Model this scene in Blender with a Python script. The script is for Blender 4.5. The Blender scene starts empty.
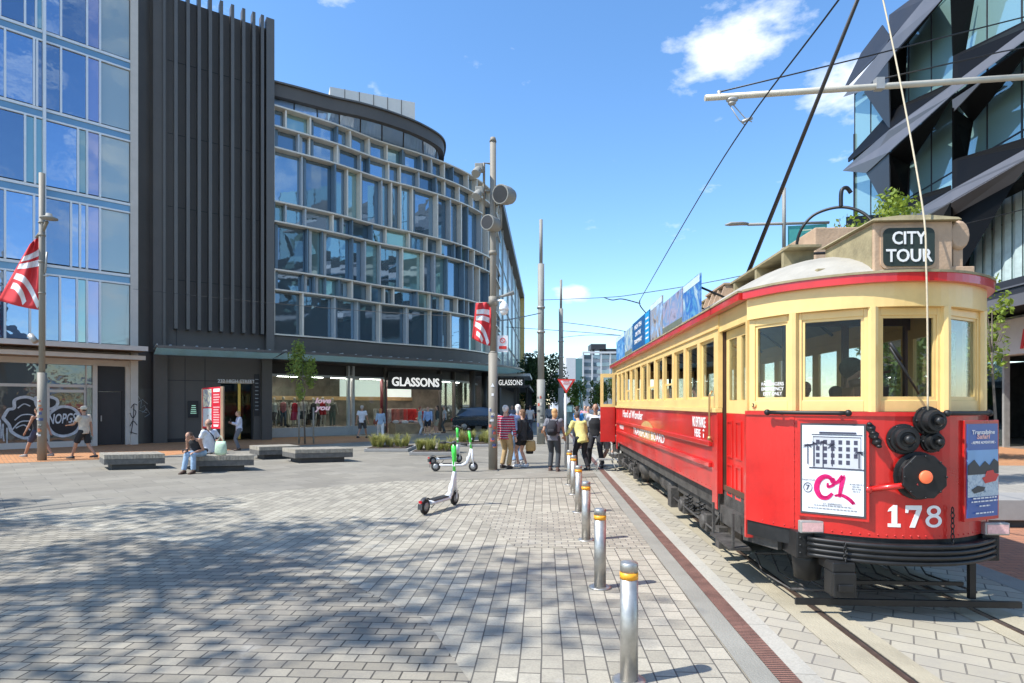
import bpy, bmesh, math, random
from mathutils import Vector, Matrix
from mathutils import noise as mnoise
random.seed(7)
S = bpy.context.scene
COL = S.collection
R = math.radians
PI = math.pi
# ------------------------------------------------------------ camera
F = 600.0; CX = 512.0; HY = 404.0; HC = 1.8
YAW = math.atan(31/600.0); cs, sn = math.cos(YAW), math.sin(YAW)
cam = bpy.data.cameras.new('camera'); camo = bpy.data.objects.new('camera', cam); COL.objects.link(camo)
cam.sensor_width = 36; cam.lens = 36*F/1024; cam.shift_y = (HY-341.5)/1024
cam.clip_start = .05; cam.clip_end = 3000
camo.location = (0, 0, HC); camo.rotation_euler = (R(90), 0, YAW)
S.camera = camo
# ------------------------------------------------------------ exposure, sky, sun
S.view_settings.view_transform = 'Standard'; S.view_settings.look = 'None'
S.view_settings.gamma = 1; S.view_settings.exposure = 0.53
SUN_EL, SUN_X, SUN_Y = 53.0, -.92, -.39
w = bpy.data.worlds.new("World"); S.world = w; w.use_nodes = True
nt = w.node_tree; N = nt.nodes; L = nt.links
for n in list(N): N.remove(n)
out = N.new('ShaderNodeOutputWorld'); bg = N.new('ShaderNodeBackground'); L.new(bg.outputs[0], out.inputs[0])
sky = N.new('ShaderNodeTexSky'); sky.sky_type = 'NISHITA'; sky.sun_disc = False
sky.sun_elevation = R(SUN_EL); sky.sun_rotation = math.atan2(SUN_X, SUN_Y)
sky.air_density = 1.0; sky.dust_density = .3; sky.ozone_density = 2.5
hs = N.new('ShaderNodeHueSaturation'); hs.inputs['Saturation'].default_value = 1.18; hs.inputs['Value'].default_value = 1.35
L.new(sky.outputs[0], hs.inputs['Color'])
bg.inputs[1].default_value = 0.15
tc = N.new('ShaderNodeTexCoord')
def wmath(op, a, b=None, clamp=False):
    m = N.new('ShaderNodeMath'); m.operation = op; m.use_clamp = clamp
    for i, v in enumerate((a, b)):
        if v is None: continue
        if isinstance(v, (int, float)): m.inputs[i].default_value = v
        else: L.new(v, m.inputs[i])
    return m.outputs[0]
def raydir(px, py):
    v = Vector((cs*(px-CX)/F - sn, cs + sn*(px-CX)/F, (HY-py)/F)); return v.normalized()
nz = N.new('ShaderNodeTexNoise'); nz.inputs['Scale'].default_value = 11; nz.inputs['Detail'].default_value = 9; nz.inputs['Roughness'].default_value = .58
mp = N.new('ShaderNodeMapping'); mp.inputs['Scale'].default_value = (1, 1, 2.1)
L.new(tc.outputs['Generated'], mp.inputs[0]); L.new(mp.outputs[0], nz.inputs['Vector'])
mask = None
for (px, py, rx, ry, st) in [(746, 40, 78, 34, 1.6), (682, 46, 46, 18, .8), (722, 8, 34, 12, .7), (838, 88, 44, 38, 1.15), (812, 118, 30, 14, .5),
                             (571, 294, 22, 11, 1.1), (175, -6, 70, 22, .8), (650, 372, 90, 30, .25)]:
    c = raydir(px, py)
    sub = N.new('ShaderNodeVectorMath'); sub.operation = 'SUBTRACT'; L.new(tc.outputs['Generated'], sub.inputs[0]); sub.inputs[1].default_value = c
    ln = c.y*F if False else F
    dd = math.sqrt(1+((px-CX)/F)**2+((HY-py)/F)**2)*F
    side = Vector((0, 0, 1)).cross(c).normalized(); up = c.cross(side).normalized()
    d1 = N.new('ShaderNodeVectorMath'); d1.operation = 'DOT_PRODUCT'; L.new(sub.outputs[0], d1.inputs[0]); d1.inputs[1].default_value = side*(dd/rx)
    d2 = N.new('ShaderNodeVectorMath'); d2.operation = 'DOT_PRODUCT'; L.new(sub.outputs[0], d2.inputs[0]); d2.inputs[1].default_value = up*(dd/ry)
    r2 = wmath('ADD', wmath('POWER', wmath('ABSOLUTE', d1.outputs['Value']), 2), wmath('POWER', wmath('ABSOLUTE', d2.outputs['Value']), 2))
    m = wmath('MULTIPLY', wmath('SUBTRACT', 1.0, wmath('MULTIPLY', r2, .8), True), st)
    mask = m if mask is None else wmath('MAXIMUM', mask, m)
sep = N.new('ShaderNodeSeparateXYZ'); L.new(tc.outputs['Generated'], sep.inputs[0])
back = wmath('MULTIPLY', wmath('MULTIPLY', sep.outputs['Y'], -3.0, True), .62)      # scattered clouds in the half of the sky behind the viewer
mask = wmath('MAXIMUM', mask, back)
cl = wmath('MULTIPLY', wmath('SUBTRACT', wmath('ADD', wmath('MULTIPLY', mask, .55), wmath('MULTIPLY', nz.outputs['Fac'], 2.1)), 1.36), 1.7, True)
mix = N.new('ShaderNodeMixRGB'); L.new(cl, mix.inputs[0]); L.new(hs.outputs[0], mix.inputs[1]); mix.inputs[2].default_value = (6.3, 6.6, 7.0, 1)
L.new(mix.outputs[0], bg.inputs[0])
sun = bpy.data.lights.new('sun', 'SUN'); suno = bpy.data.objects.new('sun', sun); COL.objects.link(suno)
sun.energy = 4.6; sun.angle = R(.7); sun.color = (1, .975, .93)
_h = math.hypot(SUN_X, SUN_Y); _t = math.tan(R(SUN_EL))
sd = Vector((SUN_X/_h, SUN_Y/_h, _t)).normalized()
suno.rotation_euler = sd.to_track_quat('Z', 'Y').to_euler(); suno.location = sd*60
# ------------------------------------------------------------ measuring helpers (pixel of the photograph + depth -> place in the world)
def P(px, py, D):
    r = (px-CX)/F*D
    return Vector((cs*r - sn*D, sn*r + cs*D, HC + (HY-py)*D/F))
def G(px, py, z=0.0):
    D = F*(HC-z)/(py-HY); v = P(px, py, D); v.z = z; return v
def zat(py, D): return HC+(HY-py)*D/F
def hit(px, A, d):          # plan intersection of the sight line with the line A + t d ; returns (t, depth)
    t_ = (px-CX)/F; vx, vy = cs*t_-sn, cs+sn*t_
    det = vx*(-d[1]) + d[0]*vy
    D = (A[0]*(-d[1]) + d[0]*A[1])/det
    t = (vx*A[1]-vy*A[0])/det
    t = ((vx*D-A[0])*d[0]+(vy*D-A[1])*d[1])/(d[0]**2+d[1]**2)
    return t, D
# ------------------------------------------------------------ object helpers
WL = {}
def tag(o, label=None, cat=None, group=None, kind=None):
    if label: o['label'] = label
    if cat: o['category'] = cat
    if group: o['group'] = group
    if kind: o['kind'] = kind
    return o
def thing(name, label, cat, loc=(0, 0, 0), rz=0, group=None, local=False):
    o = bpy.data.objects.new(name, None); COL.objects.link(o); o.location = loc; o.rotation_euler = (0, 0, rz)
    o.empty_display_size = .2
    WL[o.name] = Vector((0, 0, 0)) if (local or rz) else Vector(loc)
    return tag(o, label, cat, group)
def link_mesh(name, me, m, parent=None, smooth=False, bevel=0, local=False):
    ms = m if isinstance(m, (list, tuple)) else [m]
    for x in ms: me.materials.append(x)
    o = bpy.data.objects.new(name, me); COL.objects.link(o)
    if parent is not None:
        off = WL.get(parent.name, Vector((0, 0, 0)))
        if off.length > 0: me.transform(Matrix.Translation(-off))
        o.parent = parent; WL[o.name] = off
    elif not local:
        if len(me.vertices):
            lo = Vector((min(v.co.x for v in me.vertices), min(v.co.y for v in me.vertices), min(v.co.z for v in me.vertices)))
            hi = Vector((max(v.co.x for v in me.vertices), max(v.co.y for v in me.vertices), max(v.co.z for v in me.vertices)))
            c = Vector(((lo.x+hi.x)/2, (lo.y+hi.y)/2, lo.z))
            me.transform(Matrix.Translation(-c)); o.location = c; WL[o.name] = c
    if smooth:
        for p in me.polygons: p.use_smooth = True
    if bevel:
        b = o.modifiers.new('bevel', 'BEVEL'); b.width = bevel; b.segments = 2; b.limit_method = 'ANGLE'; b.angle_limit = R(40)
    return o
class MB:
    def __init__(s): s.v = []; s.f = []; s.mi = []; s.sm = []
    def add(s, vs, fs, mi=0, sm=False):
        n = len(s.v); s.v += [tuple(v) for v in vs]
        for f in fs: s.f.append([n+i for i in f]); s.mi.append(mi); s.sm.append(sm)
        return s
    def box(s, x0, x1, y0, y1, z0, z1, mi=0):
        vs = [(x, y, z) for z in (z0, z1) for x, y in ((x0, y0), (x1, y0), (x1, y1), (x0, y1))]
        return s.add(vs, [(0, 3, 2, 1), (4, 5, 6, 7), (0, 1, 5, 4), (1, 2, 6, 5), (2, 3, 7, 6), (3, 0, 4, 7)], mi)
    def obox(s, c, ax, ay, hx, hy, z0, z1, mi=0):   # oriented box: centre c (x,y), unit axis ax, ay
        vs = []
        for z in (z0, z1):
            for a, b in ((-1, -1), (1, -1), (1, 1), (-1, 1)):
                vs.append((c[0]+ax[0]*hx*a+ay[0]*hy*b, c[1]+ax[1]*hx*a+ay[1]*hy*b, z))
        return s.add(vs, [(0, 3, 2, 1), (4, 5, 6, 7), (0, 1, 5, 4), (1, 2, 6, 5), (2, 3, 7, 6), (3, 0, 4, 7)], mi)
    def seg(s, p, q, z0, z1, th, off=0, mi=0):       # wall piece p->q, thickness th, shifted off to its left-hand normal
        p = Vector(p[:2]); q = Vector(q[:2]); d = (q-p).normalized(); n = Vector((-d.y, d.x))
        a, b = p+n*off, q+n*off; c, e = b+n*th, a+n*th
        vs = [(v.x, v.y, z) for z in (z0, z1) for v in (a, b, c, e)]
        return s.add(vs, [(0, 3, 2, 1), (4, 5, 6, 7), (0, 1, 5, 4), (1, 2, 6, 5), (2, 3, 7, 6), (3, 0, 4, 7)], mi)
    def prism(s, poly, z0, z1, mi=0):
        n = len(poly); vs = [(p[0], p[1], z0) for p in poly]+[(p[0], p[1], z1) for p in poly]
        fs = [tuple(range(n))[::-1], tuple(range(n, 2*n))]+[(i, (i+1) % n, n+(i+1) % n, n+i) for i in range(n)]
        return s.add(vs, fs, mi)
    def tube(s, pts, r, n=8, mi=0, cap=True, sm=True, side=None):
        pts = [Vector(p) for p in pts]; k = len(pts)
        rr = r if isinstance(r, (list, tuple)) else [r]*k
        vs = []; ref = None
        for i, p in enumerate(pts):
            t = (pts[min(i+1, k-1)]-pts[max(i-1, 0)]).normalized()
            if side is not None: a = Vector(side)-t*Vector(side).dot(t)
            elif ref is None: a = (Vector((0, 0, 1)) if abs(t.z) < .9 else Vector((1, 0, 0))).cross(t)
            else: a = ref-t*ref.dot(t)
            a.normalize(); ref = a; b = t.cross(a)
            ra, rb = rr[i] if isinstance(rr[i], (list, tuple)) else (rr[i], rr[i])
            for j in range(n):
                q = 2*PI*j/n; vs.append(p+a*math.cos(q)*ra+b*math.sin(q)*rb)
        fs = [(i*n+j, i*n+(j+1) % n, (i+1)*n+(j+1) % n, (i+1)*n+j) for i in range(k-1) for j in range(n)]
        s.add(vs, fs, mi, sm)
        if cap:
            m = len(s.v)-k*n
            s.f.append([m+j for j in range(n)][::-1]); s.mi.append(mi); s.sm.append(False)
            s.f.append([m+(k-1)*n+j for j in range(n)]); s.mi.append(mi); s.sm.append(False)
        return s
    def ball(s, c, rx, ry=None, rz=None, n=12, m=8, mi=0):
        ry = ry or rx; rz = rz or rx; vs = [(c[0], c[1], c[2]-rz)]
        for i in range(1, m):
            a = -PI/2+PI*i/m
            for j in range(n):
                b = 2*PI*j/n; vs.append((c[0]+rx*math.cos(a)*math.cos(b), c[1]+ry*math.cos(a)*math.sin(b), c[2]+rz*math.sin(a)))
        vs.append((c[0], c[1], c[2]+rz)); fs = [(0, 1+(j+1) % n, 1+j) for j in range(n)]
        for i in range(m-2):
            for j in range(n): fs.append((1+i*n+j, 1+i*n+(j+1) % n, 1+(i+1)*n+(j+1) % n, 1+(i+1)*n+j))
        e = len(vs)-1; fs += [(e, 1+(m-2)*n+j, 1+(m-2)*n+(j+1) % n) for j in range(n)]
        return s.add(vs, fs, mi, True)
    def lathe(s, c, axis, prof, n=20, mi=0, sm=True):    # prof: list of (distance along axis, radius)
        c = Vector(c); t = Vector(axis).normalized(); a = (Vector((0, 0, 1)) if abs(t.z) < .9 else Vector((1, 0, 0))).cross(t).normalized(); b = t.cross(a)
        vs = [c+t*h+(a*math.cos(2*PI*j/n)+b*math.sin(2*PI*j/n))*max(r, 1e-4) for h, r in prof for j in range(n)]
        k = len(prof)
        fs = [(i*n+j, i*n+(j+1) % n, (i+1)*n+(j+1) % n, (i+1)*n+j) for i in range(k-1) for j in range(n)]
        m = len(s.v); s.add(vs, fs, mi, sm)
        s.f.append([m+j for j in range(n)][::-1]); s.mi.append(mi); s.sm.append(False)
        s.f.append([m+(k-1)*n+j for j in range(n)]); s.mi.append(mi); s.sm.append(False)
        return s
    def quad(s, a, b, c, d, mi=0): return s.add([a, b, c, d], [(0, 1, 2, 3)], mi)
    def slab(s, pts, nrm, th, mi=0):                      # polygon (3d points) extruded by th along -nrm
        nrm = Vector(nrm).normalized(); pts = [Vector(p) for p in pts]; n = len(pts)
        vs = pts+[p-nrm*th for p in pts]
        return s.add(vs, [tuple(range(n)), tuple(range(n, 2*n))[::-1]]+[(i, n+i, n+(i+1) % n, (i+1) % n) for i in range(n)], mi)
    def mesh(s, name='mesh', fixn=False):
        me = bpy.data.meshes.new(name); me.from_pydata(s.v, [], s.f)
        for p, mi, sm in zip(me.polygons, s.mi, s.sm): p.material_index = mi; p.use_smooth = sm
        if fixn:
            b = bmesh.new(); b.from_mesh(me); bmesh.ops.recalc_face_normals(b, faces=b.faces); b.to_mesh(me); b.free()
        me.update(); return me
    def build(s, name, m, parent=None, bevel=0, local=False, fixn=True):
        return link_mesh(name, s.mesh(name, fixn), m, parent, bevel=bevel, local=local)
def copy_tree(o, parent=None, label=None):
    c = o.copy(); COL.objects.link(c)
    if parent is not None: c.parent = parent
    if label: c['label'] = label
    WL[c.name] = WL.get(o.name, Vector((0, 0, 0)))
    for ch in list(o.children): copy_tree(ch, c)
    return c
def catmull(pts, n):
    pts = [Vector(p) for p in pts]; o = []
    for i in range(len(pts)-1):
        p0 = pts[max(i-1, 0)]; p1 = pts[i]; p2 = pts[i+1]; p3 = pts[min(i+2, len(pts)-1)]
        for k in range(n):
            t = k/n; o.append(.5*((2*p1)+(p2-p0)*t+(2*p0-5*p1+4*p2-p3)*t*t+(3*p1-p0-3*p2+p3)*t**3))
    o.append(pts[-1]); return o
# ------------------------------------------------------------ materials
MATS = {}
def mat(name, col, rough=.6, metal=0, var=.12, vs=3.0, bump=0, bs=40, spec=.5, coat=0, col2=None, objrand=0, alpha=1):
    if name in MATS: return MATS[name]
    m = bpy.data.materials.new(name); m.use_nodes = True; t = m.node_tree; b = t.nodes['Principled BSDF']
    b.inputs['Roughness'].default_value = rough; b.inputs['Metallic'].default_value = metal
    b.inputs['Specular IOR Level'].default_value = spec; b.inputs['Coat Weight'].default_value = coat
    b.inputs['Coat Roughness'].default_value = .08
    c = (*col, 1); g = t.nodes.new('ShaderNodeTexCoord'); src = g.outputs['Object']
    n = t.nodes.new('ShaderNodeTexNoise'); n.inputs['Scale'].default_value = vs; n.inputs['Detail'].default_value = 6; n.inputs['Roughness'].default_value = .65
    t.links.new(src, n.inputs['Vector'])
    r = t.nodes.new('ShaderNodeMapRange'); r.inputs[1].default_value = .3; r.inputs[2].default_value = .7; t.links.new(n.outputs['Fac'], r.inputs[0])
    mx = t.nodes.new('ShaderNodeMixRGB'); t.links.new(r.outputs[0], mx.inputs[0])
    mx.inputs[1].default_value = tuple(x*(1-var) for x in col)+(1,)
    mx.inputs[2].default_value = ((*col2, 1) if col2 else tuple(min(1, x*(1+var)) for x in col)+(1,))
    last = mx.outputs[0]
    if objrand:
        oi = t.nodes.new('ShaderNodeObjectInfo'); h = t.nodes.new('ShaderNodeHueSaturation')
        q = t.nodes.new('ShaderNodeMapRange'); q.inputs[3].default_value = 1-objrand; q.inputs[4].default_value = 1+objrand
        t.links.new(oi.outputs['Random'], q.inputs[0]); t.links.new(q.outputs[0], h.inputs['Value']); t.links.new(last, h.inputs['Color']); last = h.outputs[0]
    t.links.new(last, b.inputs['Base Color'])
    rr = t.nodes.new('ShaderNodeMapRange'); rr.inputs[3].default_value = max(.02, rough-.08); rr.inputs[4].default_value = min(1, rough+.1)
    t.links.new(n.outputs['Fac'], rr.inputs[0]); t.links.new(rr.outputs[0], b.inputs['Roughness'])
    if bump:
        n2 = t.nodes.new('ShaderNodeTexNoise'); n2.inputs['Scale'].default_value = bs; n2.inputs['Detail'].default_value = 4; t.links.new(src, n2.inputs['Vector'])
        bp = t.nodes.new('ShaderNodeBump'); bp.inputs['Strength'].default_value = bump; bp.inputs['Distance'].default_value = .02
        t.links.new(n2.outputs['Fac'], bp.inputs['Height']); t.links.new(bp.outputs[0], b.inputs['Normal'])
    MATS[name] = m; return m
def emit(name, col, s):
    if name in MATS: return MATS[name]
    m = bpy.data.materials.new(name); m.use_nodes = True; b = m.node_tree.nodes['Principled BSDF']
    b.inputs['Base Color'].default_value = (*col, 1); b.inputs['Emission Color'].default_value = (*col, 1); b.inputs['Emission Strength'].default_value = s
    MATS[name] = m; return m
def glass(name, tint=(.85, .9, .9), refl=.08, rough=.02, wav=0):      # clear pane: see-through with a Fresnel mirror on top
    if name in MATS: return MATS[name]
    m = bpy.data.materials.new(name); m.use_nodes = True; t = m.node_tree
    for n in list(t.nodes): t.nodes.remove(n)
    o = t.nodes.new('ShaderNodeOutputMaterial'); a = t.nodes.new('ShaderNodeBsdfTransparent'); g = t.nodes.new('ShaderNodeBsdfGlossy')
    a.inputs[0].default_value = (*tint, 1); g.inputs['Roughness'].default_value = rough; g.inputs[0].default_value = (.95, .97, 1, 1)
    lw = t.nodes.new('ShaderNodeFresnel'); lw.inputs[0].default_value = 1.42
    mr = t.nodes.new('ShaderNodeMath'); mr.operation = 'ADD'; mr.use_clamp = True; mr.inputs[1].default_value = 0; fm = t.nodes.new('ShaderNodeMath'); fm.operation = 'MULTIPLY'; fm.inputs[1].default_value = refl*9; t.links.new(lw.outputs[0], fm.inputs[0]); t.links.new(fm.outputs[0], mr.inputs[0])
    mx = t.nodes.new('ShaderNodeMixShader'); t.links.new(mr.outputs[0], mx.inputs[0]); t.links.new(a.outputs[0], mx.inputs[1]); t.links.new(g.outputs[0], mx.inputs[2])
    t.links.new(mx.outputs[0], o.inputs[0]); MATS[name] = m; return m
def mirror_glass(name, dark, tint, mixf=.5, rnd=.35, wave=.03):          # coated curtain-wall pane: dark room behind, tinted reflection, slight waviness
    if name in MATS: return MATS[name]
    m = bpy.data.materials.new(name); m.use_nodes = True; t = m.node_tree
    for n in list(t.nodes): t.nodes.remove(n)
    o = t.nodes.new('ShaderNodeOutputMaterial'); a = t.nodes.new('ShaderNodeBsdfPrincipled'); g = t.nodes.new('ShaderNodeBsdfGlossy')
    oi = t.nodes.new('ShaderNodeObjectInfo')
    q = t.nodes.new('ShaderNodeMapRange'); q.inputs[3].default_value = 1-rnd; q.inputs[4].default_value = 1+rnd; t.links.new(oi.outputs['Random'], q.inputs[0])
    tcn = t.nodes.new('ShaderNodeTexCoord'); nn = t.nodes.new('ShaderNodeTexNoise'); nn.inputs['Scale'].default_value = 1.1; nn.inputs['Detail'].default_value = 3
    t.links.new(tcn.outputs['Object'], nn.inputs['Vector'])
    h = t.nodes.new('ShaderNodeHueSaturation'); h.inputs['Color'].default_value = (*dark, 1); t.links.new(q.outputs[0], h.inputs['Value']); t.links.new(h.outputs[0], a.inputs['Base Color'])
    a.inputs['Roughness'].default_value = .3
    g.inputs[0].default_value = (*tint, 1); g.inputs['Roughness'].default_value = .015
    bp = t.nodes.new('ShaderNodeBump'); bp.inputs['Strength'].default_value = wave; bp.inputs['Distance'].default_value = .3; t.links.new(nn.outputs['Fac'], bp.inputs['Height'])
    t.links.new(bp.outputs[0], g.inputs['Normal'])
    mm = t.nodes.new('ShaderNodeMath'); mm.operation = 'MULTIPLY'; mm.inputs[1].default_value = mixf; mm.use_clamp = True; t.links.new(q.outputs[0], mm.inputs[0])
    mx = t.nodes.new('ShaderNodeMixShader'); t.links.new(mm.outputs[0], mx.inputs[0]); t.links.new(a.outputs[0], mx.inputs[1]); t.links.new(g.outputs[0], mx.inputs[2])
    t.links.new(mx.outputs[0], o.inputs[0]); MATS[name] = m; return m
def paver(name, c1, c2, mort, bw, rh, ms=.006, rot=0, stain=.25, off=.5, bump=.5, rough=.85, dark=(.12, .11, .10), loc=(0, 0, 0)):
    m = bpy.data.materials.new(name); m.use_nodes = True; t = m.node_tree; b = t.nodes['Principled BSDF']; b.inputs['Roughness'].default_value = rough
    b.inputs['Specular IOR Level'].default_value = .3
    g = t.nodes.new('ShaderNodeNewGeometry'); mp = t.nodes.new('ShaderNodeMapping'); mp.inputs['Rotation'].default_value = (0, 0, rot); mp.inputs['Location'].default_value = loc
    t.links.new(g.outputs['Position'], mp.inputs[0])
    wn = t.nodes.new('ShaderNodeTexNoise'); wn.inputs['Scale'].default_value = .9; wn.inputs['Detail'].default_value = 2; t.links.new(g.outputs['Position'], wn.inputs['Vector'])
    ws = t.nodes.new('ShaderNodeVectorMath'); ws.operation = 'SCALE'; ws.inputs['Scale'].default_value = .03; t.links.new(wn.outputs['Color'], ws.inputs[0])
    wa = t.nodes.new('ShaderNodeVectorMath'); wa.operation = 'ADD'; t.links.new(mp.outputs[0], wa.inputs[0]); t.links.new(ws.outputs[0], wa.inputs[1])
    br = t.nodes.new('ShaderNodeTexBrick'); t.links.new(wa.outputs[0], br.inputs['Vector']); br.offset = off
    br.inputs['Scale'].default_value = 1; br.inputs['Brick Width'].default_value = bw; br.inputs['Row Height'].default_value = rh
    br.inputs['Mortar Size'].default_value = ms; br.inputs['Mortar Smooth'].default_value = .25; br.inputs['Bias'].default_value = 0
    br.inputs['Color1'].default_value = (*c1, 1); br.inputs['Color2'].default_value = (*c2, 1); br.inputs['Mortar'].default_value = (*mort, 1)
    last = br.outputs['Color']
    for sc, lo, hi, fac, dk in ((.55, .42, .66, stain, dark), (4.0, .48, .72, stain*.8, dark), (60, .42, .6, .2, dark), (2.0, .62, .7, .2, (.6, .57, .5)), (11.0, .70, .73, .5, dark), (14, .745, .75, .5, (.65, .64, .6))):
        n = t.nodes.new('ShaderNodeTexNoise'); n.inputs['Scale'].default_value = sc; n.inputs['Detail'].default_value = 5; n.inputs['Roughness'].default_value = .65; t.links.new(g.outputs['Position'], n.inputs['Vector'])
        r = t.nodes.new('ShaderNodeMapRange'); r.inputs[1].default_value = lo; r.inputs[2].default_value = hi; r.inputs[4].default_value = fac; t.links.new(n.outputs['Fac'], r.inputs[0])
        x = t.nodes.new('ShaderNodeMixRGB'); t.links.new(r.outputs[0], x.inputs[0]); t.links.new(last, x.inputs[1]); x.inputs[2].default_value = (*dk, 1); last = x.outputs[0]
    t.links.new(last, b.inputs['Base Color'])
    n3 = t.nodes.new('ShaderNodeTexNoise'); n3.inputs['Scale'].default_value = 90; n3.inputs['Detail'].default_value = 3; t.links.new(g.outputs['Position'], n3.inputs['Vector'])
    ad = t.nodes.new('ShaderNodeMath'); ad.operation = 'MULTIPLY_ADD'; ad.inputs[1].default_value = -1.0; t.links.new(br.outputs['Fac'], ad.inputs[0])
    m3 = t.nodes.new('ShaderNodeMath'); m3.operation = 'MULTIPLY'; m3.inputs[1].default_value = .35; t.links.new(n3.outputs['Fac'], m3.inputs[0]); t.links.new(m3.outputs[0], ad.inputs[2])
    bp = t.nodes.new('ShaderNodeBump'); bp.inputs['Strength'].default_value = bump; bp.inputs['Distance'].default_value = .008
    t.links.new(ad.outputs[0], bp.inputs['Height']); t.links.new(bp.outputs[0], b.inputs['Normal']); MATS[name] = m; return m
# ------------------------------------------------------------ lettering
def text_mesh(txt, center, rv, uv, w, h, thick=.01, bold=0, shear=0):
    cu = bpy.data.curves.new('t', 'FONT'); cu.body = txt; cu.extrude = .01; cu.offset = bold; cu.resolution_u = 3; cu.shear = shear
    cu.align_x = 'CENTER'; cu.space_line = .95
    o = bpy.data.objects.new('t', cu); COL.objects.link(o)
    dg = bpy.context.evaluated_depsgraph_get(); dg.update()
    me = bpy.data.meshes.new_from_object(o.evaluated_get(dg)); bpy.data.objects.remove(o); bpy.data.curves.remove(cu)
    xs = [v.co.x for v in me.vertices]; ys = [v.co.y for v in me.vertices]
    x0, x1, y0, y1 = min(xs), max(xs), min(ys), max(ys); rv = Vector(rv).normalized(); uv = Vector(uv).normalized(); nv = rv.cross(uv); c = Vector(center)
    for v in me.vertices:
        a = (v.co.x-(x0+x1)/2)/(x1-x0)*w; b = (v.co.y-(y0+y1)/2)/(y1-y0)*h; d = v.co.z/.01*thick/2
        v.co = c+rv*a+uv*b+nv*d
    return me
def text(name, txt, center, rv, uv, w, h, m, parent, thick=.01, bold=0, shear=0, local=False):
    return link_mesh(name, text_mesh(txt, center, rv, uv, w, h, thick, bold, shear), m, parent, local=local)
# ------------------------------------------------------------ foliage
def leafmat(name, a, b, tr=.35):
    if name in MATS: return MATS[name]
    m = bpy.data.materials.new(name); m.use_nodes = True; t = m.node_tree; p = t.nodes['Principled BSDF']; o = t.nodes['Material Output']
    g = t.nodes.new('ShaderNodeTexCoord'); n = t.nodes.new('ShaderNodeTexNoise'); n.inputs['Scale'].default_value = 6; n.inputs['Detail'].default_value = 5; t.links.new(g.outputs['Object'], n.inputs['Vector'])
    r = t.nodes.new('ShaderNodeMapRange'); r.inputs[1].default_value = .32; r.inputs[2].default_value = .68; t.links.new(n.outputs['Fac'], r.inputs[0])
    x = t.nodes.new('ShaderNodeMixRGB'); x.inputs[1].default_value = (*a, 1); x.inputs[2].default_value = (*b, 1); t.links.new(r.outputs[0], x.inputs[0])
    t.links.new(x.outputs[0], p.inputs['Base Color']); p.inputs['Roughness'].default_value = .55
    tr_ = t.nodes.new('ShaderNodeBsdfTranslucent'); t.links.new(x.outputs[0], tr_.inputs[0])
    mx = t.nodes.new('ShaderNodeMixShader'); mx.inputs[0].default_value = tr; t.links.new(p.outputs[0], mx.inputs[1]); t.links.new(tr_.outputs[0], mx.inputs[2]); t.links.new(mx.outputs[0], o.inputs[0])
    MATS[name] = m; return m
def leaves(mb, c, rad, n, size, rng, clumps=14):
    cl = []
    for i in range(clumps):
        while 1:
            p = Vector([rng.uniform(-1, 1) for _ in range(3)])
            if .25 < p.length < 1: break
        cl.append((Vector((p.x*rad[0], p.y*rad[1], p.z*rad[2])), rng.uniform(.28, .5)))
    for i in range(n):
        q, cr = rng.choice(cl)
        while 1:
            d = Vector([rng.uniform(-1, 1) for _ in range(3)])
            if d.length < 1: break
        p = Vector(c)+q+Vector((d.x*rad[0], d.y*rad[1], d.z*rad[2]))*cr
        u = Vector([rng.gauss(0, 1) for _ in range(3)]).normalized(); v = u.orthogonal().normalized(); v.rotate(Matrix.Rotation(rng.uniform(0, 6.3), 3, u))
        w_ = u.cross(v); s = size*rng.uniform(.6, 1.3)
        mb.add([p-v*s*.5, p+w_*s*.28-v*s*.05, p+v*s*.5, p-w_*s*.28-v*s*.05], [(0, 1, 2, 3)])
def tree(name, label, loc, h, crown_c, rad, n, size, leaf, bark, tr=.1, group=None, seed=1, limbs=6, clumps=16, cat='tree'):
    rng = random.Random(seed); t = thing(name, label, cat, loc, 0, group)
    x, y, z = loc; cz = Vector(crown_c); mb = MB()
    top = cz+Vector((0, 0, rad[2]*.35))
    mb.tube([(x, y, z-.05), (x+rng.uniform(-.03, .03)*h, y, z+(cz.z-rad[2]-z)*.6), tuple((cz+Vector((0, 0, -rad[2]*.6)))), tuple(top)], [tr, tr*.8, tr*.6, tr*.15], 8)
    for i in range(limbs):
        a = 2*PI*i/limbs+rng.uniform(-.3, .3); s = cz+Vector((0, 0, rad[2]*rng.uniform(-.8, -.1)))
        e = cz+Vector((math.cos(a)*rad[0]*.75, math.sin(a)*rad[1]*.75, rad[2]*rng.uniform(-.1, .6)))
        mb.tube([s, (s+e)/2+Vector((0, 0, -.05*h*rng.random())), e], [tr*.4, tr*.25, tr*.08], 5)
    mb.build('trunk', bark, t)
    lb = MB(); leaves(lb, crown_c, rad, n, size, rng, clumps); lb.build('crown', leaf, t, fixn=False)
    return t
# ============================================================ THE SETTING
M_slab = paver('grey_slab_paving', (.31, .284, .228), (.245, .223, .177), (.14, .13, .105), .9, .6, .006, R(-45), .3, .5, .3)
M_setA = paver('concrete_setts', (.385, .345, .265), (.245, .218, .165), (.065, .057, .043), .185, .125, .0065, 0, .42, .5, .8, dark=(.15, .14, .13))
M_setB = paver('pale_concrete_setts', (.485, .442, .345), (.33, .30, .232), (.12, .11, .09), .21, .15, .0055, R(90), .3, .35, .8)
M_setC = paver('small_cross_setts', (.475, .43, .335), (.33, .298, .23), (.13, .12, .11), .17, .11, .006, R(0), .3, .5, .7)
M_brickO = paver('orange_clay_brick_paving', (.56, .27, .12), (.48, .215, .09), (.25, .17, .11), .22, .11, .006, R(45), .15, .5, .5, dark=(.25, .16, .1))
M_brickR = paver('red_clay_brick_paving', (.50, .22, .12), (.42, .18, .10), (.2, .13, .09), .24, .12, .006, 0, .2, .5, .5, dark=(.2, .12, .09))
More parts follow.
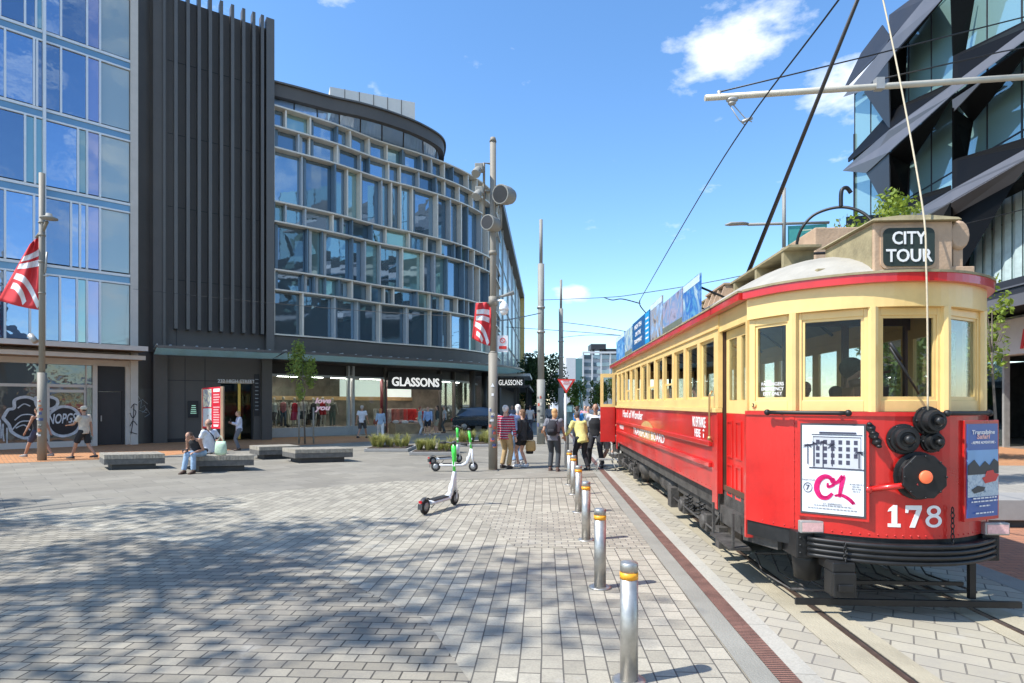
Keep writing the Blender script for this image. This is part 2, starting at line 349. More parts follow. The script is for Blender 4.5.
M_flag = paver('large_track_flagstones', (.46, .415, .315), (.36, .322, .24), (.13, .115, .088), .29, .20, .007, R(31), .4, .5, .5, dark=(.28, .26, .23))
M_gran = paver('pale_granite_strip', (.46, .435, .365), (.41, .385, .32), (.2, .19, .16), .9, 5, .004, R(90), .15, .5, .2)
M_conc = mat('track_concrete', (.38, .335, .24), .85, var=.2, vs=1.6, bump=.4, bs=60, spec=.3)
M_dconc = mat('grey_concrete_strip', (.27, .26, .22), .85, var=.15, vs=1.3, bump=.4, bs=60, spec=.3)
M_pale = paver('pale_side_paving', (.42, .39, .33), (.34, .315, .27), (.16, .15, .13), .6, .3, .006, R(90), .2, .5, .4)
M_rail = mat('rail_steel', (.20, .14, .11), .4, .7, var=.3, vs=8)
M_groove = mat('rail_groove', (.03, .025, .02), .8)
def rust_grate():
    m = mat('rusty_drain_grating', (.22, .11, .08), .75, var=.35, vs=5, bump=.4, bs=80)
    t = m.node_tree; b = t.nodes['Principled BSDF']; g = t.nodes.new('ShaderNodeNewGeometry'); s = t.nodes.new('ShaderNodeSeparateXYZ'); t.links.new(g.outputs['Position'], s.inputs[0])
    a = t.nodes.new('ShaderNodeMath'); a.operation = 'MULTIPLY'; a.inputs[1].default_value = 1/.03; t.links.new(s.outputs['Y'], a.inputs[0])
    f = t.nodes.new('ShaderNodeMath'); f.operation = 'FRACT'; t.links.new(a.outputs[0], f.inputs[0])
    c = t.nodes.new('ShaderNodeMath'); c.operation = 'GREATER_THAN'; c.inputs[1].default_value = .62; t.links.new(f.outputs[0], c.inputs[0])
    x = t.nodes.new('ShaderNodeMixRGB'); t.links.new(c.outputs[0], x.inputs[0]); old = b.inputs['Base Color'].links[0].from_socket
    t.links.new(old, x.inputs[1]); x.inputs[2].default_value = (.04, .025, .02, 1); t.links.new(x.outputs[0], b.inputs['Base Color']); return m
M_grate = rust_grate()
def sheet(name, poly, z, m):
    from mathutils.geometry import tessellate_polygon
    tri = tessellate_polygon([[Vector((p[0], p[1], 0)) for p in poly]]); vs = [Vector((p[0], p[1], z)) for p in poly]; fs = []
    for a, b, c in tri: fs.append((a, b, c) if (vs[b]-vs[a]).cross(vs[c]-vs[a]).z > 0 else (a, c, b))
    mb = MB(); mb.add(vs, fs)
    return tag(mb.build(name, m, fixn=False), kind='structure')
def ccw(poly):
    a = sum(poly[i][0]*poly[(i+1) % len(poly)][1]-poly[(i+1) % len(poly)][0]*poly[i][1] for i in range(len(poly)))
    return poly if a > 0 else poly[::-1]
sheet('ground', [(-900, -300), (900, -300), (900, 1600), (-900, 1600)], 0, M_slab)
# plaza of setts: bounded towards the buildings by an oblique line
g0 = G(0, 514); g1 = G(180, 500); g2 = G(330, 487); g3 = G(400, 481); g4 = G(620, 477)
dg_ = (g0-g1).normalized(); ge = g0+dg_*26
bx = [(ge.x, -15), (ge.x, ge.y), (g0.x, g0.y), (g1.x, g1.y), (g2.x, g2.y), (g3.x, g3.y), (g4.x, g4.y), (1.34, g4.y), (1.34, -15)]
sheet('plaza_paving', ccw(bx), .004, M_setB)
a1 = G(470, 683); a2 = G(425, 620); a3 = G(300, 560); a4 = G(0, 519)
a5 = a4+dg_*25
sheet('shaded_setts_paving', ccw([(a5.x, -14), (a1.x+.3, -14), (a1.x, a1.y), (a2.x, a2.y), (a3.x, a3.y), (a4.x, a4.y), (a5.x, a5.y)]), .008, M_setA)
c1 = G(520, 548).y; c2 = G(520, 512).y
sheet('cross_band_paving', [(-.35, c1), (1.34, c1), (1.34, c2), (-1.2, c2)], .008, M_setC)
YT0, YT1 = -12, 150
def strip(name, x0, x1, m, z=.012, y0=YT0, y1=YT1): return sheet(name, [(x0, y0), (x1, y0), (x1, y1), (x0, y1)], z, m)
strip('concrete_strip', 1.34, 1.52, M_dconc)
strip('drain_grating', 1.52, 1.66, M_grate, .016)
strip('granite_strip', 1.66, 1.81, M_gran)
strip('track_paving', 1.81, 4.55, M_flag, .010)
strip('track_concrete_edge', 2.10, 2.335, M_conc, .016)
strip('track_concrete_inner', 2.41, 2.57, M_conc, .016)
strip('track_concrete_far_inner', 3.54, 3.70, M_conc, .016)
strip('track_concrete_far_edge', 3.775, 3.98, M_conc, .016)
for nm, x in (('tram_rail', 2.335), ('tram_rail', 3.70)):
    mb = MB(); mb.box(x, x+.045, YT0, YT1, .001, .021, 0); mb.box(x+.045, x+.072, YT0, YT1, .001, .014, 1)
    tag(mb.build(nm, [M_rail, M_groove]), kind='structure')
strip('side_strip', 4.55, 4.85, M_dconc, .012)
rb = [(4.85, 4.0), (6.6, 4.0), (7.4, 9.8), (4.85, 9.8)]
sheet('brick_paving_by_track', ccw(rb), .008, M_brickR)
sheet('side_paving', [(4.85, 9.8), (30, 9.8), (30, 18.2), (4.85, 18.2)], .006, M_pale)
sheet('orange_brick_footpath_right', [(4.85, 18.2), (30, 18.2), (30, 26), (4.85, 26)], .008, M_brickO)
# orange brick footpath along the left buildings
o1 = G(-60, 466); o2 = G(140, 458); o3 = G(254, 448); o4 = G(400, 440)
off = Vector((-1, 1))*5
sheet('orange_brick_footpath_left', ccw([(o1.x, o1.y), (o2.x, o2.y), (o3.x, o3.y), (o4.x, o4.y), (o4.x-2.2, o4.y+3.2), (o3.x-6, o3.y+8), (o2.x-6, o2.y+8), (o1.x-8, o1.y+8)]), .006, M_brickO)
# small litter, gum and stains on the setts: part of the paving surface
# ============================================================ materials of buildings
M_white = mat('white_aluminium', (.72, .73, .73), .4, .2, var=.05)
M_span = mat('blue_spandrel_glass', (.16, .30, .42), .15, .3, var=.1, vs=.6)
M_tan = mat('timber_soffit', (.50, .33, .20), .6, var=.2, vs=2)
M_cream = mat('cream_concrete', (.58, .53, .47), .8, var=.08, vs=1.5, bump=.2)
M_dark = mat('charcoal_panel', (.098, .088, .078), .55, .1, var=.12, vs=.7, bump=.05)
M_dark2 = mat('charcoal_fin', (.12, .112, .102), .45, .3, var=.1, vs=.9)
M_black = mat('black_panel', (.02, .02, .021), .5, var=.2)
M_steel = mat('galvanised_steel', (.40, .39, .36), .5, .4, var=.15, vs=4)
M_beige = mat('beige_anodised_frame', (.72, .66, .56), .45, .2, var=.06)
M_bluegrey = mat('blue_grey_fin', (.13, .19, .24), .35, .2, var=.1)
M_palegrey = mat('pale_grey_fin', (.42, .45, .46), .4, .2, var=.06)
M_gblue = mirror_glass('blue_curtain_glass', (.03, .075, .15), (.44, .58, .80), .50, .30, .02)
M_gpale = mirror_glass('pale_screened_glass', (.30, .36, .36), (.7, .78, .78), .22, .12, .008)
M_gpurp = mirror_glass('violet_glass', (.13, .15, .28), (.6, .62, .85), .4, .15, .008)
M_ggreen = mirror_glass('green_tinted_glass', (.12, .22, .22), (.6, .8, .8), .35, .2, .008)
M_gglas = mirror_glass('office_window_glass', (.055, .10, .13), (.48, .66, .85), .36, .45, .006)
M_gteal = mirror_glass('teal_glass', (.20, .33, .32), (.7, .85, .85), .32, .3, .008)
M_clear = glass('shop_glass', (.80, .86, .85), .05)
M_canopyg = leafmat('frosted_canopy_glass', (.66, .76, .64), (.76, .84, .74), .75)
M_shopdark = mat('shop_interior', (.07, .065, .06), .8, var=.3)
M_shopfloor = mat('shop_floor', (.25, .21, .17), .4)
M_shopwall = mat('shop_wall', (.26, .22, .18), .8, var=.4, vs=1.2)
M_wood = mat('rail_timber', (.55, .34, .16), .6, var=.15)
M_lamp = emit('ceiling_light_strip', (1, .94, .84), 20)
M_letter = mat('white_lettering', (.82, .82, .80), .4, var=.02)
# ============================================================ GLASS OFFICE BUILDING (left edge)
LA = P(0, 404, 23.5); LB = P(137, 404, 26.75); Ld = Vector((LB.x-LA.x, LB.y-LA.y)).normalized(); Ln = Vector((Ld.y, -Ld.x))   # Ln faces the square
LO = Vector((LA.x, LA.y))
def Lt(px): return hit(px, LO, Ld)[0]
def Lp(t, o=0): v = LO+Ld*t+Ln*o; return v
tL, tR = Lt(0)-7, Lt(137.5)
ob = thing('glass_office_building', 'office block with blue mirrored glass curtain wall above graffitied shopfront', 'building', (LO.x, LO.y, 0))
def Lbox(mb, t0, t1, o0, o1, z0, z1, mi=0):
    a, b = Lp(t0, o0), Lp(t1, o0); mb.prism([Lp(t0, o0), Lp(t1, o0), Lp(t1, o1), Lp(t0, o1)], z0, z1, mi)
mb = MB(); Lbox(mb, tL, tR-.1, -14, -.3, 4.2, 26); mb.build('wall', M_shopdark, ob)
mb = MB(); Lbox(mb, tR-.28, tR, -.6, .12, 0, 26); Lbox(mb, tR-.28, tR, -14, -.6, 0, 26); mb.build('end_pier', M_cream, ob)
zf = [4.30+3.165*i for i in range(8)]
base = Lt(0)
rows = [[-160, -110, -60, 5, 30, 44, 60, 77, 87, 100, 133], [-160, -100, -50, 5, 34, 44, 71, 80, 87, 100, 133], [-160, -120, -60, -20, 25, 35, 44, 78, 87, 100, 133],
        [-150, -90, -40, 5, 34, 37, 44, 61, 87, 100, 133], [-150, -90, -40, 0, 25, 36, 43, 61, 87, 100, 133], [-150, -70, -10, 20, 44, 62, 87, 100, 133], [-150, -70, -10, 20, 44, 62, 87, 100, 133]]
for i in range(7):
    z0, z1 = zf[i], zf[i+1]; pl = rows[i]; ts = [Lt(p) if p > -161 else tL for p in pl]
    ts[0] = tL; ts[-1] = tR-.28
    for j in range(len(ts)-1):
        a, b = ts[j], ts[j+1]; wpx = pl[j+1]-pl[j]
        m = M_gblue
        if pl[j] >= 100: m = M_gpale
        elif pl[j] >= 87: m = M_gpurp
        elif wpx <= 10 and i % 2 == 0: m = M_ggreen
        pane = MB(); Lbox(pane, a+.03, b-.03, -.12, -.06+.004*((i*3+j) % 3), z0+.12, z1-.42); pane.build('window', m, ob)
    fr = MB(); Lbox(fr, tL, tR-.28, -.2, .03, z0-.06, z0+.05); Lbox(fr, tL, tR-.28, -.2, .02, z1-.40, z1-.33)
    for t in ts[1:-1]: Lbox(fr, t-.035, t+.035, -.2, .05, z0+.05, z1-.40)
    fr.build('window_frame', M_white, ob)
    sp = MB(); Lbox(sp, tL, tR-.28, -.2, -.02, z1-.33, z1-.06); sp.build('spandrel', M_span if i < 6 else M_span, ob)
mb = MB(); t44 = Lt(44); Lbox(mb, t44-.05, t44+.05, -.1, .2, 4.3, 26); mb.build('mullion', M_white, ob)
# timber canopies
for z, o, th in ((4.08, 1.5, .12), (3.72, 1.1, .1)):
    mb = MB(); Lbox(mb, tL, tR+.05, -.28, o, z, z+th)
    cn = mb.build('canopy', M_tan, ob)
    mb = MB(); Lbox(mb, tL, tR+.06, o+.003, o+.05, z-.02, z+th+.06); mb.build('edge_trim', M_cream, cn)
mb = MB(); Lbox(mb, tL, tR-.28, -.3, -.12, 3.45, 3.70); Lbox(mb, tL, tR-.28, -.3, -.1, 3.86, 4.06); mb.build('fascia', M_cream, ob)
# ground floor
tdoor0, tdoor1 = Lt(98), Lt(126)
mb = MB(); Lbox(mb, tdoor1, tR-.28, -.3, -.05, 0, 3.45); Lbox(mb, Lt(93), Lt(97.5), -.3, .0, 0, 3.45); mb.build('pier', M_cream, ob)
mb = MB(); Lbox(mb, Lt(97.5), tdoor1, -.4, -.2, 2.35, 3.45); Lbox(mb, Lt(97.5), Lt(99.5), -.4, -.2, 0, 2.35); Lbox(mb, Lt(123), tdoor1, -.4, -.2, 0, 2.35); mb.build('door_surround', M_black, ob)
mb = MB(); Lbox(mb, Lt(99.7), Lt(122.8), -.38, -.24, .03, 2.33); dr = mb.build('door', mat('black_steel_door', (.035, .033, .032), .5), ob)
mb = MB(); Lbox(mb, Lt(101.5), Lt(102.8), -.24, -.17, 1.05, 1.3); mb.build('handle', M_steel, dr)
mb = MB(); Lbox(mb, tL, Lt(93), -5, -4.9, 0, 3.45); Lbox(mb, tL, Lt(93), -5, -.3, -.01, .02); Lbox(mb, tL, Lt(93), -5, -.3, 3.4, 3.45); mb.build('interior', M_shopdark, ob)
gl = MB(); Lbox(gl, tL, Lt(86), -.2, -.17, .25, 2.5); gl.build('shop_window', mirror_glass('dark_shop_glass', (.03, .035, .035), (.7, .8, .85), .14, .2, .05), ob)
gl = MB(); Lbox(gl, tL, Lt(92.5), -.2, -.17, 2.62, 3.44); gl.build('transom_window', MATS['dark_shop_glass'], ob)
gl = MB(); Lbox(gl, Lt(87), Lt(92.5), -.2, -.17, .25, 2.5); gl.build('side_window', M_clear, ob)
fr = MB()
Lbox(fr, tL, Lt(93), -.24, -.1, 2.5, 2.62); Lbox(fr, tL, Lt(93), -.28, -.08, 0, .25)
for p in (-60, 47, 84.5): Lbox(fr, Lt(p), Lt(p)+.1, -.24, -.1, .25, 2.5)
Lbox(fr, Lt(86), Lt(87.3), -.24, -.1, .25, 3.44)
Lbox(fr, Lt(49), Lt(84.5), -.24, -.09, 2.28, 2.4)
fr.build('shopfront_frame', M_cream, ob)
# graffiti on the shop glass
def Lw(px, py, o): t, D = hit(px, LO+Ln*o, Ld); v = Lp(t, o); return Vector((v.x, v.y, zat(py, D)))
M_gw = mat('white_spray_paint', (.62, .63, .65), .6, var=.25, vs=6); M_gb = mat('black_spray_paint', (.012, .012, .014), .45)
def blobpoly(pts, o, m, name, parent):
    c = catmull([Vector((p[0], p[1], 0)) for p in pts+[pts[0]]], 5)[:-1]
    mb = MB(); mb.slab([Lw(p.x, p.y, o) for p in c], (Ln.x, Ln.y, 0), .004); return mb.build(name, m, parent)
def blobline(pts, o, w_, m, name, parent, closed=True, mbx=None):
    c = catmull([Vector((p[0], p[1], 0)) for p in (pts+[pts[0]] if closed else pts)], 6)
    mb = mbx or MB(); q = [Lw(p.x, p.y, o) for p in c]; n3 = Vector((Ln.x, Ln.y, 0))
    for i in range(len(q)-1):
        d = (q[i+1]-q[i]).normalized(); s = n3.cross(d)*w_/2
        mb.slab([q[i]-s-d*.01, q[i+1]-s+d*.01, q[i+1]+s+d*.01, q[i]+s-d*.01], n3, .002)
    return mb
G1 = [(3, 418), (8, 410), (14, 408), (15, 400), (26, 397), (36, 401), (40, 411), (38, 424), (36, 434), (24, 438), (12, 432), (9, 425)]
G2 = [(35, 398), (44, 396), (56, 399), (57, 405), (50, 409), (38, 407)]
G3 = [(50, 413), (60, 407), (72, 408), (79, 415), (80, 425), (74, 433), (62, 436), (52, 432), (47, 422)]
for k, g in enumerate((G1, G2, G3)): blobpoly(g, -.155+.006*k, M_gb, 'graffiti', ob)
mb = MB()
for k, g in enumerate((G1, G2, G3)): blobline(g, -.135+.005*k, .11, M_gw, 'x', ob, True, mb)
for k, l in enumerate([[(15, 420), (22, 415), (32, 415), (36, 420)], [(12, 430), (20, 422), (30, 421)], [(16, 428), (24, 425), (30, 430)], [(18, 408), (24, 404), (30, 406)],
        [(3, 424), (3, 434), (4, 441)], [(7, 428), (7, 437), (7, 443)], [(0, 420), (1, 430), (1, 438)]]): blobline(l, -.118+.003*k, .045, M_gw, 'x', ob, False, mb)
mb.build('graffiti_outline', M_gw, ob)
t_, D_ = hit(62.5, LO, Ld); c_ = Lw(62.5, 418.5, -.12); text('graffiti_word', 'NOPGS', c_, (Ld.x, Ld.y, .05), (0, 0, 1), .98, .42, M_gw, ob, .004, .02, .2)
mb = MB()
for k, l in enumerate([[(131, 408), (134, 404), (137, 405)], [(130, 413), (133, 418), (136, 412), (133, 409)], [(134, 404), (133, 420), (131, 434)], [(130, 426), (133, 421), (137, 425)], [(130, 432), (137, 434)]]):
    blobline(l, -.02+.1+.05+.003*k, .03, M_gb, 'x', ob, False, mb)
mb.build('graffiti_tag', M_gb, ob)
# ============================================================ CHARCOAL FINNED BUILDING
DA = P(153.5, 404, 27.6); DB = P(271, 404, 30.5); Dd = Vector((DB.x-DA.x, DB.y-DA.y)).normalized(); Dn = Vector((Dd.y, -Dd.x)); DO = Vector((DA.x, DA.y)); DLn = (Vector((DB.x, DB.y))-DO).length
def Dp(t, o=0): return DO+Dd*t+Dn*o
def Dt(px): return hit(px, DO, Dd)[0]
def Dbox(mb, t0, t1, o0, o1, z0, z1, mi=0): mb.prism([Dp(t0, o0), Dp(t1, o0), Dp(t1, o1), Dp(t0, o1)], z0, z1, mi)
db = thing('finned_building', 'charcoal building faced with tall vertical metal fins', 'building', (DO.x, DO.y, 0))
ztop = 20.8
mb = MB()
Dq = [Dp(0), Dp(DLn), Dp(DLn, -10), Dp(-3.0, -10), Dp(-1.9, -1.9)]
mb.prism(Dq, 4.2, ztop)
mb.build('wall', M_dark, db)
mb = MB()
for z in (7.6, 11.0, 14.4, 17.8): Dbox(mb, -.0, DLn, .0, .012, z, z+.03)
for px in (161, 165.5, 176): Dbox(mb, Dt(px), Dt(px)+.03, 0, .012, 4.4, ztop)
mb.build('panel_joint', M_black, db)
mb = MB(); Dbox(mb, -.02, .55, .0, .1, 0, ztop+.1); mb.build('corner_pilaster', M_dark, db)
t = Dt(164); mb = MB(); Dbox(mb, t-.05, t+.05, .013, .22, 4.4, ztop+.1); mb.build('fin', M_dark2, db)
for px in (175, 187, 198, 209, 220, 231, 242, 252, 260.5):
    t = Dt(px); mb = MB(); Dbox(mb, t-.07, t+.07, .013, .48, 5.28, ztop+.35); mb.build('fin', M_dark2, db)
t = Dt(268); mb = MB(); Dbox(mb, t-.18, t+.2, .013, .5, 4.25, ztop+.3); mb.build('end_fin', M_dark2, db)
# ground floor wall with doorway
mb = MB(); d0, d1 = Dt(221), Dt(254)
Dbox(mb, .0, d0, -.5, -.1, 0, 4.2); Dbox(mb, d1, Dt(262), -.5, -.1, 0, 4.2); Dbox(mb, d0, d1, -.5, -.1, 2.95, 4.2)
mb.build('ground_wall', M_dark, db)
mb = MB()
for px in (185, 205): Dbox(mb, Dt(px), Dt(px)+.025, -.1, -.09, .1, 4.0)
Dbox(mb, 0, d0, -.1, -.092, 2.9, 2.93); Dbox(mb, 0, d0, -.1, -.06, 0, .18)
mb.build('wall_joint', M_black, db)
for a, b in ((0, .55), (Dt(261), Dt(271))):
    mb = MB(); Dbox(mb, a, b, -.4, .25 if a else .15, 0, 4.2); mb.build('pillar', M_dark, db)
mb = MB(); Dbox(mb, Dt(254.5), Dt(259.5), -.1, -.04, 1.2, 3.3); mb.build('directory_sign', M_black, db)
mb = MB()
for k in range(9): Dbox(mb, Dt(255.2), Dt(258.6), -.04, -.032, 1.5+k*.19, 1.53+k*.19)
mb.build('directory_lines', M_palegrey, db)
mb = MB(); Dbox(mb, d0, d1, -3, -2.9, 0, 2.95); Dbox(mb, d0-.3, d0, -3, -.5, 0, 2.95); Dbox(mb, d1, d1+.3, -3, -.5, 0, 2.95); Dbox(mb, d0, d1, -3, -.5, 2.95, 3.0); mb.build('lobby', mat('lobby_wall', (.12, .12, .11), .5), db)
mb = MB(); Dbox(mb, d0+.05, d1-.05, -.42, -.40, .05, 2.9); mb.build('glass_door', glass('lobby_glass', (.6, .68, .62), .04), db)
mb = MB(); tm = Dt(240.5)
Dbox(mb, d0, d1, -.45, -.34, 2.82, 2.95); mb.build('door_head', mat('pale_bronze', (.55, .50, .40), .35, .4), db)
mb = MB(); Dbox(mb, tm-.06, tm+.06, -.45, -.33, .05, 2.82); mb.build('brass_post', mat('brass', (.70, .50, .12), .3, .6), db)
mb = MB(); Dbox(mb, d1-.06, d1, -.45, -.34, 0, 2.82); Dbox(mb, d0, d0+.05, -.45, -.34, 0, 2.82); mb.build('door_jamb', M_black, db)
t_, D_ = hit(237, DO, Dd); c_ = Dp(Dt(237), -.08)
text('street_number_sign', '232 HIGH STREET', (c_.x, c_.y, zat(381.2, D_)), (Dd.x, Dd.y, 0), (0, 0, 1), 1.7, .17, M_letter, db, .03, .02)
# small wall screen with a green mark, left of the kiosk
mb = MB(); Dbox(mb, Dt(188), Dt(198.5), -.1, -.03, 1.15, 1.95); mb.build('wall_screen', M_black, db)
mb = MB()
for k in range(5): Dbox(mb, Dt(190.5+.3*k), Dt(196.5-.2*k), -.03, -.022, 1.35+.09*k, 1.38+.09*k)
mb.build('screen_mark', emit('pale_green_screen', (.3, .55, .42), .6), db)
mb = MB()
def Dw(px, py, o): t, D = hit(px, DO+Dn*o, Dd); v = Dp(t, o); return Vector((v.x, v.y, zat(py, D)))
# pale graffiti on the dark side wall between the two buildings
sw = thing('side_wall', 'narrow charcoal wall between the glass block and finned building', 'wall', (DO.x-.9, DO.y+.2, 0))
A_ = Lp(tR, -.35); B_ = Dp(.0, -.25)
mb = MB(); mb.seg((A_.x, A_.y), (B_.x, B_.y), 0, 20.5, .2); mb.build('wall_panel', M_dark, sw)
mb = MB(); mb.seg((A_.x, A_.y), (B_.x, B_.y), 0, 2.5, .03, -.035); mb.build('plinth_panel', M_dark2, sw)
mb = MB(); dd_ = (Vector((B_.x, B_.y))-Vector((A_.x, A_.y))).normalized(); nn_ = Vector((dd_.y, -dd_.x))
for pts in ([(.1, 2.15), (.25, 1.9), (.2, 1.6), (.4, 1.75), (.5, 1.5)], [(.05, 1.85), (.3, 2.0), (.55, 1.8)], [(.3, 1.4), (.5, 1.6), (.65, 1.35), (.4, 1.2)], [(.15, 1.5), (.5, 1.4)]):
    q = [Vector((A_.x, A_.y, 0))+Vector((dd_.x, dd_.y, 0))*u*1.0+Vector((nn_.x, nn_.y, 0))*.045+Vector((0, 0, v)) for u, v in pts]
    mb.tube(q, .014, 4, sm=False)
mb.build('graffiti_tag', M_palegrey, sw)
# ============================================================ CURVED GRID BUILDING
curve = [(271.5, 30.4), (333, 32.5), (377, 34.6), (415, 36.2), (447.5, 38.0), (470, 39.9)]
cp = [P(px, 404, D).to_2d() for px, D in curve]
cp += [Vector((-3.98-.0, 41.4+.6)), Vector((-3.72, 44.2)), Vector((-3.70, 48.0))]
cp[-4] = P(470, 404, 39.9).to_2d()
cc = catmull([Vector((p.x, p.y, 0)) for p in cp], 14); cc = [v.to_2d() for v in cc]
cl_ = [0]
for i in range(1, len(cc)): cl_.append(cl_[-1]+(cc[i]-cc[i-1]).length)
CT = cl_[-1]
def Cp(s, o=0):
    s = max(0, min(CT-1e-6, s)); i = max(k for k in range(len(cl_)-1) if cl_[k] <= s); f = (s-cl_[i])/(cl_[i+1]-cl_[i])
    p = cc[i].lerp(cc[i+1], f)
    a = cc[max(0, i-1)]; b = cc[min(len(cc)-1, i+2)]; d = (b-a).normalized(); n = Vector((d.y, -d.x)); return p+n*o
def Cband(mb, s0, s1, o0, o1, z0, z1, step=.6, mi=0):
    n = max(1, int((s1-s0)/step)); ss = [s0+(s1-s0)*i/n for i in range(n+1)]
    vs = []
    for s in ss:
        a, b = Cp(s, o0), Cp(s, o1); vs += [(a.x, a.y, z0), (b.x, b.y, z0), (b.x, b.y, z1), (a.x, a.y, z1)]
    fs = []
    for i in range(n):
        k = 4*i
        for j in range(4): fs.append((k+j, k+(j+1) % 4, k+4+(j+1) % 4, k+4+j))
    fs += [(3, 2, 1, 0), (4*n, 4*n+1, 4*n+2, 4*n+3)]
    mb.add(vs, fs, mi)
gb = thing('curved_office_building', 'curved corner building with a pale grid of window frames above dress shop', 'building', (cp[3].x, cp[3].y, 0))
core = [Cp(s, -.6) for s in [CT*i/30 for i in range(31)]]
mb = MB(); mb.prism([tuple(p) for p in core]+[(-16, 48), (-20, 38)], 4.3, 17.0); mb.build('wall', M_shopdark, gb)
zr = [5.32, 7.58, 8.59, 11.02, 12.03, 14.75, 15.83, 16.86]
rng = random.Random(11)
fmats = [M_beige, M_beige, M_palegrey, M_bluegrey]
for i in range(7):
    z0, z1 = zr[i], zr[i+1]; tall = z1-z0 > 2
    s = .05; cuts = [s]
    while s < CT-1.0:
        s += rng.choice([.62, .8, 1.05, 1.45, 1.75] if tall else [.6, .75, 1.0, 1.25, 1.5]); cuts.append(min(s, CT))
    frb = MB(); frp = MB(); frg = MB()
    for j, s in enumerate(cuts):
        k = rng.random(); tgt = MB()
        dpt = rng.uniform(.14, .30)
        a = max(0, s-.042); b = min(CT, s+.042); Cband(tgt, a, b, -.15, dpt, z0+.045, z1-.045, 1)
        tgt.build(*(('beige_fin', M_beige) if k < .5 else (('pale_fin', M_palegrey) if k < .75 else ('dark_fin', M_bluegrey))), gb)
        if rng.random() < .5 and s+.3 < CT: rv_ = MB(); Cband(rv_, s+.12, s+.26, -.14, .02, z0+.05, z1-.05, 1); rv_.build('reveal_panel', M_bluegrey if rng.random() < .6 else M_palegrey, gb)
    for j in range(len(cuts)-1):
        pm = MB(); Cband(pm, cuts[j]+.055, cuts[j+1]-.055, -.2, -.15+.003*(j % 2), z0+.05, z1-.05, .5); pm.build('window', M_gglas if rng.random() < .8 else M_ggreen, gb)
for z in zr:
    mb = MB(); Cband(mb, 0, CT, -.2, .32, z-.038, z+.038); mb.build('ledge', M_beige, gb)
# set-back glazed top storey with charcoal parapet
pc = [(271.7, 30.3), (304, 31.1), (333, 31.9), (362.5, 32.6), (392, 33.6), (421, 35.0), (441.6, 36.8)]
pp = [P(a, 404, D).to_2d() for a, D in pc]+[Vector((-6.45, 38.6)), Vector((-7.3, 40.6)), Vector((-9.2, 42.4))]
par = [v.to_2d() for v in catmull([Vector((p.x, p.y, 0)) for p in pp], 8)]
def offs(pl, o):
    r = []
    for i, p in enumerate(pl):
        d = (pl[min(i+1, len(pl)-1)]-pl[max(i-1, 0)]).normalized(); r.append(p+Vector((d.y, -d.x))*o)
    return r
mb = MB(); mb.prism([tuple(p) for p in par]+[(-20, 44), (-20, 36)], 17.42, 18.05); mb.build('parapet', M_dark, gb)
mb = MB(); mb.prism([tuple(p) for p in offs(par, .12)]+[(-20, 44.1), (-20, 35.9)], 18.053, 18.14); mb.build('parapet_cap', M_dark2, gb)
ins = offs(par, -.35)
def Cpx(px, o):        # point of the grid curve seen in picture column px
    return min((abs(((v.x*cs+v.y*sn)/(-v.x*sn+v.y*cs))*F+CX-px), k) for k, v in enumerate([Cp(CT*i/300, o) for i in range(301)]))[1]*CT/300
low = []
for i, p in enumerate(ins):
    px = ((p.x*cs+p.y*sn)/(-p.x*sn+p.y*cs))*F+CX
    low.append(Cp(Cpx(px, .1), .1) if i < 50 else low[-1]+(p-ins[i-1]))
for i in range(0, len(ins)-8, 6):
    mb = MB(); e = min(i+6, len(ins)-1); vs = []
    for k in range(i, e+1): vs += [(low[k].x, low[k].y, 16.92), (ins[k].x, ins[k].y, 17.415)]
    n_ = e-i; mb.add(vs, [(2*k, 2*k+2, 2*k+3, 2*k+1) for k in range(n_)]); mb.build('upper_window', mirror_glass('upper_ribbon_glass', (.26, .38, .55), (.7, .8, .95), .25, .15, .0), gb, fixn=False)
    mb = MB(); mb.tube([(low[i].x, low[i].y, 16.92), (ins[i].x, ins[i].y, 17.41)], .04, 4, sm=False); mb.build('upper_mullion', M_black, gb)
mb = MB(); mb.prism([tuple(p) for p in offs(par, -2.2)]+[(-19.5, 43.5), (-19.5, 36.5)], 16.9, 17.41); mb.build('upper_wall', M_shopdark, gb)
# plant room on the roof
pr0, pr1 = P(330, 404, 38), P(415, 404, 40)
mb = MB(); pa = Vector((pr0.x, pr0.y)); pb = Vector((pr1.x, pr1.y)); mb.seg(pa, pb, 17.9, 21.9, 6); pr = mb.build('plant_room', mat('pale_plant_room', (.80, .74, .65), .7, var=.04), gb)
mb = MB(); d_ = (pb-pa).normalized(); n_ = Vector((-d_.y, d_.x))
for k in range(1, 6): q = pa+(pb-pa)*k/6; mb.seg(q-d_*.02, q+d_*.02, 17.9, 21.9, .03, -.03)
mb.seg(pa, pb, 20.3, 20.35, .03, -.032); mb.build('panel_joint', M_dark2, pr)
mb = MB(); mb.add([(pb.x+.03, pb.y, 21.9), (pb.x+.8, pb.y+1.2, 17.9), (pb.x+.03, pb.y+.1, 17.9)], [(0, 1, 2)]); 
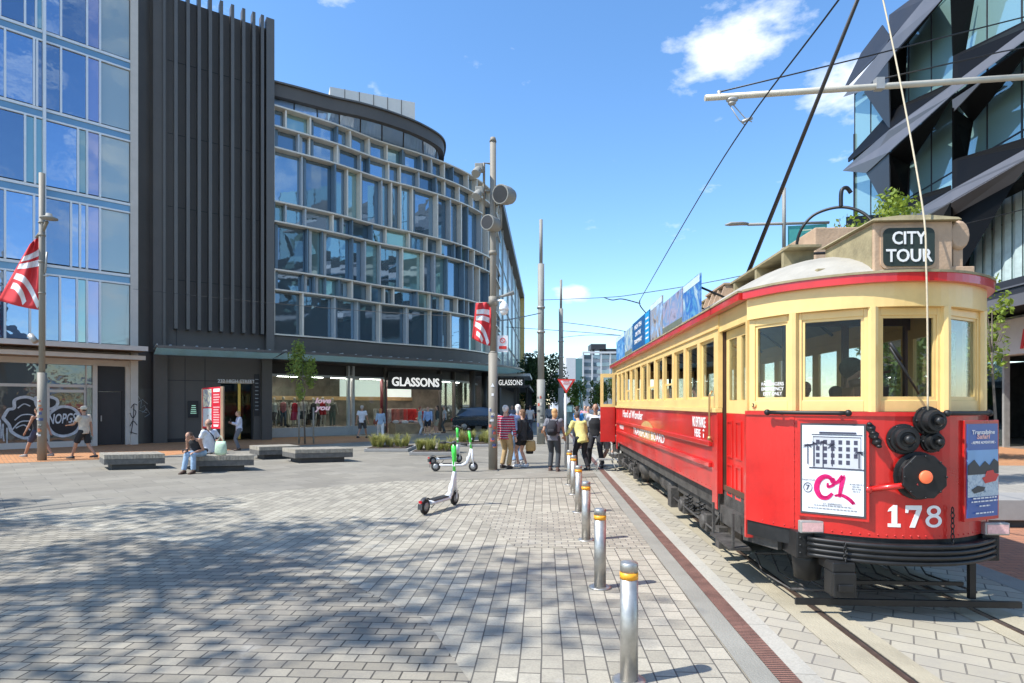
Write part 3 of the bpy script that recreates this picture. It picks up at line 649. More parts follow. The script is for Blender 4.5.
# bands, canopy and soffit
mb = MB(); Cband(mb, 0, CT, -.6, .25, 4.35, 5.24); mb.build('lower_band', M_dark, gb)
CN = CT-2.5
mb = MB(); Cband(mb, 0, CT, -.6, .35, 4.05, 4.34); mb.build('band_beam', M_black, gb)
def canopy(fn, s0, s1, nseg, parent, out=2.2, z0=4.06, z1=4.24):
    gm = MB(); bm = MB(); em = MB()
    for k in range(nseg):
        a = s0+(s1-s0)*k/nseg; b = s0+(s1-s0)*(k+1)/nseg-.0
        p = [fn(a, .3), fn(b, .3), fn(b, out), fn(a, out)]
        gm.add([(p[0].x, p[0].y, z0), (p[1].x, p[1].y, z0), (p[2].x, p[2].y, z1), (p[3].x, p[3].y, z1), (p[0].x, p[0].y, z0+.03), (p[1].x, p[1].y, z0+.03), (p[2].x, p[2].y, z1+.03), (p[3].x, p[3].y, z1+.03)],
               [(3, 2, 1, 0), (4, 5, 6, 7), (0, 1, 5, 4), (1, 2, 6, 5), (2, 3, 7, 6), (3, 0, 4, 7)])
        bm.tube([(p[0].x, p[0].y, z0+.25), (p[3].x, p[3].y, z1+.13)], .035, 6)
        q0, q1, q2, q3 = fn(a, out), fn(b, out), fn(b, out+.09), fn(a, out+.09)
        em.prism([q0, q1, q2, q3], z1-.02, z1+.10)
        e = fn((a+b)/2, out-.15); bm.ball((e.x, e.y, z1+.11), .07, .07, .05, 8, 5)
    c = gm.build('canopy', M_canopyg, parent); bm.build('bracket', M_steel, c); em.build('edge_beam', M_dark2, c)
canopy(Cp, .0, CN, 14, gb)
canopy(Dp, .0, DLn, 5, db)
mb = MB(); Dbox(mb, 0, DLn, -.3, .35, 4.22, 4.5); mb.build('canopy_beam', M_dark, db)
# shop level: recessed glazing, floor, back wall, ceiling with light strips
RC = -1.6
mb = MB()
BK = [tuple(Dp(DLn+.05, 0)), tuple(Dp(DLn+.4, -5.5)), (-15.0, 41.5), (-10.5, 45.2), (-4.1, 49.0)]
for a, b in zip(BK[:-1], BK[1:]): mb.seg(a, b, 0, 4.05, .12)
mb.build('shop_back_wall', M_shopwall, gb)
mb = MB()
mb.seg((-14.2, 41.0), (-10.0, 44.5), 2.3, 3.5, .05, -.3); mb.build('lit_display_wall', emit('lit_wall_panel', (.80, .88, .82), .45), gb)
mb = MB(); mb.prism([tuple(Cp(CT*i/20, -.6)) for i in range(21)]+[(-10.5, 45.2), (-15, 41.5), BK[1]], 4.02, 4.1); mb.build('shop_ceiling', M_shopdark, gb)
mb = MB(); mb.prism([tuple(Cp(CT*i/20, RC)) for i in range(21)]+[(-10.5, 45.2), (-15, 41.5), BK[1]], .012, .03); mb.build('shop_floor', M_shopfloor, gb)
for k in range(9):
    s = 1+k*1.75; mb = MB(); Cband(mb, s, s+1.1, -3.2, -3.05, 3.78, 3.84); Cband(mb, s, s+1.1, -2.25, -2.1, 3.3, 3.36); mb.build('ceiling_light', M_lamp, gb)
mb = MB(); Cband(mb, 0, CT, -6.4, -6.3, 2.05, 2.3); Cband(mb, 0.2, 6.2, -2.7, -2.62, 2.12, 2.22);  mb.build('timber_rail', M_wood, gb)
def Cs(px):        # arc position of a picture column on the curve offset by o
    best = min((abs(((v.x*cs+v.y*sn)/(-v.x*sn+v.y*cs))*F+CX-px), s) for s in [CT*i/400 for i in range(401)] for v in [Cp(s, RC)]); return best[1]
sg0, sg1 = Cs(386), Cs(438)
panes = [(.3, Cs(348)), (Cs(350), Cs(352)), (Cs(353), Cs(385)), (Cs(440), Cs(452)), (Cs(456), CT-.5)]
for a, b in panes:
    if b-a < .3: continue
    mb = MB(); Cband(mb, a, b, RC-.01, RC+.01, .55, 3.3, .7); mb.build('shop_window', M_clear, gb)
mb = MB(); Cband(mb, .2, sg0, RC-.06, RC+.06, .0, .5); Cband(mb, .2, CT, RC-.06, RC+.06, 3.3, 3.42); mb.build('window_sill', M_palegrey, gb)
mb = MB(); Cband(mb, .2, CT, RC-.3, RC-.1, 3.42, 4.02); mb.build('transom_panel', M_black, gb)
for px in (348, 352.5, 385, 440, 454): 
    s = Cs(px); mb = MB(); Cband(mb, s-.06, s+.06, RC-.1, RC+.1, 0, 4.02, 1); mb.build('window_post', M_palegrey if px < 360 else M_dark, gb)
for px, m in ((457, M_dark), (468, M_black)):
    s = Cs(px); q = Cp(s, -.4); mb = MB(); mb.lathe((q.x, q.y, 0), (0, 0, 1), [(0, .2), (4.05, .2)], 14); mb.build('column', m, gb)
q = Cp(Cs(387), RC-.5); mb = MB(); mb.lathe((q.x, q.y, 0), (0, 0, 1), [(0, .22), (4, .22)], 10); mb.build('column', mat('crimson_column', (.20, .02, .035), .5), gb)
# shop sign
A_, B_ = Cp(sg0, RC+.35), Cp(sg1, RC+.35); dd = (B_-A_).normalized()
mb = MB(); mb.seg(A_, B_, 2.72, 3.75, .12); sgn = mb.build('shop_sign', M_black, gb)
n2 = Vector((dd.y, -dd.x)); c = (A_+B_)/2+n2*.02; wd = (B_-A_).length
text('sign_lettering', 'GLASSONS', (c.x, c.y, 3.18), (dd.x, dd.y, 0), (0, 0, 1), wd*.88, .56, emit('lit_white_letters', (.95, .95, .93), .5), sgn, .04, .02)
# second sign on the side-street face
mb = MB(); mb.box(-3.4, -1.35, 44.0, 44.12, 3.0, 3.75); sg2 = mb.build('shop_sign', M_black, gb)
text('sign_lettering', 'GLASSONS', (-2.38, 43.985, 3.38), (1, 0, 0), (0, 0, 1), 1.75, .4, MATS['lit_white_letters'], sg2, .03, .01)
# side-street canopy behind the second sign
mb = MB(); mb.box(-3.6, -.95, 44.2, 52, 3.85, 4.05); mb.build('side_canopy', M_palegrey, gb)
for y in (45.5, 50):
    mb = MB(); mb.box(-2.2, -2.0, y, y+.2, 0, 3.85); mb.build('canopy_post', M_black, gb)
# ============================================================ STREET WALL BEYOND
sb = thing('side_street_building', 'tall glass fronted building running down the side street behind the mast', 'building', (-3.9, 49, 0))
mb = MB(); mb.prism([(-4.0, 49), (-3.6, 94), (-18, 94), (-18, 49)], 4, 18.2); mb.build('wall', M_cream, sb)
for j in range(4):
    for i in range(6):
        y0 = 49.6+i*7.3; mb = MB(); x = -3.97+.4*(y0-49)/45
        mb.box(x+.05, x+.12+.01*(i % 2), y0, y0+6.9, 4.6+3.35*j, 7.6+3.35*j); mb.build('window', M_gpale if (i+j) % 3 else M_gteal, sb)
mb = MB()
for i in range(7): y0 = 49.3+i*7.3; x = -3.95+.4*(y0-49)/45; mb.box(x+.0, x+.16, y0-.06, y0+.06, 4, 18.2)
mb.build('pilaster', M_palegrey, sb)
mb = MB(); mb.add([(-3.3, 48.9, 18.25), (-2.9, 94.3, 18.25), (-18, 94.3, 18.25), (-18, 48.9, 18.25), (-3.3, 48.9, 18.9), (-2.9, 94.3, 18.9), (-18, 94.3, 18.9), (-18, 48.9, 18.9)], [(0, 1, 2, 3), (4, 5, 6, 7), (0, 1, 5, 4), (1, 2, 6, 5), (2, 3, 7, 6), (3, 0, 4, 7)]); mb.build('roof', M_dark2, sb)
mb = MB(); mb.box(-3.55, -2.9, 93, 94.2, 0, 18.2); mb.build('end_pier', mat('yellow_end_panel', (.62, .45, .16), .6), sb)
mb = MB(); mb.box(-4.2, -3.75, 52, 94, 0, 4); mb.build('shopfront', M_shopdark, sb)
mb = MB(); mb.box(-3.7, -1.2, 54, 80, 3.3, 3.5); mb.box(-3.7, -1.6, 82, 94, 3.4, 3.6);  mb.build('canopy', M_dark, sb)
for y in (56, 63, 70, 78): mb = MB(); mb.box(-1.6, -1.45, y, y+.15, 0, 3.3); mb.build('canopy_post', M_black, sb)
# ============================================================ FOLDED-FACET BUILDING (right)
RA = P(1024, 404, 23.5); RO = Vector((RA.x, RA.y)); Rd = Vector((.03, 1)).normalized(); Rn = Vector((-Rd.y, Rd.x))      # Rn faces the tram line (-x)
fb = thing('faceted_building', 'shop building wrapped in folded black and silver triangular panels over teal glass', 'building', (RO.x, RO.y, 0))
def Rw(px, py, o):
    A = RO+Rn*o; t, D = hit(px, A, Rd); v = A+Rd*t; return Vector((v.x, v.y, zat(py, D)))
tE = hit(845, RO, Rd)[0]
def Rp(t, o=0): return RO+Rd*t+Rn*o
M_flite = mat('silver_folded_panel', (.125, .125, .135), .5, .1, var=.1, vs=.5)
M_fmid = mat('graphite_folded_panel', (.030, .030, .035), .5, .1, var=.1, vs=.5)
M_fblk = mat('black_folded_panel', (.005, .005, .0055), .6, var=.2, vs=.5, spec=.12)
M_fgl = mirror_glass('teal_facade_glass', (.22, .36, .34), (.75, .92, .92), .30, .10, .008)
def zlim(t):           # sloping top outline of the far end
    q = Rp(t); D = -q.x*sn+q.y*cs; px = CX+F*(q.x*cs+q.y*sn)/D
    return 25.0 if px > 930 else zat(88-(px-843)*1.08, D)
NC = 14; tc_ = [-13+(tE+13)*j/NC for j in range(NC+1)]
mb = MB()
for j in range(NC): zt = min(24.5, zlim(tc_[j+1])); mb.prism([Rp(tc_[j], -1.0), Rp(tc_[j+1]-.001, -1.0), Rp(tc_[j+1]-.001, -16), Rp(tc_[j], -16)], 5.35, zt-.2)
mb.build('wall', M_fblk, fb)
z_ = [6.8, 9.4, 12.9, 17.2, 21.5, 25]
for i in range(5):
    for j in range(NC):
        a, b = tc_[j], tc_[j+1]; zt = min(z_[i+1], zlim(b))
        if zt < z_[i]+.4: continue
        mb = MB(); mb.prism([Rp(a+.04, -.6), Rp(b-.04, -.6), Rp(b-.04, -.7), Rp(a+.04, -.7)], z_[i]+.04, zt-.04); mb.build('window', M_fgl, fb)
mb = MB()
for i in range(4): mb.prism([Rp(-13, -.58), Rp(tE, -.58), Rp(tE, -.75), Rp(-13, -.75)], z_[i]-.035, z_[i]+.035)
mb.prism([Rp(tE-.08, -.5), Rp(tE, -.5), Rp(tE, -16), Rp(tE-.08, -16)], 5.4, 19.0)
mb.build('window_frame', M_fmid, fb)
for j in range(NC+1):
    a = tc_[j]; mb = MB(); mb.prism([Rp(a-.03, -.57), Rp(a+.03, -.57), Rp(a+.03, -.74), Rp(a-.03, -.74)], 6.8, min(25, zlim(a))-.1); mb.build('mullion', M_fmid, fb)
def facet(pts, m, name='folded_panel', th=.06):
    v = [Rw(*p) for p in pts]
    n = (v[1]-v[0]).cross(v[2]-v[0]); 
    if n.dot(Vector((Rn.x, Rn.y, 0))) < 0: v = v[::-1]; n = -n
    mb = MB(); mb.slab(v, n, th); return mb.build(name, m, fb)
F_, M_, K_ = M_flite, M_fmid, M_fblk
for pts, m in [
    # ridge one
    ([(843, 97, 0), (866, 90, .3), (889, 60, .9), (943, -2, .9), (925, -2, .45), (886, 45, .4)], F_),
    ([(843, 90, 0), (861, 53, -.2), (882, 25, -.2), (890, 37, .2), (886, 46, .38)], M_),
    ([(889, 40, .3), (889, 15, -.1), (912, -2, -.1), (927, -2, .35)], M_),
    ([(864, 92, .32), (888, 62, .92), (890, 130, .35)], M_),
    ([(888, 62, .9), (943, -2, .9), (934, -2, -.4), (906, 44, -.4)], K_),
    ([(888, 62, .9), (906, 44, -.45), (904, 104, -.45), (890, 112, .1)], K_),
    ([(890, 110, .1), (951, 82, -.4), (951, 88, .6), (890, 131, .6)], K_),
    ([(885, 117, -.4), (890, 131, .6), (848, 162, .0), (848, 158, -.4)], K_),
    # node fin
    ([(951, -2, .6), (975, -2, -.4), (966, 50, -.42), (953, 56, .2)], K_),
    ([(953, 56, .2), (1040, 13, -.4), (1040, 20, .6), (952, 88, .75)], K_),
    # ridge two
    ([(843, 171, 0), (889, 131, .7), (952, 86, .8), (1040, 20, .9), (1040, 29, 1.2), (952, 95, 1.15), (889, 152, 1.1), (866, 173, .4)], F_),
    ([(866, 173, .3), (889, 152, 1.0), (890, 215, .4)], M_),
    ([(889, 153, 1.05), (952, 96, 1.12), (930, 132, -.4), (909, 164, -.4)], K_),
    ([(889, 153, 1.05), (909, 164, -.45), (907, 196, -.45), (890, 205, .2)], K_),
    ([(952, 96, 1.1), (1040, 33, 1.1), (1010, 75, -.4), (972, 122, -.4)], K_),
    ([(952, 108, 1.1), (972, 122, -.42), (966, 157, -.42), (952, 162, .2)], K_),
    ([(952, 100, 1.12), (985, 78, 1.1), (953, 112, 1.0)], F_),
    ([(952, 160, .2), (1040, 133, -.4), (1040, 142, .6), (952, 189, .7)], K_),
    ([(890, 205, .2), (951, 185, -.4), (951, 190, .6), (905, 215, .5)], K_),
    # ridge three
    ([(905, 217, .4), (951, 190, .8), (1040, 141, .9), (1040, 150, 1.1), (951, 201, 1.1), (915, 222, .6)], F_),
    ([(951, 203, 1.1), (1040, 151, 1.1), (1015, 182, .6), (951, 217, .5)], F_),
    ([(915, 222, .6), (951, 201, 1.1), (944, 217, .5)], F_),
    ([(944, 219, .4), (951, 202, 1.05), (951, 240, .2), (930, 240, .2)], K_),
    ([(951, 217, .5), (1015, 182, .6), (990, 205, -.3), (972, 240, -.3), (966, 288, -.3), (951, 288, .2)], K_),
    ([(990, 205, -.3), (1015, 182, .6), (1040, 160, .7), (1040, 180, -.3)], K_),
    ([(846, 217, -.3), (890, 214, .3), (951, 240, .3), (951, 290, .3), (846, 290, -.3)], K_)]:
    facet(pts, m)
# facets continuing past the frame edge and above it, so the wrap does not stop at the picture border
for o_ in [c for c in fb.children if c.name.startswith('folded_panel')]:
    c_ = o_.copy(); COL.objects.link(c_); c_.parent = fb; sh_ = Rd*(-tE-.6); c_.location = o_.location+Vector((sh_.x, sh_.y, .017))
# pale curtains behind the first-floor glass
mb = MB(); M_curt = mat('pale_curtain', (.45, .55, .52), .8, var=.15)
for j in range(22): a = -9+j*.58; mb.prism([Rp(a, -.55), Rp(a+.3, -.5), Rp(a+.52, -.56), Rp(a+.3, -.57)], 6.9, 12.4)
mb.build('curtain', M_curt, fb)
# canopy, fascia, shopfront
mb = MB(); mb.prism([Rp(-13, 1.8), Rp(tE-4, 1.8), Rp(tE-4, -.9), Rp(-13, -.9)], 5.35, 5.6); cn = mb.build('canopy', M_fblk, fb)
mb = MB(); mb.prism([Rp(-13, 1.9), Rp(tE-4, 1.9), Rp(tE-4, 1.805), Rp(-13, 1.805)], 5.3, 5.72); mb.build('edge_trim', M_flite, cn)
mb = MB(); mb.prism([Rp(-13, .3), Rp(tE, .3), Rp(tE, -.5), Rp(-13, -.5)], 5.61, 6.75); bd_ = mb.build('band', M_fmid, fb)
for z in (5.95, 6.4): mb = MB(); mb.prism([Rp(-13, .36), Rp(tE, .36), Rp(tE, .302), Rp(-13, .302)], z, z+.06); mb.build('band_rail', M_flite, bd_)
mb = MB(); mb.prism([Rp(-13, .05), Rp(12, .05), Rp(12, -.8), Rp(-13, -.8)], 3.8, 5.3); mb.prism([Rp(-13, .35), Rp(5.6, .35), Rp(5.6, .06), Rp(-13, .06)], 3.75, 5.15); fs = mb.build('fascia', mat('off_white_fascia', (.55, .52, .48), .6, var=.05), fb)
c = Rp(-1.35, .37); text('shop_lettering', 'H&M', (c.x, c.y, 4.3), (Rd.x*-1, Rd.y*-1, 0), (0, 0, 1), 2.0, .75, mat('red_letters', (.62, .02, .02), .4), fs, .06, .02, .25)
M_sg = glass('sliding_door_glass', (.72, .8, .8), .09)
for a, b in ((-12, -6), (-5.9, -1.2), (1.5, 3.3), (3.45, 5.2), (5.35, 7.2)):
    mb = MB(); mb.prism([Rp(a, -.3), Rp(b, -.3), Rp(b, -.34), Rp(a, -.34)], .06, 3.76); mb.build('shop_window', M_sg, fb)
mb = MB()
for a in (-6, -1.15, 1.4, 3.35, 5.25, 7.3): mb.prism([Rp(a-.06, -.2), Rp(a+.06, -.2), Rp(a+.06, -.42), Rp(a-.06, -.42)], 0, 3.79)
mb.build('shopfront_frame', M_steel, fb)
mb = MB(); mb.prism([Rp(7.4, -.1), Rp(tE-.5, -.1), Rp(tE-.5, -.8), Rp(7.4, -.8)], 0, 3.79); mb.build('ground_wall', M_fmid, fb)
mb = MB(); mb.prism([Rp(-13, -7), Rp(tE-1, -7), Rp(tE-1, -7.1), Rp(-13, -7.1)], 0, 4.1); mb.prism([Rp(10, -.9), Rp(10.1, -.9), Rp(10.1, -6.99), Rp(10, -6.99)], 0, 3.99); mb.prism([Rp(-13, -.9), Rp(8, -.9), Rp(8, -7), Rp(-13, -7)], 4.0, 4.12); mb.build('shop_interior', M_shopdark, fb)
mb = MB(); mb.prism([Rp(-13, -.2), Rp(8, -.2), Rp(8, -7), Rp(-13, -7)], .012, .04); mb.build('shop_floor', M_shopfloor, fb)
mb = MB(); mb.prism([Rp(-2.3, -2.0), Rp(-1.2, -2.0), Rp(-1.2, -2.06), Rp(-2.3, -2.06)], 1.9, 2.6); mb.build('screen', emit('pale_violet_screen', (.55, .5, .85), 1.3), fb)
mb = MB(); mb.prism([Rp(-2.6, -1.6), Rp(.8, -1.6), Rp(.8, -2.4), Rp(-2.6, -2.4)], .04, 1.05); mb.build('counter', M_shopdark, fb)
# ============================================================ DISTANT BUILDINGS
def faraway(name, label, px0, px1, ytop, D, depth, wallm, cols, rows_, winm, ybot=404, sill=3.2, mat2=None):
    a, b = P(px0, 404, D), P(px1, 404, D); z1 = zat(ytop, D); t = thing(name, label, 'building', ((a.x+b.x)/2, a.y, 0))
    d = Vector((b.x-a.x, b.y-a.y)); Lw_ = d.length; d.normalize(); n = Vector((-d.y, d.x)); A = Vector((a.x, a.y))
    mb = MB(); mb.seg(A, A+d*Lw_, 0, z1, depth); mb.build('wall', wallm, t)
    fh = (z1-sill)/rows_; cw = Lw_/cols
    for r in range(rows_):
        for c in range(cols):
            mb = MB(); q = A+d*(c*cw+cw*.08); mb.seg(q, q+d*cw*.84, sill+r*fh+fh*.38, sill+r*fh+fh*.9, .1, -.14); mb.build('window', winm, t)
    mb = MB()
    for c in range(cols+1): q = A+d*(c*cw); mb.seg(q-d*.18, q+d*.18, sill-.4, z1+.2, .35, -.5)
    mb.seg(A-d*.2, A+d*(Lw_+.2), z1+.21, z1+.7, .5, -.6)
    mb.build('pilaster', mat2 or wallm, t); return t, A, d, n, Lw_, z1
M_far = mat('far_pale_concrete', (.52, .53, .53), .8, var=.06); M_farg = mirror_glass('far_window_glass', (.10, .15, .18), (.6, .7, .8), .25, .3, .01)
t, A, d, n, W_, z1 = faraway('office_block', 'distant grey office block with a regular window grid and rooftop plant', 583, 628, 354.5, 150, 16, mat('far_grey_wall', (.40, .42, .43), .8, var=.05), 5, 6, M_farg, mat2=M_far)
mb = MB(); q = A-d*1.8; mb.seg(q, A-d*.1, 0, z1-1.0, 14, -.02); sw_ = mb.build('stair_tower', mirror_glass('far_teal_glass', (.12, .25, .26), (.6, .75, .8), .2, .1, .01), t)
mb = MB(); mb.seg(A-d*4.2, A-d*1.85, 0, z1-.8, 20); mb.build('side_wall', M_far, t)
mb = MB(); mb.seg(A+d*2.2, A+d*6, z1+1.5, z1+2.8, 6, 1.5); mb.seg(A+d*2.6, A+d*3.2, z1+.2, z1+1.5, 4, 2.2); mb.seg(A+d*5, A+d*5.6, z1+.2, z1+1.5, 4, 2.2); mb.seg(A+d*6.1, A+d*9.5, z1+.3, z1+1.6, 6, 1.6); mb.build('rooftop_plant', M_fmid, t)
faraway('apartment_block', 'pale low block half hidden beyond the two wire masts', 553, 575, 372, 190, 14, mat('far_white_wall', (.66, .68, .70), .8, var=.05), 4, 3, M_farg)
faraway('office_block', 'small grey building above the dark street tree far down the mall', 516, 530, 357, 120, 14, mat('far_blue_grey_wall', (.20, .25, .28), .7, var=.05), 3, 6, M_farg)
# block across the square, out of frame: it is what the big windows mirror
rb_ = thing('brick_office_block', 'low grey office block across the square reflected in the window glass', 'building', (16, -26, 0))
mb = MB(); mb.prism([(8, -20), (34, -34), (40, -22), (15, -8)], 0, 10.5); mb.build('wall', mat('reflected_wall', (.10, .11, .12), .7), rb_)
# ============================================================ TREES
M_lg = leafmat('yellow_green_leaves', (.16, .24, .025), (.30, .36, .04)); M_dg = leafmat('dark_green_leaves', (.025, .055, .015), (.07, .12, .03)); M_mg = leafmat('mid_green_leaves', (.06, .12, .02), (.16, .22, .04))
M_bark = mat('grey_bark', (.16, .13, .10), .9, var=.3, vs=12, bump=.5)
c = P(868, 238, 13.2); tree('street_tree', 'yellow green street tree rising behind the tram destination box', (c.x, c.y, 0), 6.6, (c.x+.05, c.y, 5.3), (1.05, 1.0, 1.2), 4200, .12, M_lg, M_bark, .08, None, 3, 8, 26)
c = P(992, 330, 14.5); tree('young_tree', 'thin young tree with sparse leaves just right of the tram front', (c.x, c.y, 0), 5, (c.x, c.y, 3.6), (.42, .5, 1.35), 420, .13, M_lg, M_bark, .04, None, 6, 5, 9)
c = P(912, 350, 20); tree('street_tree', 'green street tree seen through the front windows of the tram', (c.x, c.y, 0), 5, (c.x, c.y, 3.4), (1.9, 1.7, 1.5), 2400, .2, M_mg, M_bark, .08, None, 5, 6, 20)
c = P(540, 375, 82); tree('street_tree', 'large dark green tree at the end of the side street shops', (c.x, c.y, 0), 10, (c.x, c.y, 5.0), (3.3, 3, 3.7), 6500, .42, M_dg, M_bark, .25, 'trees down the mall', 8, 8, 26)
c = P(524, 385, 100); tree('street_tree', 'dark tree partly hidden behind the yellow ended building', (c.x, c.y, 0), 9, (c.x+.5, c.y, 4.7), (3.0, 3, 3.6), 3000, .6, M_dg, M_bark, .25, 'trees down the mall', 9, 6, 20)
for k, (px, y0, D, r, lab) in enumerate([(580.5, 383, 55, 1.25, 'narrow young tree left of the pair in front of the grey office block'), (593.5, 386, 58, 1.1, 'narrow young tree in front of the middle of the grey office block'), (601, 390, 50, .9, 'small bushy tree beside the rear end of the tram'), (572, 395, 60, 1.1, 'low yellow green bush behind the give way sign'), (607, 383, 66, 1.2, 'slim tree just above the rear corner of the tram')]):
    c = P(px, y0, D); r *= .62; c.z = c.z*.80+.2; tree('young_tree', lab, (c.x, c.y, 0), c.z+1.5, (c.x, c.y, c.z), (r, r, r*1.7), 800, .24, M_mg if k != 3 else M_lg, M_bark, .08, 'young trees in the mall', 20+k, 4, 12)
# large trees just outside the frame on the left: their dappled shade lies on the setts
tree('plane_tree', 'big leafy plane tree left of the camera shading the setts', (-9.6, 3.6, 0), 12, (-9.6, 3.6, 9.6), (3.1, 2.9, 2.6), 3000, .24, M_mg, M_bark, .22, 'plane trees at the plaza edge', 31, 9, 17)
tree('plane_tree', 'big leafy plane tree further along the plaza edge', (-14.8, 6.4, 0), 11, (-14.8, 6.4, 8.6), (2.7, 2.5, 2.1), 2200, .24, M_mg, M_bark, .2, 'plane trees at the plaza edge', 33, 8, 15)
# ============================================================ HERITAGE TRAM
TX = 3.02; Y0 = 5.12; YR = 17.7; YM = (Y0+YR)/2
M_red = mat('signal_red_enamel', (.58, .016, .012), .30, var=.22, vs=1.7, coat=.5, bump=.12, bs=4)
M_yel = mat('butter_yellow_paint', (.80, .55, .21), .38, var=.09, vs=3, coat=.2, bump=.12, bs=6)
M_roofm = mat('weathered_canvas_roof', (.36, .335, .28), .85, var=.18, vs=2.5, bump=.3)
M_sal = mat('faded_salmon_paint', (.45, .31, .20), .7, var=.18, vs=4, bump=.2)
M_khaki = mat('weathered_khaki_side', (.30, .25, .14), .8, var=.3, vs=5, bump=.2)
M_iron = mat('black_ironwork', (.014, .014, .014), .46, .1, var=.4, vs=8)
M_under = mat('dusty_underframe', (.075, .068, .06), .65, .2, var=.6, vs=5, bump=.3)
M_int = mat('varnished_interior', (.10, .05, .03), .5, var=.3)
M_ceil = mat('cream_ceiling', (.40, .36, .27), .7)
M_tg = glass('tram_window_glass', (.88, .91, .90), .045)
M_wh = mat('white_sign_paint', (.80, .79, .76), .45, var=.03)
tr = thing('heritage_tram', 'red and cream yellow heritage tram numbered 178 with CITY TOUR destination box', 'tram', (TX, YM, 0))
def mir(y): return 2*YM-y
ENDP = [(-1.07, 6.80), (-1.05, 5.85), (-.80, 5.44), (-.29, 5.12), (.29, 5.12), (.80, 5.44), (1.05, 5.85), (1.07, 6.80)]
def W_(p): return (TX+p[0], p[1])
def wall_open(mb, p, q, z0, z1, ops, th=.05, off=0, mi=0):   # ops: (u0,u1,za,zb) openings along p->q
    p = Vector(p); q = Vector(q); Lw = (q-p).length; d = (q-p).normalized()
    us = sorted({0, Lw}|{u for o in ops for u in o[:2]})
    for a, b in zip(us[:-1], us[1:]):
        if b-a < 1e-4: continue
        zs = [z0]
        for o in sorted(ops, key=lambda o: o[2]):
            if o[0] <= a+1e-5 and o[1] >= b-1e-5:
                mb.seg(p+d*a, p+d*b, zs[-1], o[2], th, off, mi); zs.append(o[3])
        mb.seg(p+d*a, p+d*b, zs[-1], z1, th, off, mi)
# smooth plan outline of the platform front
arc = catmull([Vector((x, y, 0)) for x, y in ENDP[1:7]], 8); arc = [(v.x, v.y) for v in arc]
def rows_band(pl, z0, z1, o0, o1, m, name, flip=False, parent=None, zcrown=0):
    n = len(pl); vs = []
    for i in range(n):
        p = Vector(pl[i]); d = (Vector(pl[min(i+1, n-1)])-Vector(pl[max(i-1, 0)])).normalized(); nn = Vector((d.y, -d.x))
        for o in (o0, o1):
            q = p+nn*o; y = mir(q.y) if flip else q.y
            vs += [(TX+q.x, y, z0), (TX+q.x, y, z1)]
    fs = []
    for i in range(n-1):
        k = 4*i
        fs += [(k, k+4, k+5, k+1), (k+2, k+3, k+7, k+6), (k+1, k+5, k+7, k+3), (k, k+2, k+6, k+4)]
    fs += [(0, 1, 3, 2), (4*n-4, 4*n-2, 4*n-1, 4*n-3)]
    mb = MB(); mb.add(vs, fs); 
    o = mb.build(name, m, parent or tr)
    return o
seat_tops = []
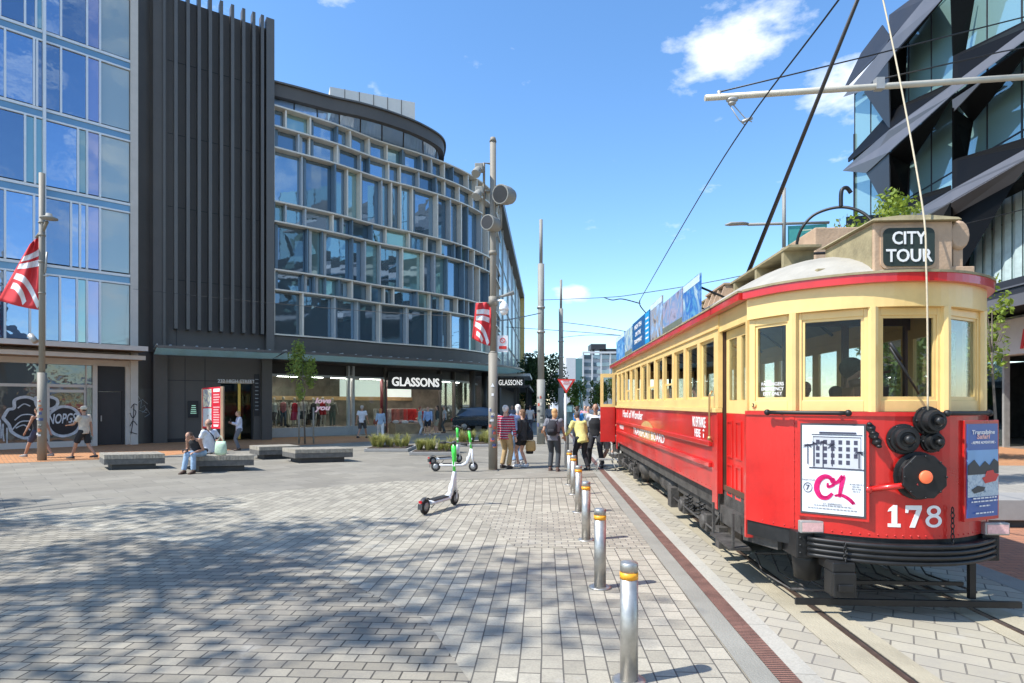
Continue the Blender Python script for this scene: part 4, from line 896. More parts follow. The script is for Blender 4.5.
for flip in (False, True):
    fy = mir if flip else (lambda y: y)
    # red apron and black skirt (side parts drop back to the door)
    ap = rows_band(arc, .70, 1.70, 0.0, .04, M_red, 'apron', flip)
    for p_ in ap.data.polygons: p_.use_smooth = False
    rows_band(arc, 1.70, 1.735, -.0, .055, M_red, 'belt_rail', flip)
    rows_band(arc, .56, .70, -.02, .025, M_iron, 'apron_skirt', flip)
    # facets with windows
    fc = ENDP[1:7]; opens = [(.10, None, 1.87, 2.52)]
    for i in range(5):
        p, q = Vector(fc[i]), Vector(fc[i+1]); Ls = (q-p).length
        a, b = (.065, Ls-.065)
        if flip: P0, P1 = (TX+p.x, mir(p.y)), (TX+q.x, mir(q.y))
        else: P0, P1 = (TX+p.x, p.y), (TX+q.x, q.y)
        mb = MB(); th, off_ = (.05, -.05) if not flip else (.05, .0)
        if flip: P0, P1 = P0, P1
        wall_open(mb, P0, P1, 1.735, 2.60, [(a, b, 1.83, 2.535)], .055, 0 if not flip else -.055)
        f = mb.build('end_panel', M_yel, tr, bevel=.004)
        d = (Vector(P1)-Vector(P0)).normalized(); nn = Vector((-d.y, d.x))*(1 if not flip else -1)
        A_ = Vector(P0)+d*(a+.001); B_ = Vector(P0)+d*(b-.001)
        # sash frame
        mb = MB(); s_ = .022
        for (u0, u1, z0, z1) in ((0, (b-a)-.002, 1.83, 1.83+s_+.01), (0, (b-a)-.002, 2.535-s_, 2.535), (0, s_, 1.83+s_+.01, 2.535-s_), ((b-a)-.002-s_, (b-a)-.002, 1.83+s_+.01, 2.535-s_)):
            mb.seg(A_+d*u0, A_+d*u1, z0, z1, .03, .012 if not flip else -.042)
        mb.build('sash_frame', M_yel, f)
        mb = MB(); mb.seg(A_+d*s_, B_-d*s_, 1.86, 2.513, .006, .025 if not flip else -.031); mb.build('window', M_tg, f)
        # post between facets
        mb = MB(); mb.lathe((P1[0], P1[1], 1.735), (0, 0, 1), [(0, .04), (.87, .04)], 8, sm=False)
        if i < 4: mb.build('corner_post', M_yel, tr)
    rows_band(arc, 2.60, 2.80, -.03, .03, M_yel, 'letterboard', flip)
    # gutter
    gut = [(x*1.0, y) for x, y in arc]
    rows_band(gut, 2.795, 2.865, .02, .085, M_red, 'gutter', flip)
    rows_band(gut, 2.865, 2.885, -.02, .095, M_khaki, 'roof_edge', flip)
    # doorways, both sides
    for sx in (-1, 1):
        ya, yb = fy(5.87), fy(6.80); y0, y1 = min(ya, yb), max(ya, yb)
        xo = TX+sx*1.055; lo, hi = (min(xo, xo-sx*.05), max(xo, xo-sx*.05))
        mb = MB(); mb.box(lo, hi, y0, y1, 2.60, 2.80); mb.build('door_header', M_yel, tr)
        mb = MB(); xg = TX+sx*1.07; mb.box(min(xg, xg+sx*.08), max(xg, xg+sx*.08), y0-.02, y1+.02, 2.795, 2.865); mb.build('gutter', M_red, tr)
        mb = MB(); mb.box(min(xg-sx*.1, xg+sx*.09), max(xg-sx*.1, xg+sx*.09), y0-.02, y1+.02, 2.865, 2.885); mb.build('roof_edge', M_khaki, tr)
        # door of three narrow leaves, red below and yellow above; the leaf at the far end stands open
        if flip and sx == -1:
            mb = MB(); mb.box(TX-1.47, TX-1.07, y0+.30, y0+.35, .78, 1.72); dl = mb.build('open_door', M_red, tr)
            mb = MB(); wall_open(mb, (TX-1.47, y0+.30), (TX-1.07, y0+.30), 1.72, 2.62, [(.08, .32, 1.8, 2.52)], .05); mb.build('door_top', M_yel, dl)
            mb = MB(); mb.box(TX-1.42, TX-1.18, y0+.32, y0+.325, 1.8, 2.52); mb.build('window', M_tg, dl)
            continue
        xd = TX+sx*.99; x0, x1 = min(xd, xd-sx*.035), max(xd, xd-sx*.035)
        mb = MB(); mb.box(x0, x1, y0+.04, y1-.04, .73, 1.70)
        dr = mb.build('door', M_red, tr)
        mb = MB(); W3 = (y1-y0-.08)/3
        for k in range(3):
            for (za, zb) in ((.80, 1.15), (1.22, 1.62)):
                yy = y0+.04+W3*k; xx = xd
                for (a, b, c, e) in ((.05, .07, za, zb), (W3-.07, W3-.05, za, zb), (.07, W3-.07, za, za+.02), (.07, W3-.07, zb-.02, zb)):
                    mb.box(min(xx, xx+sx*.012), max(xx, xx+sx*.012), yy+a, yy+b, c, e)
        mb.build('door_moulding', M_red, dr)
        mb = MB(); W2 = (y1-y0-.08)/2
        wall_open(mb, (xd, y0+.04), (xd, y1-.04), 1.70, 2.60, [(.09, W2-.07, 1.84, 2.5), (W2+.07, 2*W2-.09, 1.84, 2.5)], .035, 0 if sx == 1 else -.035)
        mb.build('door_top', M_yel, dr)
        mb = MB(); mb.box(x0+.012, x1-.012, y0+.13, y1-.13, 1.84, 2.5); mb.build('window', M_tg, dr)
        if sx == -1:
            mb = MB(); mb.box(TX-1.065, TX-1.0, y0-.0, y0+.04, .56, 2.60)  if not flip else mb.box(TX-1.065, TX-1.0, y1-.04, y1, .56, 2.60)
            mb.build('door_post', M_yel, tr)
            mb = MB(); yy = y0-.005 if not flip else y1-.03
            mb.box(TX-1.075, TX-.99, yy, yy+.045, .52, 1.70); mb.build('lower_door_post', M_red, tr)
# saloon sides
YA, YB = 6.80, mir(6.80); NW = 12; WB = (YB-YA-.30)/NW
for sx in (-1, 1):
    X1 = TX+sx*1.07; X0 = X1-sx*.05; lo, hi = min(X0, X1), max(X0, X1)
    mb = MB(); mb.box(lo, hi, YA, YB, .80, 1.70); side = mb.build('side_panel', M_red, tr)
    for z in (1.34, 1.10):
        mb = MB(); mb.box(min(X1, X1+sx*.045), max(X1, X1+sx*.045), YA+.22, YB-.2, z-.03, z+.03); mb.build('rubbing_rail', M_red, side, bevel=.008)
    for ya_, yb_ in ((YA, YA+.2), (YB-.2, YB)): mb = MB(); mb.box(min(X1, X1+sx*.012), max(X1, X1+sx*.012), ya_, yb_, .62, 1.70); mb.build('end_strip', M_red, side, bevel=.01)
    mb = MB()
    for k in range(46): mb.ball((X1, YA+.3+k*.192, .84), .008, .008, .008, 6, 4)
    mb.build('rivets', M_red, side)
    mb = MB(); mb.box(min(X1-sx*.05, X1+sx*.035), max(X1-sx*.05, X1+sx*.035), YA, YB, 1.703, 1.755); mb.build('window_sill', M_yel, tr, bevel=.006)
    ops = []; th = .05
    for k in range(NW): u = .17+k*WB; ops.append((u, u+WB-.13, 1.86, 2.56))
    mb = MB(); wall_open(mb, (X1, YA), (X1, YB), 1.757, 2.64, ops, th, 0 if sx == 1 else -th) if False else wall_open(mb, (X1, YA), (X1, YB), 1.757, 2.64, ops, th, 0 if sx == -1 else -0)
    # seg() offsets to the left of +Y, i.e. towards -X: shift to stay inside the body
    if sx == -1:
        mb.v = [(v[0]+th, v[1], v[2]) for v in mb.v]
    mb.build('window_posts', M_yel, tr)
    for k in range(NW):
        u0 = YA+ops[k][0]; u1 = YA+ops[k][1]; xs = X1-sx*.03
        mb = MB(); f_ = .032
        a, b = min(xs, xs-sx*.02), max(xs, xs-sx*.02)
        lowered = k in (3, 5, 7, 9) and sx == -1
        ztop_ = 2.56 if not lowered else 2.12
        mb.box(a, b, u0+.002, u0+f_, 1.86, ztop_); mb.box(a, b, u1-f_, u1-.002, 1.86, ztop_); mb.box(a, b, u0+f_, u1-f_, 1.86, 1.89); mb.box(a, b, u0+f_, u1-f_, ztop_-.03, ztop_)
        wn = mb.build('window', M_yel, tr)
        mb = MB(); mb.box(a+.008, b-.008, u0+f_, u1-f_, 1.89, ztop_-.03); mb.build('pane', M_tg, wn)
    mb = MB(); mb.box(min(X1-sx*.05, X1+sx*.0), max(X1-sx*.05, X1), YA, YB, 2.643, 2.80); mb.build('letterboard', M_yel, tr)
    mb = MB(); mb.box(min(X1, X1+sx*.02), max(X1, X1+sx*.02), YA, YB, 2.64, 2.66); mb.build('moulding', M_yel, tr)
    mb = MB(); mb.box(min(X1, X1+sx*.08), max(X1, X1+sx*.08), YA-.0, YB+.0, 2.795, 2.865); mb.build('gutter', M_red, tr)
    mb = MB(); mb.box(min(X1-sx*.08, X1+sx*.09), max(X1-sx*.08, X1+sx*.09), YA, YB, 2.865, 2.885); mb.build('roof_edge', M_khaki, tr)
# lettering on the near side
xs = TX-1.074
def side_text(nm, s, y, z, w, h, m=M_wh, b=.012): return text(nm, s, (xs, y, z), (0, -1, 0), (0, 0, 1), w, h, m, tr, .003, b)
side_text('lettering', 'NO ENTRANCE', 7.62, 1.575, .62, .13); side_text('lettering', 'HERE', 7.68, 1.435, .28, .10)
mb = MB(); mb.prism([(0, 0), (.0, 0), (0, 0)], 0, .001) if False else None
mb.add([(xs-.002, 7.44, 1.47), (xs-.002, 7.34, 1.47), (xs-.002, 7.39, 1.50), (xs-.002, 7.41, 1.44), (xs-.002, 7.37, 1.44), (xs-.002, 7.37, 1.39), (xs-.002, 7.41, 1.39)], [(0, 2, 1), (3, 4, 5, 6)]); mb.v = [(v[0], v[1], v[2]) for v in mb.v]; mb.build('arrow', M_wh, tr, fixn=False)
side_text('script_lettering', 'Hand of Wonder', 13.3, 1.57, 2.9, .17); side_text('lettering', 'PORTER', 15.0, 1.23, .7, .10)
side_text('lettering', 'TRANSPORT BOARD', 11.4, 1.23, 3.3, .14)
# gold crest arc behind the lettering
mb = MB(); q = [(xs-.0005, 11.4+.9*math.cos(a), 1.14+.34*math.sin(a)) for a in [PI*i/14 for i in range(15)]]; mb.slab(q, (-1, 0, 0), .001)
crest = mb.build('crest', mat('gold_leaf_paint', (.66, .42, .16), .4, .3, var=.25, vs=12), tr)
# grab handle at the door
mb = MB(); mb.tube([(TX-1.10, 6.93, 1.95), (TX-1.13, 6.93, 1.9), (TX-1.13, 6.93, 1.42), (TX-1.10, 6.93, 1.37)], .012, 6); mb.ball((TX-1.13, 6.93, 1.41), .028, .028, .028, 8, 6); mb.build('grab_handle', mat('old_brass', (.45, .28, .12), .35, .7), tr)
# window notice and small number
mb = MB(); pA = Vector(W_(ENDP[1])); pB = Vector(W_(ENDP[2])); dd = (pB-pA).normalized(); cc_ = pA+dd*.245; nn = Vector((dd.y, -dd.x))
c = cc_+nn*.01; 
for k, s in enumerate(('PASSENGERS', 'EMERGENCY', 'EXIT ONLY')):
    text('window_notice', s, (c.x-.03*nn.x, c.y-.03*nn.y, 1.985-k*.045), (dd.x, dd.y, 0), (0, 0, 1), .24 if k < 2 else .20, .032, M_wh, tr, .002, .012)
c = Vector(W_(ENDP[1]))+dd*.03+nn*.012; mb = MB(); c3 = (c.x+dd.x*.03, c.y+dd.y*.03, 1.79)
mb.lathe(c3, (nn.x, nn.y, 0), [(0, .026), (.002, .026), (.003, .02)], 16); mb.build('number_disc', M_yel, tr)
text('small_number', '3', (c3[0]+nn.x*.006, c3[1]+nn.y*.006, 1.79), (dd.x, dd.y, 0), (0, 0, 1), .022, .034, M_iron, tr, .002, .01)
# roof: domed canvas
def roofz(u, y):
    e = max(0, min(1, (min(y-Y0, YR-y))/1.6)); g_ = math.sin(e*PI/2)**.7 if e > 0 else 0
    return 2.885+(.40*g_+.03)*max(0, 1-abs(u)**2.3)
ys = [Y0+.0, Y0+.08, Y0+.2, Y0+.4, Y0+.7, Y0+1.0, Y0+1.3, Y0+1.68]; n = 16
ys += [ys[-1]+(YR-Y0-3.36)*i/8 for i in range(1, 8)]; ys += [YR-(y-Y0) for y in ys[7::-1]]
def hw(y):
    d = min(y-Y0, YR-y)
    pts = [(0, .30), (.32, .82), (.73, 1.08), (1.68, 1.10), (99, 1.10)]
    pts = sorted([( ay-Y0, ax) for ax, ay in arc if ax >= 0], key=lambda t: t[0])+[(1.68, 1.07), (99, 1.07)]
    for (a, b), (c, e) in zip(pts[:-1], pts[1:]):
        if a <= d <= c: return b+(e-b)*(d-a)/max(1e-6, (c-a))+.04
    return pts[0][1]+.04
vs = []; m_ = len(ys)
for y in ys:
    for i in range(n+1):
        u = -1+2*i/n; vs.append((TX+u*hw(y), y, roofz(u, y)))
fs = [(j*(n+1)+i, j*(n+1)+i+1, (j+1)*(n+1)+i+1, (j+1)*(n+1)+i) for j in range(m_-1) for i in range(n)]
mb = MB(); mb.add(vs, fs, 0, True); rf = mb.build('roof', M_roofm, tr, fixn=False)
# inner ceiling with ribs
mb = MB(); vs2 = [(v[0]*.0+TX+(v[0]-TX)*.95, Y0+.15+(v[1]-Y0)*(YR-Y0-.3)/(YR-Y0), v[2]-.09) for v in vs]; mb.add(vs2, [f[::-1] for f in fs], 0, True); mb.build('ceiling', M_ceil, tr, fixn=False)
for k in range(13):
    y = 5.9+k*.9; mb = MB(); mb.tube([(TX+u*1.02, y, roofz(u, y)-.13) for u in [-1, -.8, -.5, -.2, .2, .5, .8, 1]], .02, 5); mb.build('ceiling_rib', M_int, tr)
# raised walkway boards along the roof
for sx in (-1, 1):
    mb = MB(); mb.box(TX+sx*.42-.16, TX+sx*.42+.16, 6.1, 16.7, 3.36, 3.385)
    for k in range(14): mb.box(TX+sx*.42-.15, TX+sx*.42+.15, 6.25+k*.78, 6.31+k*.78, 3.2, 3.36)
    mb.build('roof_walkway', M_khaki, tr)
# destination boxes
for flip in (False, True):
    fy = mir if flip else (lambda y: y); ya, yb = sorted((fy(5.13), fy(6.0))); yf = fy(5.13); s = -1 if not flip else 1
    cx = TX+.04
    mb = MB(); mb.box(cx-.315, cx+.315, ya, yb, 2.88, 3.31); bx_ = mb.build('destination_box', M_sal, tr, bevel=.01)
    for xq in (cx-.318, cx+.3155): mb = MB(); mb.box(xq, xq+.0025, ya+.03, yb-.02, 2.93, 3.29); mb.build('box_side', M_khaki, bx_)
    vsr = []; 
    mb = MB(); mb.add([(cx-.355, ya-.05, 3.31), (cx+.355, ya-.05, 3.31), (cx+.355, yb+.02, 3.31), (cx-.355, yb+.02, 3.31), (cx-.335, ya-.04, 3.33), (cx+.335, ya-.04, 3.33), (cx+.335, yb, 3.33), (cx-.335, yb, 3.33), (cx-.12, ya-.03, 3.355), (cx+.12, ya-.03, 3.355), (cx+.12, yb, 3.355), (cx-.12, yb, 3.355)],
                      [(0, 3, 2, 1), (0, 1, 5, 4), (1, 2, 6, 5), (2, 3, 7, 6), (3, 0, 4, 7), (4, 5, 9, 8), (5, 6, 10, 9), (6, 7, 11, 10), (7, 4, 8, 11), (8, 9, 10, 11)]); mb.build('box_lid', M_khaki, bx_)
    # rounded glass
    def rrect(w, h, r, k=6):
        o = []
        for (sx_, sz_, a0) in ((1, 1, 0), (-1, 1, 90), (-1, -1, 180), (1, -1, 270)):
            for i in range(k+1): a = R(a0+90*i/k); o.append((sx_*(w-r)+r*math.cos(a), sz_*(h-r)+r*math.sin(a)))
        return o
    gx = cx-.045; zc = 3.095
    for (w_, h_, d_, m__, nm) in ((.222, .176, .012, M_sal, 'glass_surround'), (.205, .158, .02, mat('dark_destination_glass', (.035, .05, .045), .12), 'destination_glass')):
        mb = MB(); mb.slab([(gx+x, yf+s*d_, zc+z) for x, z in rrect(w_, h_, .05)], (0, s, 0), .02 if nm != 'glass_surround' else .014); mb.build(nm, m__, bx_)
    for tt, zz, ww in (('CITY', 3.17, .27), ('TOUR', 3.025, .37)):
        text('destination_word', tt, (gx, yf+s*.024, zz), (-s, 0, 0), (0, 0, 1), ww, .108, M_wh, bx_, .004, .018)
    # bell-shaped side lamp housing
    mb = MB(); lx = cx+.385; mb.lathe((lx, fy(5.22), 3.25), (0, s, 0), [(-.1, .07), (-.02, .085), (.06, .085), (.08, .07)], 16); mb.v = [(v[0], v[1], 3.2+(v[2]-3.25)*1.45) for v in mb.v]
    mb.box(lx-.04, lx+.04, fy(5.22)-.05, fy(5.22)+.05, 2.9, 3.1); mb.box(lx-.12, lx+.12, fy(5.24)-.09, fy(5.24)+.09, 2.885, 2.94); mb.build('side_lamp', M_sal, bx_, bevel=.006)
    mb = MB(); mb.box(TX-.62, TX-.40, fy(5.45)-.06, fy(5.45)+.06, 2.93, 2.99); mb.box(TX-.58, TX-.44, fy(5.45)-.04, fy(5.45)+.04, 2.89, 2.93); mb.build('marker_lamp', M_khaki, tr, bevel=.01)
# resistor housings, trolley base, pole, hoops
mb = MB(); mb.box(2.98, 3.52, 6.75, 7.6, 3.26, 3.74); mb.build('equipment_box', M_sal, tr, bevel=.015)
mb = MB()
mb.box(2.3, 2.8, 7.95, 8.85, 3.12, 3.16)
for k in range(4): mb.add([(2.3, 7.95+k*.28, 3.16), (2.8, 7.95+k*.28, 3.16), (2.72, 7.98+k*.28, 3.36), (2.38, 7.98+k*.28, 3.36), (2.3, 8.0+k*.28, 3.16), (2.8, 8.0+k*.28, 3.16), (2.72, 8.02+k*.28, 3.36), (2.38, 8.02+k*.28, 3.36)], [(0, 1, 2, 3), (7, 6, 5, 4), (0, 3, 7, 4), (1, 5, 6, 2), (3, 2, 6, 7)])
mb.box(2.36, 2.74, 7.96, 8.88, 3.36, 3.385); mb.build('resistor_rack', M_sal, tr)
pb_ = (TX, 9.38, 3.5); tip = Vector((3.06, 5.72, 5.92))
mb = MB(); mb.box(TX-.2, TX+.2, 9.1, 9.9, 3.38, 3.44); mb.lathe((TX, 9.42, 3.44), (0, 0, 1), [(0, .1), (.1, .08), (.14, .05)], 12)
mb.tube([(TX-.1, 9.45, 3.5), (TX-.1, 9.95, 3.62), (TX+.1, 9.95, 3.62), (TX+.1, 9.45, 3.5)], .03, 6); tbse = mb.build('trolley_base', M_iron, tr)
mb = MB(); mb.tube([pb_, tuple(tip)], [.034, .018], 8); mb.build('trolley_pole', mat('painted_black_pole', (.03, .025, .022), .4), tr)
mb = MB(); mb.lathe(tuple(tip+Vector((-.02, 0, .05))), (1, 0, 0), [(0, .05), (.02, .035), (.04, .05)], 12); mb.build('trolley_wheel', M_iron, tr)
mb = MB(); rp = [tuple(tip), (tip.x+.0, 5.35, 4.7), (3.06, 5.01, 3.4), (3.068, 4.975, 2.9), (3.075, 4.97, 2.4), (3.08, 4.975, 1.75)]
mb.tube([tuple(v) for v in catmull([Vector(r_) for r_ in rp], 6)], .007, 6); mb.build('trolley_rope', mat('cotton_rope', (.55, .47, .33), .9, vs=40), tr)
mb = MB(); mb.tube([tuple(v) for v in catmull([P(798, 254, 6.4), P(797, 243, 6.4), P(802, 228, 6.35), P(814, 215, 6.3), P(833, 208, 6.2), P(850, 208, 6.1), P(866, 215, 6.0), P(878, 230, 5.9)], 6)], .015, 6)
mb.tube([P(798, 254, 6.4), P(828, 253, 6.35)], .015, 6)
mb.tube([tuple(v) for v in catmull([P(841, 208, 6.15), P(841, 195, 6.15), P(842.5, 189, 6.15), P(847, 188, 6.15), P(851, 193, 6.15)], 4)], .02, 6)
mb.build('pole_retaining_hook', M_iron, tr)
# advertising boards on the roof edge
def pictmat(name, cols, sc=3, seed=0, dist=2):
    m = bpy.data.materials.new(name); m.use_nodes = True; t = m.node_tree; b = t.nodes['Principled BSDF']; b.inputs['Roughness'].default_value = .4
    g = t.nodes.new('ShaderNodeTexCoord'); mp = t.nodes.new('ShaderNodeMapping'); mp.inputs['Location'].default_value = (seed, seed*2, seed*.3); n = t.nodes.new('ShaderNodeTexNoise'); n.inputs['Scale'].default_value = sc; n.inputs['Detail'].default_value = 5; n.inputs['Distortion'].default_value = dist
    t.links.new(g.outputs['Object'], mp.inputs[0]); t.links.new(mp.outputs[0], n.inputs['Vector']); c = t.nodes.new('ShaderNodeValToRGB'); t.links.new(n.outputs['Fac'], c.inputs[0])
    e = c.color_ramp.elements; e[0].position = .3; e[0].color = (*cols[0], 1); e[1].position = .7; e[1].color = (*cols[-1], 1)
    for k, q in enumerate(cols[1:-1]): x = e.new(.3+.4*(k+1)/(len(cols)-1)); x.color = (*q, 1)
    t.links.new(c.outputs[0], b.inputs['Base Color']); return m
BL = [(15.75, 14.2, 3.50, [(.55, .68, .75), (.10, .33, .6), (.02, .13, .4), (.3, .55, .7)]), (14.15, 13.0, 3.48, [(.2, .32, .15), (.5, .6, .6), (.10, .25, .45), (.6, .5, .4)]),
      (12.95, 10.85, 3.50, None), (10.8, 9.75, 3.55, [(.42, .55, .72), (.20, .32, .5), (.35, .28, .22), (.06, .08, .12)]), (9.7, 8.35, 3.40, [(.10, .12, .18), (.35, .32, .42), (.14, .26, .46), (.5, .42, .34)]), (8.3, 7.42, 3.40, [(.55, .62, .62), (.22, .38, .5), (.02, .12, .42), (.12, .36, .5)])]
names = ['coastal', 'town', 'deep blue text', 'tower', 'crowd', 'lake']
for k, (ya, yb, zt, cols) in enumerate(BL):
    m = pictmat('board_picture_%d' % k, cols, 2.2, k*3.1) if cols else mat('deep_blue_board', (.008, .085, .24), .4)
    mb = MB(); mb.box(TX-1.11, TX-1.09, yb, ya, 2.90, zt); b_ = mb.build('advertising_board', m, tr)
    if cols:
        mb = MB(); mb.box(TX-1.113, TX-1.1105, yb+.02, ya-.02, zt-.10, zt-.01) if k in (0, 3, 5) else mb.box(TX-1.113, TX-1.1105, yb+.02, ya-.02, 2.92, 3.0)
        mb.build('picture_edge', mat('pale_board_sky', (.55, .68, .78), .4) if k in (0, 3, 5) else mat('dark_board_ground', (.14, .16, .12), .5), b_)
    else:
        for q, (s_, w_) in enumerate((('HIGH TEA', .9), ('ON THE', .7), ('TRAMWAY', 1.0))): text('board_lettering', s_, (TX-1.112, 12.2, 3.38-q*.15), (0, -1, 0), (0, 0, 1), w_, .09, M_wh, b_, .002, .02)
        mb = MB(); mb.box(TX-1.113, TX-1.1105, 10.9, 11.35, 2.92, zt-.02); mb.build('side_panel_picture', mat('bright_blue_board', (.01, .30, .62), .4), b_)
        mb = MB()
        for q in range(5): mb.box(TX-1.115, TX-1.1135, 10.98, 11.27, 3.0+q*.09, 3.03+q*.09)
        mb.build('board_lines', M_wh, b_)
    mb = MB(); mb.tube([(TX-1.09, yb+.1, zt-.15), (TX-.75, yb+.1, 3.1)], .015, 5); mb.build('board_stay', M_iron, b_)
# ---- front fittings
def fr(x, o=0):        # point on the apron front for lateral x from the centre line, pushed out by o
    best = min(range(len(arc)-1), key=lambda i: 0 if (arc[i][0]-x)*(arc[i+1][0]-x) <= 0 else 1+min(abs(arc[i][0]-x), abs(arc[i+1][0]-x)))
    a, b = Vector(arc[best]), Vector(arc[best+1]); t = (x-a.x)/(b.x-a.x); p = a+(b-a)*t; d = (b-a).normalized(); n = Vector((d.y, -d.x)); q = p+n*(.04+o); return Vector((TX+q.x, q.y, 0)), Vector((n.x, n.y, 0)), Vector((d.x, d.y, 0))
def at(px, py): D = 4.90; v = P(px, py, D); return v.x-TX, v.z
# fleet number built as solid slab-serif figures
M_num = mat('white_fleet_number', (.82, .81, .78), .35, var=.02)
def glyph(polys, x0, z0, w, h, nm):
    mb = MB()
    for pl, lvl in polys:
        pts = []
        for (u, v) in pl:
            x = x0+u*w; p, n, d = fr(x, .004+lvl); pts.append((p.x, p.y, z0+v*h))
        p, n, d = fr(x0+w/2); mb.slab(pts, n, .004)
    mb.build(nm, M_num, tr)
xa, za = at(889, 527); xb, zb = at(940, 505); gw = (xb-xa); gh = zb-za
one = [([(.0, 0), (1, 0), (1, .16), (.72, .16), (.72, 1), (.45, 1), (.1, .82), (.0, .70), (.30, .74), (.30, .16), (.0, .16)], 0)]
sev = [([(0, .66), (.16, .66), (.2, .80), (.66, .80), (.26, 0), (.58, 0), (1, .84), (1, 1), (0, 1)], 0)]
glyph(one, xa, za, gw*.22, gh, 'fleet_number'); glyph(sev, xa+gw*.30, za, gw*.30, gh, 'fleet_number')
def ring(cx, cz, rx, rz, tw, n=20):
    o = [(cx+rx*math.cos(2*PI*i/n), cz+rz*math.sin(2*PI*i/n)) for i in range(n)]; q = [(cx+(rx-tw)*math.cos(2*PI*i/n), cz+(rz-tw*.75)*math.sin(2*PI*i/n)) for i in range(n)]
    return o, q
mb = MB()
for (cx_, cz_, rx, rz, off_) in ((xa+gw*.83, za+gh*.29, gw*.165, gh*.29, 0), (xa+gw*.83, za+gh*.745, gw*.14, gh*.255, .001)):
    o, q = ring(cx_, cz_, rx, rz, gw*.07)
    for i in range(20):
        j = (i+1) % 20; pts = []
        for (x, z) in (o[i], o[j], q[j], q[i]): p, n, d = fr(x, .004+off_); pts.append((p.x, p.y, z))
        mb.slab(pts, n, .003)
mb.build('fleet_number', M_num, tr)
# head lamp with blackout hood and orange lens
def drum(px, py, rpx, deep, name, prof=None, parent=None, lensm=None):
    x, z = at(px, py); p, n, d = fr(x); p.z = z; r = rpx*4.85/600; mb = MB()
    mb.lathe(p, n, prof or [(0, r), (.02, r), (.022, r*.88), (deep*.55, r*.88), (deep*.57, r*.74), (deep, r*.68), (deep+.002, r*.5), (deep-.01, r*.45), (deep-.01, r*.1)], 26, sm=False)
    return mb.build(name, M_iron, parent or tr), p, n, r, d
hl, p, n, r, d = drum(914, 475, 24, .2, 'headlamp', [(0, .17), (.015, .195), (.03, .195), (.035, .165), (.08, .16), (.085, .175)])
p2 = p+n*.085; up = Vector((0, 0, 1)); mb = MB(); mb.slab([p2+(d*math.cos(R(22.5+45*i))+up*math.sin(R(22.5+45*i)))*.185+n*.03 for i in range(8)], n, .03); mb.build('lamp_hood', M_iron, hl, bevel=.006)
mb = MB(); mb.lathe(p2+n*.031+up*.0, n, [(0, .052), (.012, .052), (.02, .04), (.022, 0)], 20); mb.build('lens', emit('orange_lamp_lens', (.85, .16, .06), .28), hl)
mb = MB()
for i in range(8): a = R(45*i); mb.ball(p2+(d*math.cos(a)+up*math.sin(a))*.165+n*.036, .009, .009, .009, 6, 4)
mb.build('bolts', M_iron, hl)
for (px, py, rp, dp) in ((902, 439, 15.5, .09), (924, 420.5, 14.5, .12), (928, 441, 11.5, .08)):
    s_, p, n, r, d = drum(px, py, rp, dp, 'coupler_socket')
    mb = MB(); mb.lathe(p+n*(dp+.01), n, [(0, r*.3), (.03, r*.28), (.04, r*.15)], 12); mb.build('socket_cap', M_iron, s_)
    mb = MB()
    for i in range(6): a = R(60*i); mb.ball(p+(d*math.cos(a)+up*math.sin(a))*r*.9+n*.035, .011, .011, .011, 6, 4)
    mb.build('bolts', M_iron, s_)
x0, z0 = at(873, 490); x1, z1 = at(909, 482); p, n, d = fr(x0, .02); q, n1, d1 = fr(x1, .1); p.z = z0; q.z = z1
mb = MB(); mb.tube([p, q], .024, 8); mb.ball(p, .035, .035, .035); mb.build('lamp_arm', M_red, tr)
x0, z0 = at(873, 424); x1, z1 = at(880, 446); p, n, d = fr(x0, .05); q, n1, d1 = fr(x1, .05); p.z = z0; q.z = z1
mb = MB(); mb.tube([p, p.lerp(q, .2), p.lerp(q, .35), p.lerp(q, .5), p.lerp(q, .65), p.lerp(q, .8), q], [.02, .038, .022, .042, .022, .04, .02], 10)
for k in range(6): mb.ball(p.lerp(q, k/5)+n*.02, .022, .022, .016, 8, 6)
mb.build('coupling_plug', M_iron, tr)
for (a, b) in ((802, 858), (938, 992)):
    xa_, z = at(a, 412.5); xb_, _ = at(b, 412.5); xs_ = [max(-.98, min(.98, xa_+(xb_-xa_)*i/8)) for i in range(9)]
    pts = []
    for x in xs_: p, n, d = fr(x, .07); pts.append((p.x, p.y, 1.725))
    mb = MB(); mb.tube(pts, .018, 8); mb.ball(pts[0], .028, .028, .028); mb.ball(pts[-1], .028, .028, .028)
    for i in (1, 7): p, n, d = fr(xs_[i], 0); mb.tube([(p.x, p.y, 1.715), pts[i]], .012, 6)
    mb.build('handrail', M_iron, tr)
# joint battens, rivets and a dusty lower edge on the apron
for x_ in (-.80, .80):
    p, n, d = fr(x_, -.002); mb = MB(); mb.slab([p+d*-.02+n*.006+Vector((0, 0, .71)), p+d*.02+n*.006+Vector((0, 0, .71)), p+d*.02+n*.006+Vector((0, 0, 1.69)), p+d*-.02+n*.006+Vector((0, 0, 1.69))], n, .01); mb.build('joint_batten', M_red, tr)
mb = MB()
for i in range(34):
    p, n, d = fr(-.96+i*.058, .0); mb.ball((p.x, p.y, .725), .008, .008, .008, 6, 4)
    if i in (3, 30):
        for k in range(14): mb.ball((p.x+n.x*.004, p.y+n.y*.004, .78+k*.065), .006, .006, .006, 6, 4)
mb.build('rivets', M_red, tr)
